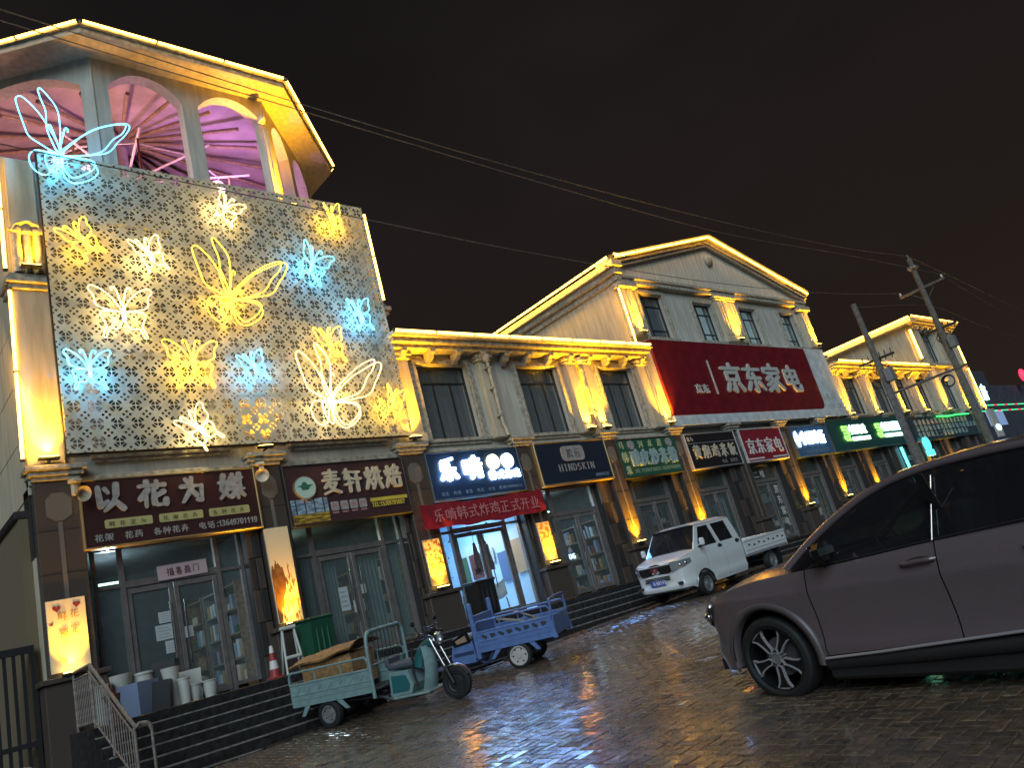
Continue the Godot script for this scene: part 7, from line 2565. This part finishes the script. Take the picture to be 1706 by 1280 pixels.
func build_teal_trike() -> void:
	var t := vehicle("cargo_tricycle", "teal electric cargo tricycle carrying a tan crate, its motorcycle front to the right", "tricycle", 6.34, 3.15, 67)
	var m: Material = M.trike_teal
	for s in [-1.0, 1.0]:
		rail_side(t, m, -0.55, 0.95, 0.49 * s, s, false)
		steel_wheel(t, Vector3(0.08, 0.2, 0.43 * s), 0.21, 0.11, 0.12, s, M.alloy_dark, 5)
	var fl := MB.new()
	fl.bx(-0.55, 0.95, 0.385, 0.41, -0.47, 0.47, 0.004)
	part("bed_floor", fl, M.trike_dark, t)
	var tg := MB.new()
	tg.bx(-0.58, -0.555, 0.4, 0.7, -0.48, 0.48, 0.006)
	tg.tube(curve([Vector3(-0.565, 0.7, -0.45), Vector3(-0.565, 0.86, -0.44), Vector3(-0.565, 0.89, -0.38), Vector3(-0.565, 0.89, 0.38), Vector3(-0.565, 0.86, 0.44), Vector3(-0.565, 0.7, 0.45)]), 0.018, 6)
	part("tailgate", tg, m, t)
	# hoop between bed and seat
	var hp := MB.new()
	hp.tube(curve([Vector3(0.98, 0.3, 0.5), Vector3(0.99, 0.8, 0.5), Vector3(1.0, 1.12, 0.49), Vector3(1.0, 1.22, 0.42), Vector3(1.0, 1.235, 0.3), Vector3(1.0, 1.235, -0.3), Vector3(1.0, 1.22, -0.42), Vector3(1.0, 1.12, -0.49), Vector3(0.99, 0.8, -0.5), Vector3(0.98, 0.3, -0.5)]), 0.03, 8)
	hp.bar(Vector3(0.985, 0.75, -0.5), Vector3(0.985, 0.75, 0.5), 0.018, 6)
	part("hoop", hp, m, t)
	var mesh_ := MB.new()
	for k in 9:
		var z := -0.4 + k * 0.1
		mesh_.bar(Vector3(0.99, 0.76, z), Vector3(1.0, 1.22, z), 0.006, 5)
	part("hoop_bars", mesh_, M.trike_dark, t)
	# chassis, step, battery box, seat
	var fr := MB.new()
	fr.tube(curve([Vector3(-0.5, 0.34, 0.3), Vector3(0.8, 0.3, 0.3), Vector3(1.2, 0.18, 0.24), Vector3(1.75, 0.2, 0.15)]), 0.024, 6)
	fr.tube(curve([Vector3(-0.5, 0.34, -0.3), Vector3(0.8, 0.3, -0.3), Vector3(1.2, 0.18, -0.24), Vector3(1.75, 0.2, -0.15)]), 0.024, 6)
	fr.bar(Vector3(0.08, 0.2, -0.42), Vector3(0.08, 0.2, 0.42), 0.04, 8)
	fr.ball(Vector3(0.08, 0.2, 0.0), Vector3(0.12, 0.11, 0.13), 12, 8)
	part("frame", fr, M.trike_dark, t)
	var sp := MB.new()
	sp.bx(1.0, 1.76, 0.19, 0.225, -0.27, 0.27, 0.01)
	part("footboard", sp, m, t)
	var bt := MB.new()
	bt.prism(PackedVector2Array([Vector2(1.05, 0.23), Vector2(1.42, 0.23), Vector2(1.48, 0.35), Vector2(1.42, 0.56), Vector2(1.08, 0.58)]), -0.2, 0.2)
	part("battery_box", bt, m, t)
	var be := MB.new()
	be.prism(PackedVector2Array([Vector2(1.1, 0.28), Vector2(1.38, 0.28), Vector2(1.42, 0.36), Vector2(1.37, 0.5), Vector2(1.12, 0.52)]), -0.215, 0.215)
	part("box_panel", be, M.trike_teal_dark, t)
	var st := MB.new()
	st.box(Vector3(1.26, 0.645, 0), Vector3(0.46, 0.1, 0.34), 0.035)
	st.box(Vector3(1.05, 0.72, 0), Vector3(0.08, 0.14, 0.36), 0.03)
	part("seat", st, M.seat, t)
	# leg shield with tank, steering head, fork, wheel
	var sh := []
	for i in 7:
		var v := i / 6.0
		var row_ := []
		for k in 9:
			var u := k / 4.0 - 1.0
			row_.append(Vector3(lerpf(1.72, 1.78, v) + 0.1 * u * u * -1.0 + 0.05 * sin(v * PI), lerpf(0.22, 0.84, v), u * lerpf(0.2, 0.13, v)))
		sh.append(row_)
	var sm := MB.new()
	sm.grid(sh)
	part("leg_shield", sm, m, t)
	var tk := MB.new()
	tk.tube(curve([Vector3(1.52, 0.56, 0), Vector3(1.6, 0.74, 0), Vector3(1.72, 0.84, 0), Vector3(1.84, 0.88, 0)]), 0.1, 10, false, 0.07)
	part("tank_cover", tk, M.trike_teal_dark, t)
	var hd := MB.new()
	hd.tube(curve([Vector3(1.78, 0.98, -0.34), Vector3(1.74, 1.02, -0.2), Vector3(1.82, 0.97, -0.06), Vector3(1.82, 0.97, 0.06), Vector3(1.74, 1.02, 0.2), Vector3(1.78, 0.98, 0.34)]), 0.014, 6)
	part("handlebar", hd, M.chrome, t)
	for s in [-1.0, 1.0]:
		var gp := MB.new()
		gp.bar(Vector3(1.765, 0.995, 0.27 * s), Vector3(1.785, 0.975, 0.4 * s), 0.021, 8)
		gp.tube(PackedVector3Array([Vector3(1.8, 1.0, 0.2 * s), Vector3(1.83, 0.985, 0.32 * s)]), 0.008, 5)
		part("grip", gp, M.black, t)
		var mr := MB.new()
		mr.bar(Vector3(1.77, 1.0, 0.22 * s), Vector3(1.74, 1.16, 0.3 * s), 0.007, 5)
		mr.ball(Vector3(1.74, 1.19, 0.32 * s), Vector3(0.015, 0.04, 0.065), 10, 6)
		part("rear_mirror", mr, M.black, t)
		var fk := MB.new()
		fk.bar(Vector3(1.83, 0.92, 0.085 * s), Vector3(1.99, 0.5, 0.085 * s), 0.022, 8)
		part("fork_leg", fk, M.chrome, t)
		var fk2 := MB.new()
		fk2.bar(Vector3(1.99, 0.5, 0.085 * s), Vector3(2.09, 0.24, 0.085 * s), 0.029, 8)
		part("fork_slider", fk2, M.black, t)
	var lt := MB.new()
	lt.lathe([Vector2(0.0, -0.1), Vector2(0.06, -0.08), Vector2(0.1, 0.0), Vector2(0.1, 0.04)], Transform3D(Basis(Vector3(0, 0, 1), -PI / 2), Vector3(1.92, 0.9, 0)), 18)
	var lo := part("headlight", lt, M.chrome, t)
	var lg := MB.new()
	lg.lathe([Vector2(0.098, 0.035), Vector2(0.06, 0.055), Vector2(0, 0.06)], Transform3D(Basis(Vector3(0, 0, 1), -PI / 2), Vector3(1.92, 0.9, 0)), 18)
	part("lens", lg, M.lamp_glass, lo)
	var ds := MB.new()
	ds.box(Vector3(1.82, 1.02, 0), Vector3(0.12, 0.07, 0.2), 0.025, Basis(Vector3(0, 0, 1), 0.5))
	part("dashboard", ds, M.black, t)
	var fd := []
	for r in 5:
		var row_ := []
		for i in 13:
			var a := lerpf(0.35, 2.75, i / 12.0)
			var w: float = (r / 2.0 - 1.0)
			row_.append(Vector3(2.09 + cos(a) * (0.265 - 0.02 * w * w), 0.24 + sin(a) * (0.265 - 0.02 * w * w), w * 0.065))
		fd.append(row_)
	var fm := MB.new()
	fm.grid(fd)
	part("front_mudguard", fm, M.chrome_dull, t)
	steel_wheel(t, Vector3(2.09, 0.235, 0), 0.235, 0.1, 0.15, 1.0, M.dark_metal, 5)
	var rain := MB.new()
	rain.tube(curve([Vector3(1.5, 0.84, 0.1), Vector3(1.46, 0.5, 0.12), Vector3(1.5, 0.3, 0.12)]), 0.02, 6)
	part("cable", rain, M.black, t)
	# tan crate with a lid lying in the bed
	var bx_ := t.transform * Transform3D(Basis(Vector3.UP, 0.03), Vector3(0.0, 0.48, -0.02))
	var cr := thing("crate", "tan cardboard box with overhanging lid in the teal tricycle's bed", "box")
	cr.transform = bx_
	var cb := MB.new()
	cb.bx(-0.45, 0.5, 0.0, 0.5, -0.32, 0.32, 0.01)
	part("body", cb, M.cardboard, cr)
	var lid := []
	for i in 7:
		var row_ := []
		for k in 13:
			var u := k / 12.0
			row_.append(Vector3(lerpf(-0.62, 0.6, u), 0.58 + 0.1 * u - 0.1 * pow(absf(i / 3.0 - 1.0), 2) + 0.02 * sin(u * 9.0 + i), (i / 3.0 - 1.0) * 0.44))
		lid.append(row_)
	var lm := MB.new()
	lm.grid(lid)
	var lid2 := []
	for r in lid:
		var rr := []
		for p in r:
			rr.append(p + Vector3(0, -0.022, 0))
		lid2.append(rr)
	lm.grid(lid2, true)
	part("lid", lm, M.cardboard, cr)
	var tape := MB.new()
	for k in 6:
		tape.box(Vector3(-0.4 + k * 0.17, 0.44 + 0.012 * (k % 2), 0.325), Vector3(0.12, 0.1, 0.012), 0.003, Basis(Vector3(0, 0, 1), 0.3 * (k % 3 - 1)))
	part("torn_flaps", tape, M.cardboard, cr)

func build_blue_trike() -> void:
	var t := vehicle("cargo_tricycle", "blue cargo tricycle with pressed steel bed behind the teal one", "tricycle", 9.37, 4.23, 240)
	var m: Material = M.trike_blue
	for s in [-1.0, 1.0]:
		rail_side(t, m, -0.7, 0.66, 0.5 * s, s, true)
		steel_wheel(t, Vector3(0.0, 0.21, 0.45 * s), 0.215, 0.13, 0.15, s, M.trike_rim, 6)
		var lg := MB.new()
		lg.prism(PackedVector2Array([Vector2(-0.7, 0.7), Vector2(-0.62, 0.7), Vector2(-0.68, 0.36), Vector2(-0.75, 0.36)]), 0.5 * s - 0.025, 0.5 * s + 0.025)
		part("corner_post", lg, m, t)
	var fl := MB.new()
	fl.bx(-0.7, 0.66, 0.4, 0.425, -0.48, 0.48, 0.004)
	part("bed_floor", fl, M.trike_blue_dark, t)
	var tg := MB.new()
	tg.bx(-0.73, -0.705, 0.4, 0.72, -0.49, 0.49, 0.006)
	tg.tube(curve([Vector3(-0.72, 0.7, -0.47), Vector3(-0.72, 0.93, -0.46), Vector3(-0.72, 0.99, -0.38), Vector3(-0.72, 1.0, 0.38), Vector3(-0.72, 0.93, 0.46), Vector3(-0.72, 0.7, 0.47)]), 0.02, 6)
	part("tailgate", tg, m, t)
	var hb := MB.new()
	hb.bx(0.67, 0.72, 0.28, 1.0, -0.5, 0.5, 0.008)
	for s in [-1.0, 1.0]:
		hb.bx(0.655, 0.735, 0.28, 1.22, 0.46 * s, 0.53 * s, 0.02)
	part("headboard", hb, m, t)
	var cb := MB.new()
	cb.prism(PackedVector2Array([Vector2(0.8, 0.24), Vector2(1.24, 0.24), Vector2(1.28, 0.36), Vector2(1.22, 0.58), Vector2(0.84, 0.6)]), -0.34, 0.34)
	part("seat_box", cb, m, t)
	var cp := MB.new()
	cp.bx(0.84, 1.22, 0.38, 0.44, -0.345, 0.345, 0.004)
	part("box_band", cp, M.trike_blue_dark, t)
	var st := MB.new()
	st.box(Vector3(1.02, 0.65, 0), Vector3(0.42, 0.1, 0.6), 0.035)
	part("seat", st, M.seat, t)
	for s in [-1.0, 1.0]:
		var pn := MB.new()
		pn.prism(PackedVector2Array([Vector2(0.86, 0.58), Vector2(1.18, 0.55), Vector2(1.22, 0.66), Vector2(0.9, 0.78)]), 0.33 * s, 0.36 * s)
		var po := part("side_panel", pn, M.black_gloss, t)
		var pi := MB.new()
		pi.prism(PackedVector2Array([Vector2(0.92, 0.61), Vector2(1.12, 0.59), Vector2(1.14, 0.65), Vector2(0.94, 0.71)]), 0.36 * s, 0.366 * s)
		part("reflector", pi, M.tan_paint, po)
	var fr := MB.new()
	for z in [-0.3, 0.3]:
		fr.tube(curve([Vector3(-0.68, 0.36, z), Vector3(0.7, 0.34, z), Vector3(1.1, 0.18, z * 0.8), Vector3(1.7, 0.2, z * 0.4)]), 0.026, 6)
	fr.bar(Vector3(0, 0.21, -0.45), Vector3(0, 0.21, 0.45), 0.04, 8)
	fr.tube(curve([Vector3(0.8, 0.3, -0.42), Vector3(0.6, 0.2, -0.44), Vector3(0.5, 0.3, -0.44), Vector3(0.45, 0.38, -0.42)]), 0.025, 6)
	part("frame", fr, M.trike_blue_dark, t)
	var ft := MB.new()
	ft.bx(1.24, 1.8, 0.2, 0.23, -0.3, 0.3, 0.01)
	ft.bar(Vector3(1.78, 0.95, 0), Vector3(1.96, 0.24, 0), 0.05, 8)
	ft.tube(curve([Vector3(1.68, 1.0, -0.33), Vector3(1.77, 0.97, 0), Vector3(1.68, 1.0, 0.33)]), 0.016, 6)
	part("steering_column", ft, M.trike_blue_dark, t)
	steel_wheel(t, Vector3(1.96, 0.225, 0), 0.225, 0.1, 0.14, 1.0, M.trike_rim, 6)
	# odds and ends in the bed
	for k in 4:
		var o := MB.new()
		o.box(Vector3(0, 0, 0), [Vector3(0.5, 0.04, 0.12), Vector3(0.34, 0.05, 0.16), Vector3(0.42, 0.035, 0.09), Vector3(0.25, 0.16, 0.2)][k], 0.006, Basis.from_euler([Vector3(0, 0.4, 0.3), Vector3(0, -0.5, -0.2), Vector3(0, 1.0, 0.45), Vector3(0, 0.2, 0)][k]))
		var n := solo(["plank", "plank", "plank", "carton"][k], o, M.cardboard_pale, ["pale plank sticking up from the blue tricycle's bed, tilted left", "short pale plank lying across the blue tricycle's bed", "thin pale plank leaning steeply in the blue tricycle's bed", "small pale carton on the blue tricycle's bed floor"][k], ["plank", "plank", "plank", "box"][k])
		n.transform = t.transform * Transform3D(Basis(), [Vector3(0.1, 0.78, -0.2), Vector3(-0.2, 0.68, -0.05), Vector3(-0.05, 0.8, 0.12), Vector3(0.4, 0.51, -0.2)][k])

func make_materials_2() -> void:
	M.maroon = mat(0.05, 0.018, 0.018, 0.35)
	M.brass = mat(0.45, 0.33, 0.16, 0.35, 0.6)
	M.silver = mat(0.5, 0.48, 0.48, 0.35, 0.6)
	M.plate_yellow = mat(0.42, 0.38, 0.16, 0.6)
	M.olive = mat(0.13, 0.11, 0.04, 0.7)
	M.umber = mat(0.06, 0.028, 0.03, 0.35)
	M.umber_dark = mat(0.03, 0.02, 0.015, 0.5)
	M.letter_cream = mat(0.52, 0.45, 0.34, 0.5)
	M.mint = mat(0.45, 0.6, 0.52, 0.5)
	M.green_paint = mat(0.03, 0.14, 0.09, 0.6)
	M.pink_print = mat(0.42, 0.2, 0.2, 0.6)
	M.yellow_print = mat(0.62, 0.46, 0.06, 0.6)
	M.navy = mat(0.025, 0.045, 0.09, 0.35)
	M.navy_frame = mat(0.05, 0.07, 0.1, 0.4, 0.3)
	M.lit_cream = glow(1.0, 0.95, 0.6, 2.6)
	M.lit_aqua = glow(0.75, 1.0, 0.95, 2.6)
	M.pale_blue = mat(0.25, 0.33, 0.42, 0.6)
	M.ink = mat(0.018, 0.026, 0.042, 0.35)
	M.green_board = mat(0.03, 0.1, 0.06, 0.4)
	M.letter_sage = mat(0.4, 0.45, 0.25, 0.5)
	M.letter_teal = mat(0.3, 0.4, 0.4, 0.3)
	M.black_board = mat(0.02, 0.017, 0.018, 0.35)
	M.red_board = mat(0.25, 0.018, 0.03, 0.4)
	M.letter_white = mat(0.65, 0.6, 0.58, 0.5)
	M.board_white = tmat(0.72, 0.76, 0.76, 0.5, M.soft, 0.5)
	M.red_panel = tmat(0.2, 0.011, 0.018, 0.45, M.soft, 0.5)
	M.letter_board = mat(0.5, 0.49, 0.45, 0.5)
	M.grey_print = mat(0.25, 0.28, 0.3, 0.6)
	M.clinic_blue = mat(0.06, 0.12, 0.2, 0.35)
	M.post_green = mat(0.02, 0.075, 0.07, 0.35)
	M.lit_green = glow(0.25, 1.0, 0.12, 1.8)
	M.lit_post = glow(0.6, 1.0, 0.85, 1.8)
	M.far_board = mat(0.04, 0.07, 0.08, 0.4)
	M.green_tube = glow(0.05, 1.0, 0.2, 1.6)
	M.cyan_tube = glow(0.15, 0.9, 1.0, 2.0)
	M.cyan_sign = glow(0.1, 0.75, 0.8, 1.2)
	M.banner_red = tmat(0.36, 0.012, 0.025, 0.8, M.soft, 1.5)
	M.banner_red.backlight_enabled = true
	M.banner_red.backlight = lin(0.3, 0.01, 0.02)
	M.banner_ink = mat(0.55, 0.2, 0.2, 0.7)
	M.plate_cream = mat(0.7, 0.6, 0.42, 0.6)
	M.poster_ink = mat(0.4, 0.24, 0.1, 0.7)
	M.heart_red = mat(0.22, 0.03, 0.015, 0.6)
	M.print0 = print_mat(0)
	M.print1 = print_mat(1)
	M.print2 = print_mat(2)
	M.bakery_print = print_mat(3)
	M.neon_yellow = glow(1.0, 0.62, 0.05, 3.0)
	M.neon_warm = glow(1.0, 0.72, 0.3, 2.6)
	M.neon_cyan = glow(0.12, 0.62, 1.0, 3.4)
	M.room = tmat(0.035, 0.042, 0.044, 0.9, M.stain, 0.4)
	M.room_lit = mat(0.5, 0.68, 0.82, 0.8)
	M.curtain_glowing = tmat(0.3, 0.38, 0.38, 0.9, M.soft, 2.0)
	M.curtain_glowing.emission_enabled = true  # room light behind the cloth is put in as a faint glow
	M.curtain_glowing.emission = lin(0.4, 0.62, 0.66)
	M.curtain_glowing.emission_energy_multiplier = 0.22
	M.curtain_teal = tmat(0.07, 0.11, 0.1, 0.9, M.soft, 2.0)
	M.inlay = mat(0.16, 0.14, 0.12, 0.25)
	M.pink_wall = tmat(0.42, 0.34, 0.38, 0.8, M.soft, 0.4)
	M.pink_glow = glow(1.0, 0.6, 0.8, 1.5)
	M.wood_pale = tmat(0.42, 0.3, 0.2, 0.7, M.stain, 1.0)

func make_materials_3() -> void:
	M.car_paint = mat(0.2, 0.15, 0.163, 0.28, 0.4)
	var drops := noise_tex(0.05, 1, 0.0, 1.0, 77, FastNoiseLite.TYPE_CELLULAR)
	M.car_paint.uv1_triplanar = true
	M.car_paint.uv1_scale = Vector3.ONE * 3.0
	M.car_paint.heightmap_enabled = true
	M.car_paint.heightmap_texture = drops
	M.car_paint.heightmap_scale = 0.12
	M.car_paint.clearcoat_enabled = true
	M.car_paint.clearcoat = 1.0
	M.car_paint.clearcoat_roughness = 0.15
	M.car_glass = glass(0.012, 0.012, 0.014, 0.84)
	M.car_clad = mat(0.1, 0.08, 0.085, 0.35)
	M.car_clad_dark = mat(0.02, 0.018, 0.019, 0.5)
	M.black_gloss = mat(0.01, 0.01, 0.011, 0.18)
	M.alloy = mat(0.5, 0.46, 0.48, 0.35, 0.5)
	M.alloy_dark = mat(0.25, 0.25, 0.26, 0.45, 0.5)
	M.brake = mat(0.14, 0.13, 0.135, 0.5, 0.3)
	M.headlamp = mat(0.3, 0.31, 0.33, 0.12, 0.5)
	M.lamp_glass = glass(0.5, 0.52, 0.55, 0.35)
	M.truck_paint = mat(0.6, 0.62, 0.62, 0.3)
	M.truck_paint.clearcoat_enabled = true
	M.truck_paint.clearcoat = 0.7
	M.truck_paint.clearcoat_roughness = 0.1
	M.truck_dark = mat(0.2, 0.21, 0.22, 0.6)
	M.emblem_red = mat(0.35, 0.05, 0.05, 0.3, 0.4)
	M.plate_blue = mat(0.03, 0.07, 0.35, 0.4)
	M.trike_teal = tmat(0.24, 0.36, 0.36, 0.4, M.soft, 1.6, null, 0.0, 0.1)
	M.trike_teal_dark = mat(0.02, 0.11, 0.12, 0.35)
	M.trike_dark = mat(0.03, 0.035, 0.04, 0.5)
	M.trike_blue = tmat(0.13, 0.22, 0.5, 0.4, M.soft, 1.6, null, 0.0, 0.1)
	M.trike_blue_dark = mat(0.02, 0.035, 0.1, 0.5)
	M.trike_rim = mat(0.42, 0.4, 0.38, 0.5)
	M.seat = mat(0.07, 0.08, 0.1, 0.5)
	M.tan_paint = mat(0.3, 0.2, 0.13, 0.4)
	M.chrome_dull = mat(0.4, 0.4, 0.42, 0.3, 0.9)
	M.cardboard = tmat(0.52, 0.29, 0.12, 0.85, M.stain, 1.5)
	M.cardboard_pale = tmat(0.5, 0.45, 0.38, 0.85, M.stain, 1.5)

func make_materials_4() -> void:
	M.rail_paint = tmat(0.34, 0.28, 0.24, 0.5, M.stain, 2.0)
	M.pot_white = mat(0.5, 0.49, 0.45, 0.35)
	M.pot_brown = mat(0.1, 0.035, 0.02, 0.18)
	M.pot_blue = mat(0.22, 0.28, 0.42, 0.4)
	M.pot_black = mat(0.016, 0.016, 0.018, 0.35)
	M.cloth_red = mat(0.1, 0.018, 0.018, 0.8)
	M.cloth_dark = mat(0.05, 0.012, 0.016, 0.85)
	M.cone_red = mat(0.3, 0.03, 0.03, 0.5)
	M.bin_green = mat(0.012, 0.075, 0.04, 0.45)
	M.leaf = mat(0.05, 0.11, 0.05, 0.5)
	M.horn = mat(0.5, 0.42, 0.3, 0.4)
	M.paper_pink = mat(0.5, 0.36, 0.38, 0.8)
	M.paper_ink = mat(0.12, 0.04, 0.05, 0.8)
	M.paper_white = mat(0.42, 0.46, 0.46, 0.8)
	M.room_panel = glow(0.7, 0.9, 1.0, 2.5)
	M.counter_blue = mat(0.3, 0.45, 0.6, 0.4)
	M.menu_a = mat(0.1, 0.16, 0.3, 0.5)
	M.menu_b = mat(0.5, 0.3, 0.16, 0.5)
	M.ride_white = mat(0.6, 0.55, 0.62, 0.4)
	M.ride_red = mat(0.13, 0.016, 0.014, 0.4)
	M.far_wall = tmat(0.06, 0.065, 0.09, 0.8, M.soft, 0.2)
	M.lit_far = glow(0.5, 0.85, 1.0, 2.2)
	M.far_window = glow(0.3, 0.42, 0.7, 0.28)
	M.far_green = glow(0.05, 0.9, 0.35, 1.1)
	M.far_red = glow(1.0, 0.04, 0.1, 1.2)

var cam_basis := Basis()

func _ready() -> void:
	rng.seed = 20240611
	# camera: turned 45 degrees to the right along the row, tilted up, held at a slant
	var cam := Camera3D.new()
	cam.name = "camera"
	var yaw := deg_to_rad(44.9)
	var pit := deg_to_rad(16.02)
	var rol := deg_to_rad(-15.37)
	var fw := Vector3(sin(yaw) * cos(pit), sin(pit), -cos(yaw) * cos(pit))
	var rt := Vector3(cos(yaw), 0, sin(yaw))
	var up := rt.cross(fw)
	cam_basis = Basis(rt * cos(rol) + up * sin(rol), up * cos(rol) - rt * sin(rol), -fw)
	cam.transform = Transform3D(cam_basis, Vector3(0, 0, 15))
	cam.fov = rad_to_deg(2.0 * atan(640.0 / 1296.0))
	cam.near = 0.05
	cam.far = 600.0
	cam.current = true
	add_child(cam)
	# overcast night sky, faintly lit by the town
	var env := Environment.new()
	env.background_mode = Environment.BG_SKY
	var sm := ProceduralSkyMaterial.new()
	sm.sky_top_color = lin(0.0056, 0.0048, 0.0053)
	sm.sky_horizon_color = lin(0.017, 0.0115, 0.009)
	sm.sky_curve = 0.3
	sm.sky_cover = noise_tex(0.012, 5, 0.0, 1.0, 51)
	sm.sky_cover_modulate = Color(0.06, 0.052, 0.05, 1.0)
	sm.ground_bottom_color = lin(0.006, 0.005, 0.005)
	sm.ground_horizon_color = lin(0.034, 0.02, 0.013)
	sm.sun_angle_max = 0.0
	var sky := Sky.new()
	sky.sky_material = sm
	env.sky = sky
	env.tonemap_mode = Environment.TONE_MAPPER_LINEAR
	env.tonemap_exposure = 1.3
	env.sdfgi_enabled = true
	env.ssao_enabled = true
	env.ssil_enabled = true
	var we := WorldEnvironment.new()
	we.name = "environment"
	we.environment = env
	add_child(we)
	# added soft cool fill from behind the camera, for unseen street lamps
	var street_fill := DirectionalLight3D.new()
	street_fill.name = "street_fill_light"
	street_fill.light_color = Color(0.86, 0.95, 1.0)
	street_fill.light_energy = 0.5
	street_fill.light_angular_distance = 40.0
	street_fill.shadow_enabled = true
	street_fill.sky_mode = DirectionalLight3D.SKY_MODE_LIGHT_ONLY
	street_fill.transform = Transform3D(Basis.looking_at(Vector3(0.62, -0.5, -0.62), Vector3.UP), Vector3(0, 30, 20))
	add_child(street_fill)
	make_materials()
	make_materials_2()
	make_materials_3()
	make_materials_4()
	build_ground()
	build_steps()
	build_tower()
	build_mid()
	build_gable()
	build_right()
	build_screen()
	build_butterflies()
	build_signs()
	build_posters()
	build_uplights()
	build_car()
	build_truck()
	build_teal_trike()
	build_blue_trike()
	build_poles()
	build_wires()
	build_railing()
	build_props()
	build_pavilion_ride()
	build_far()
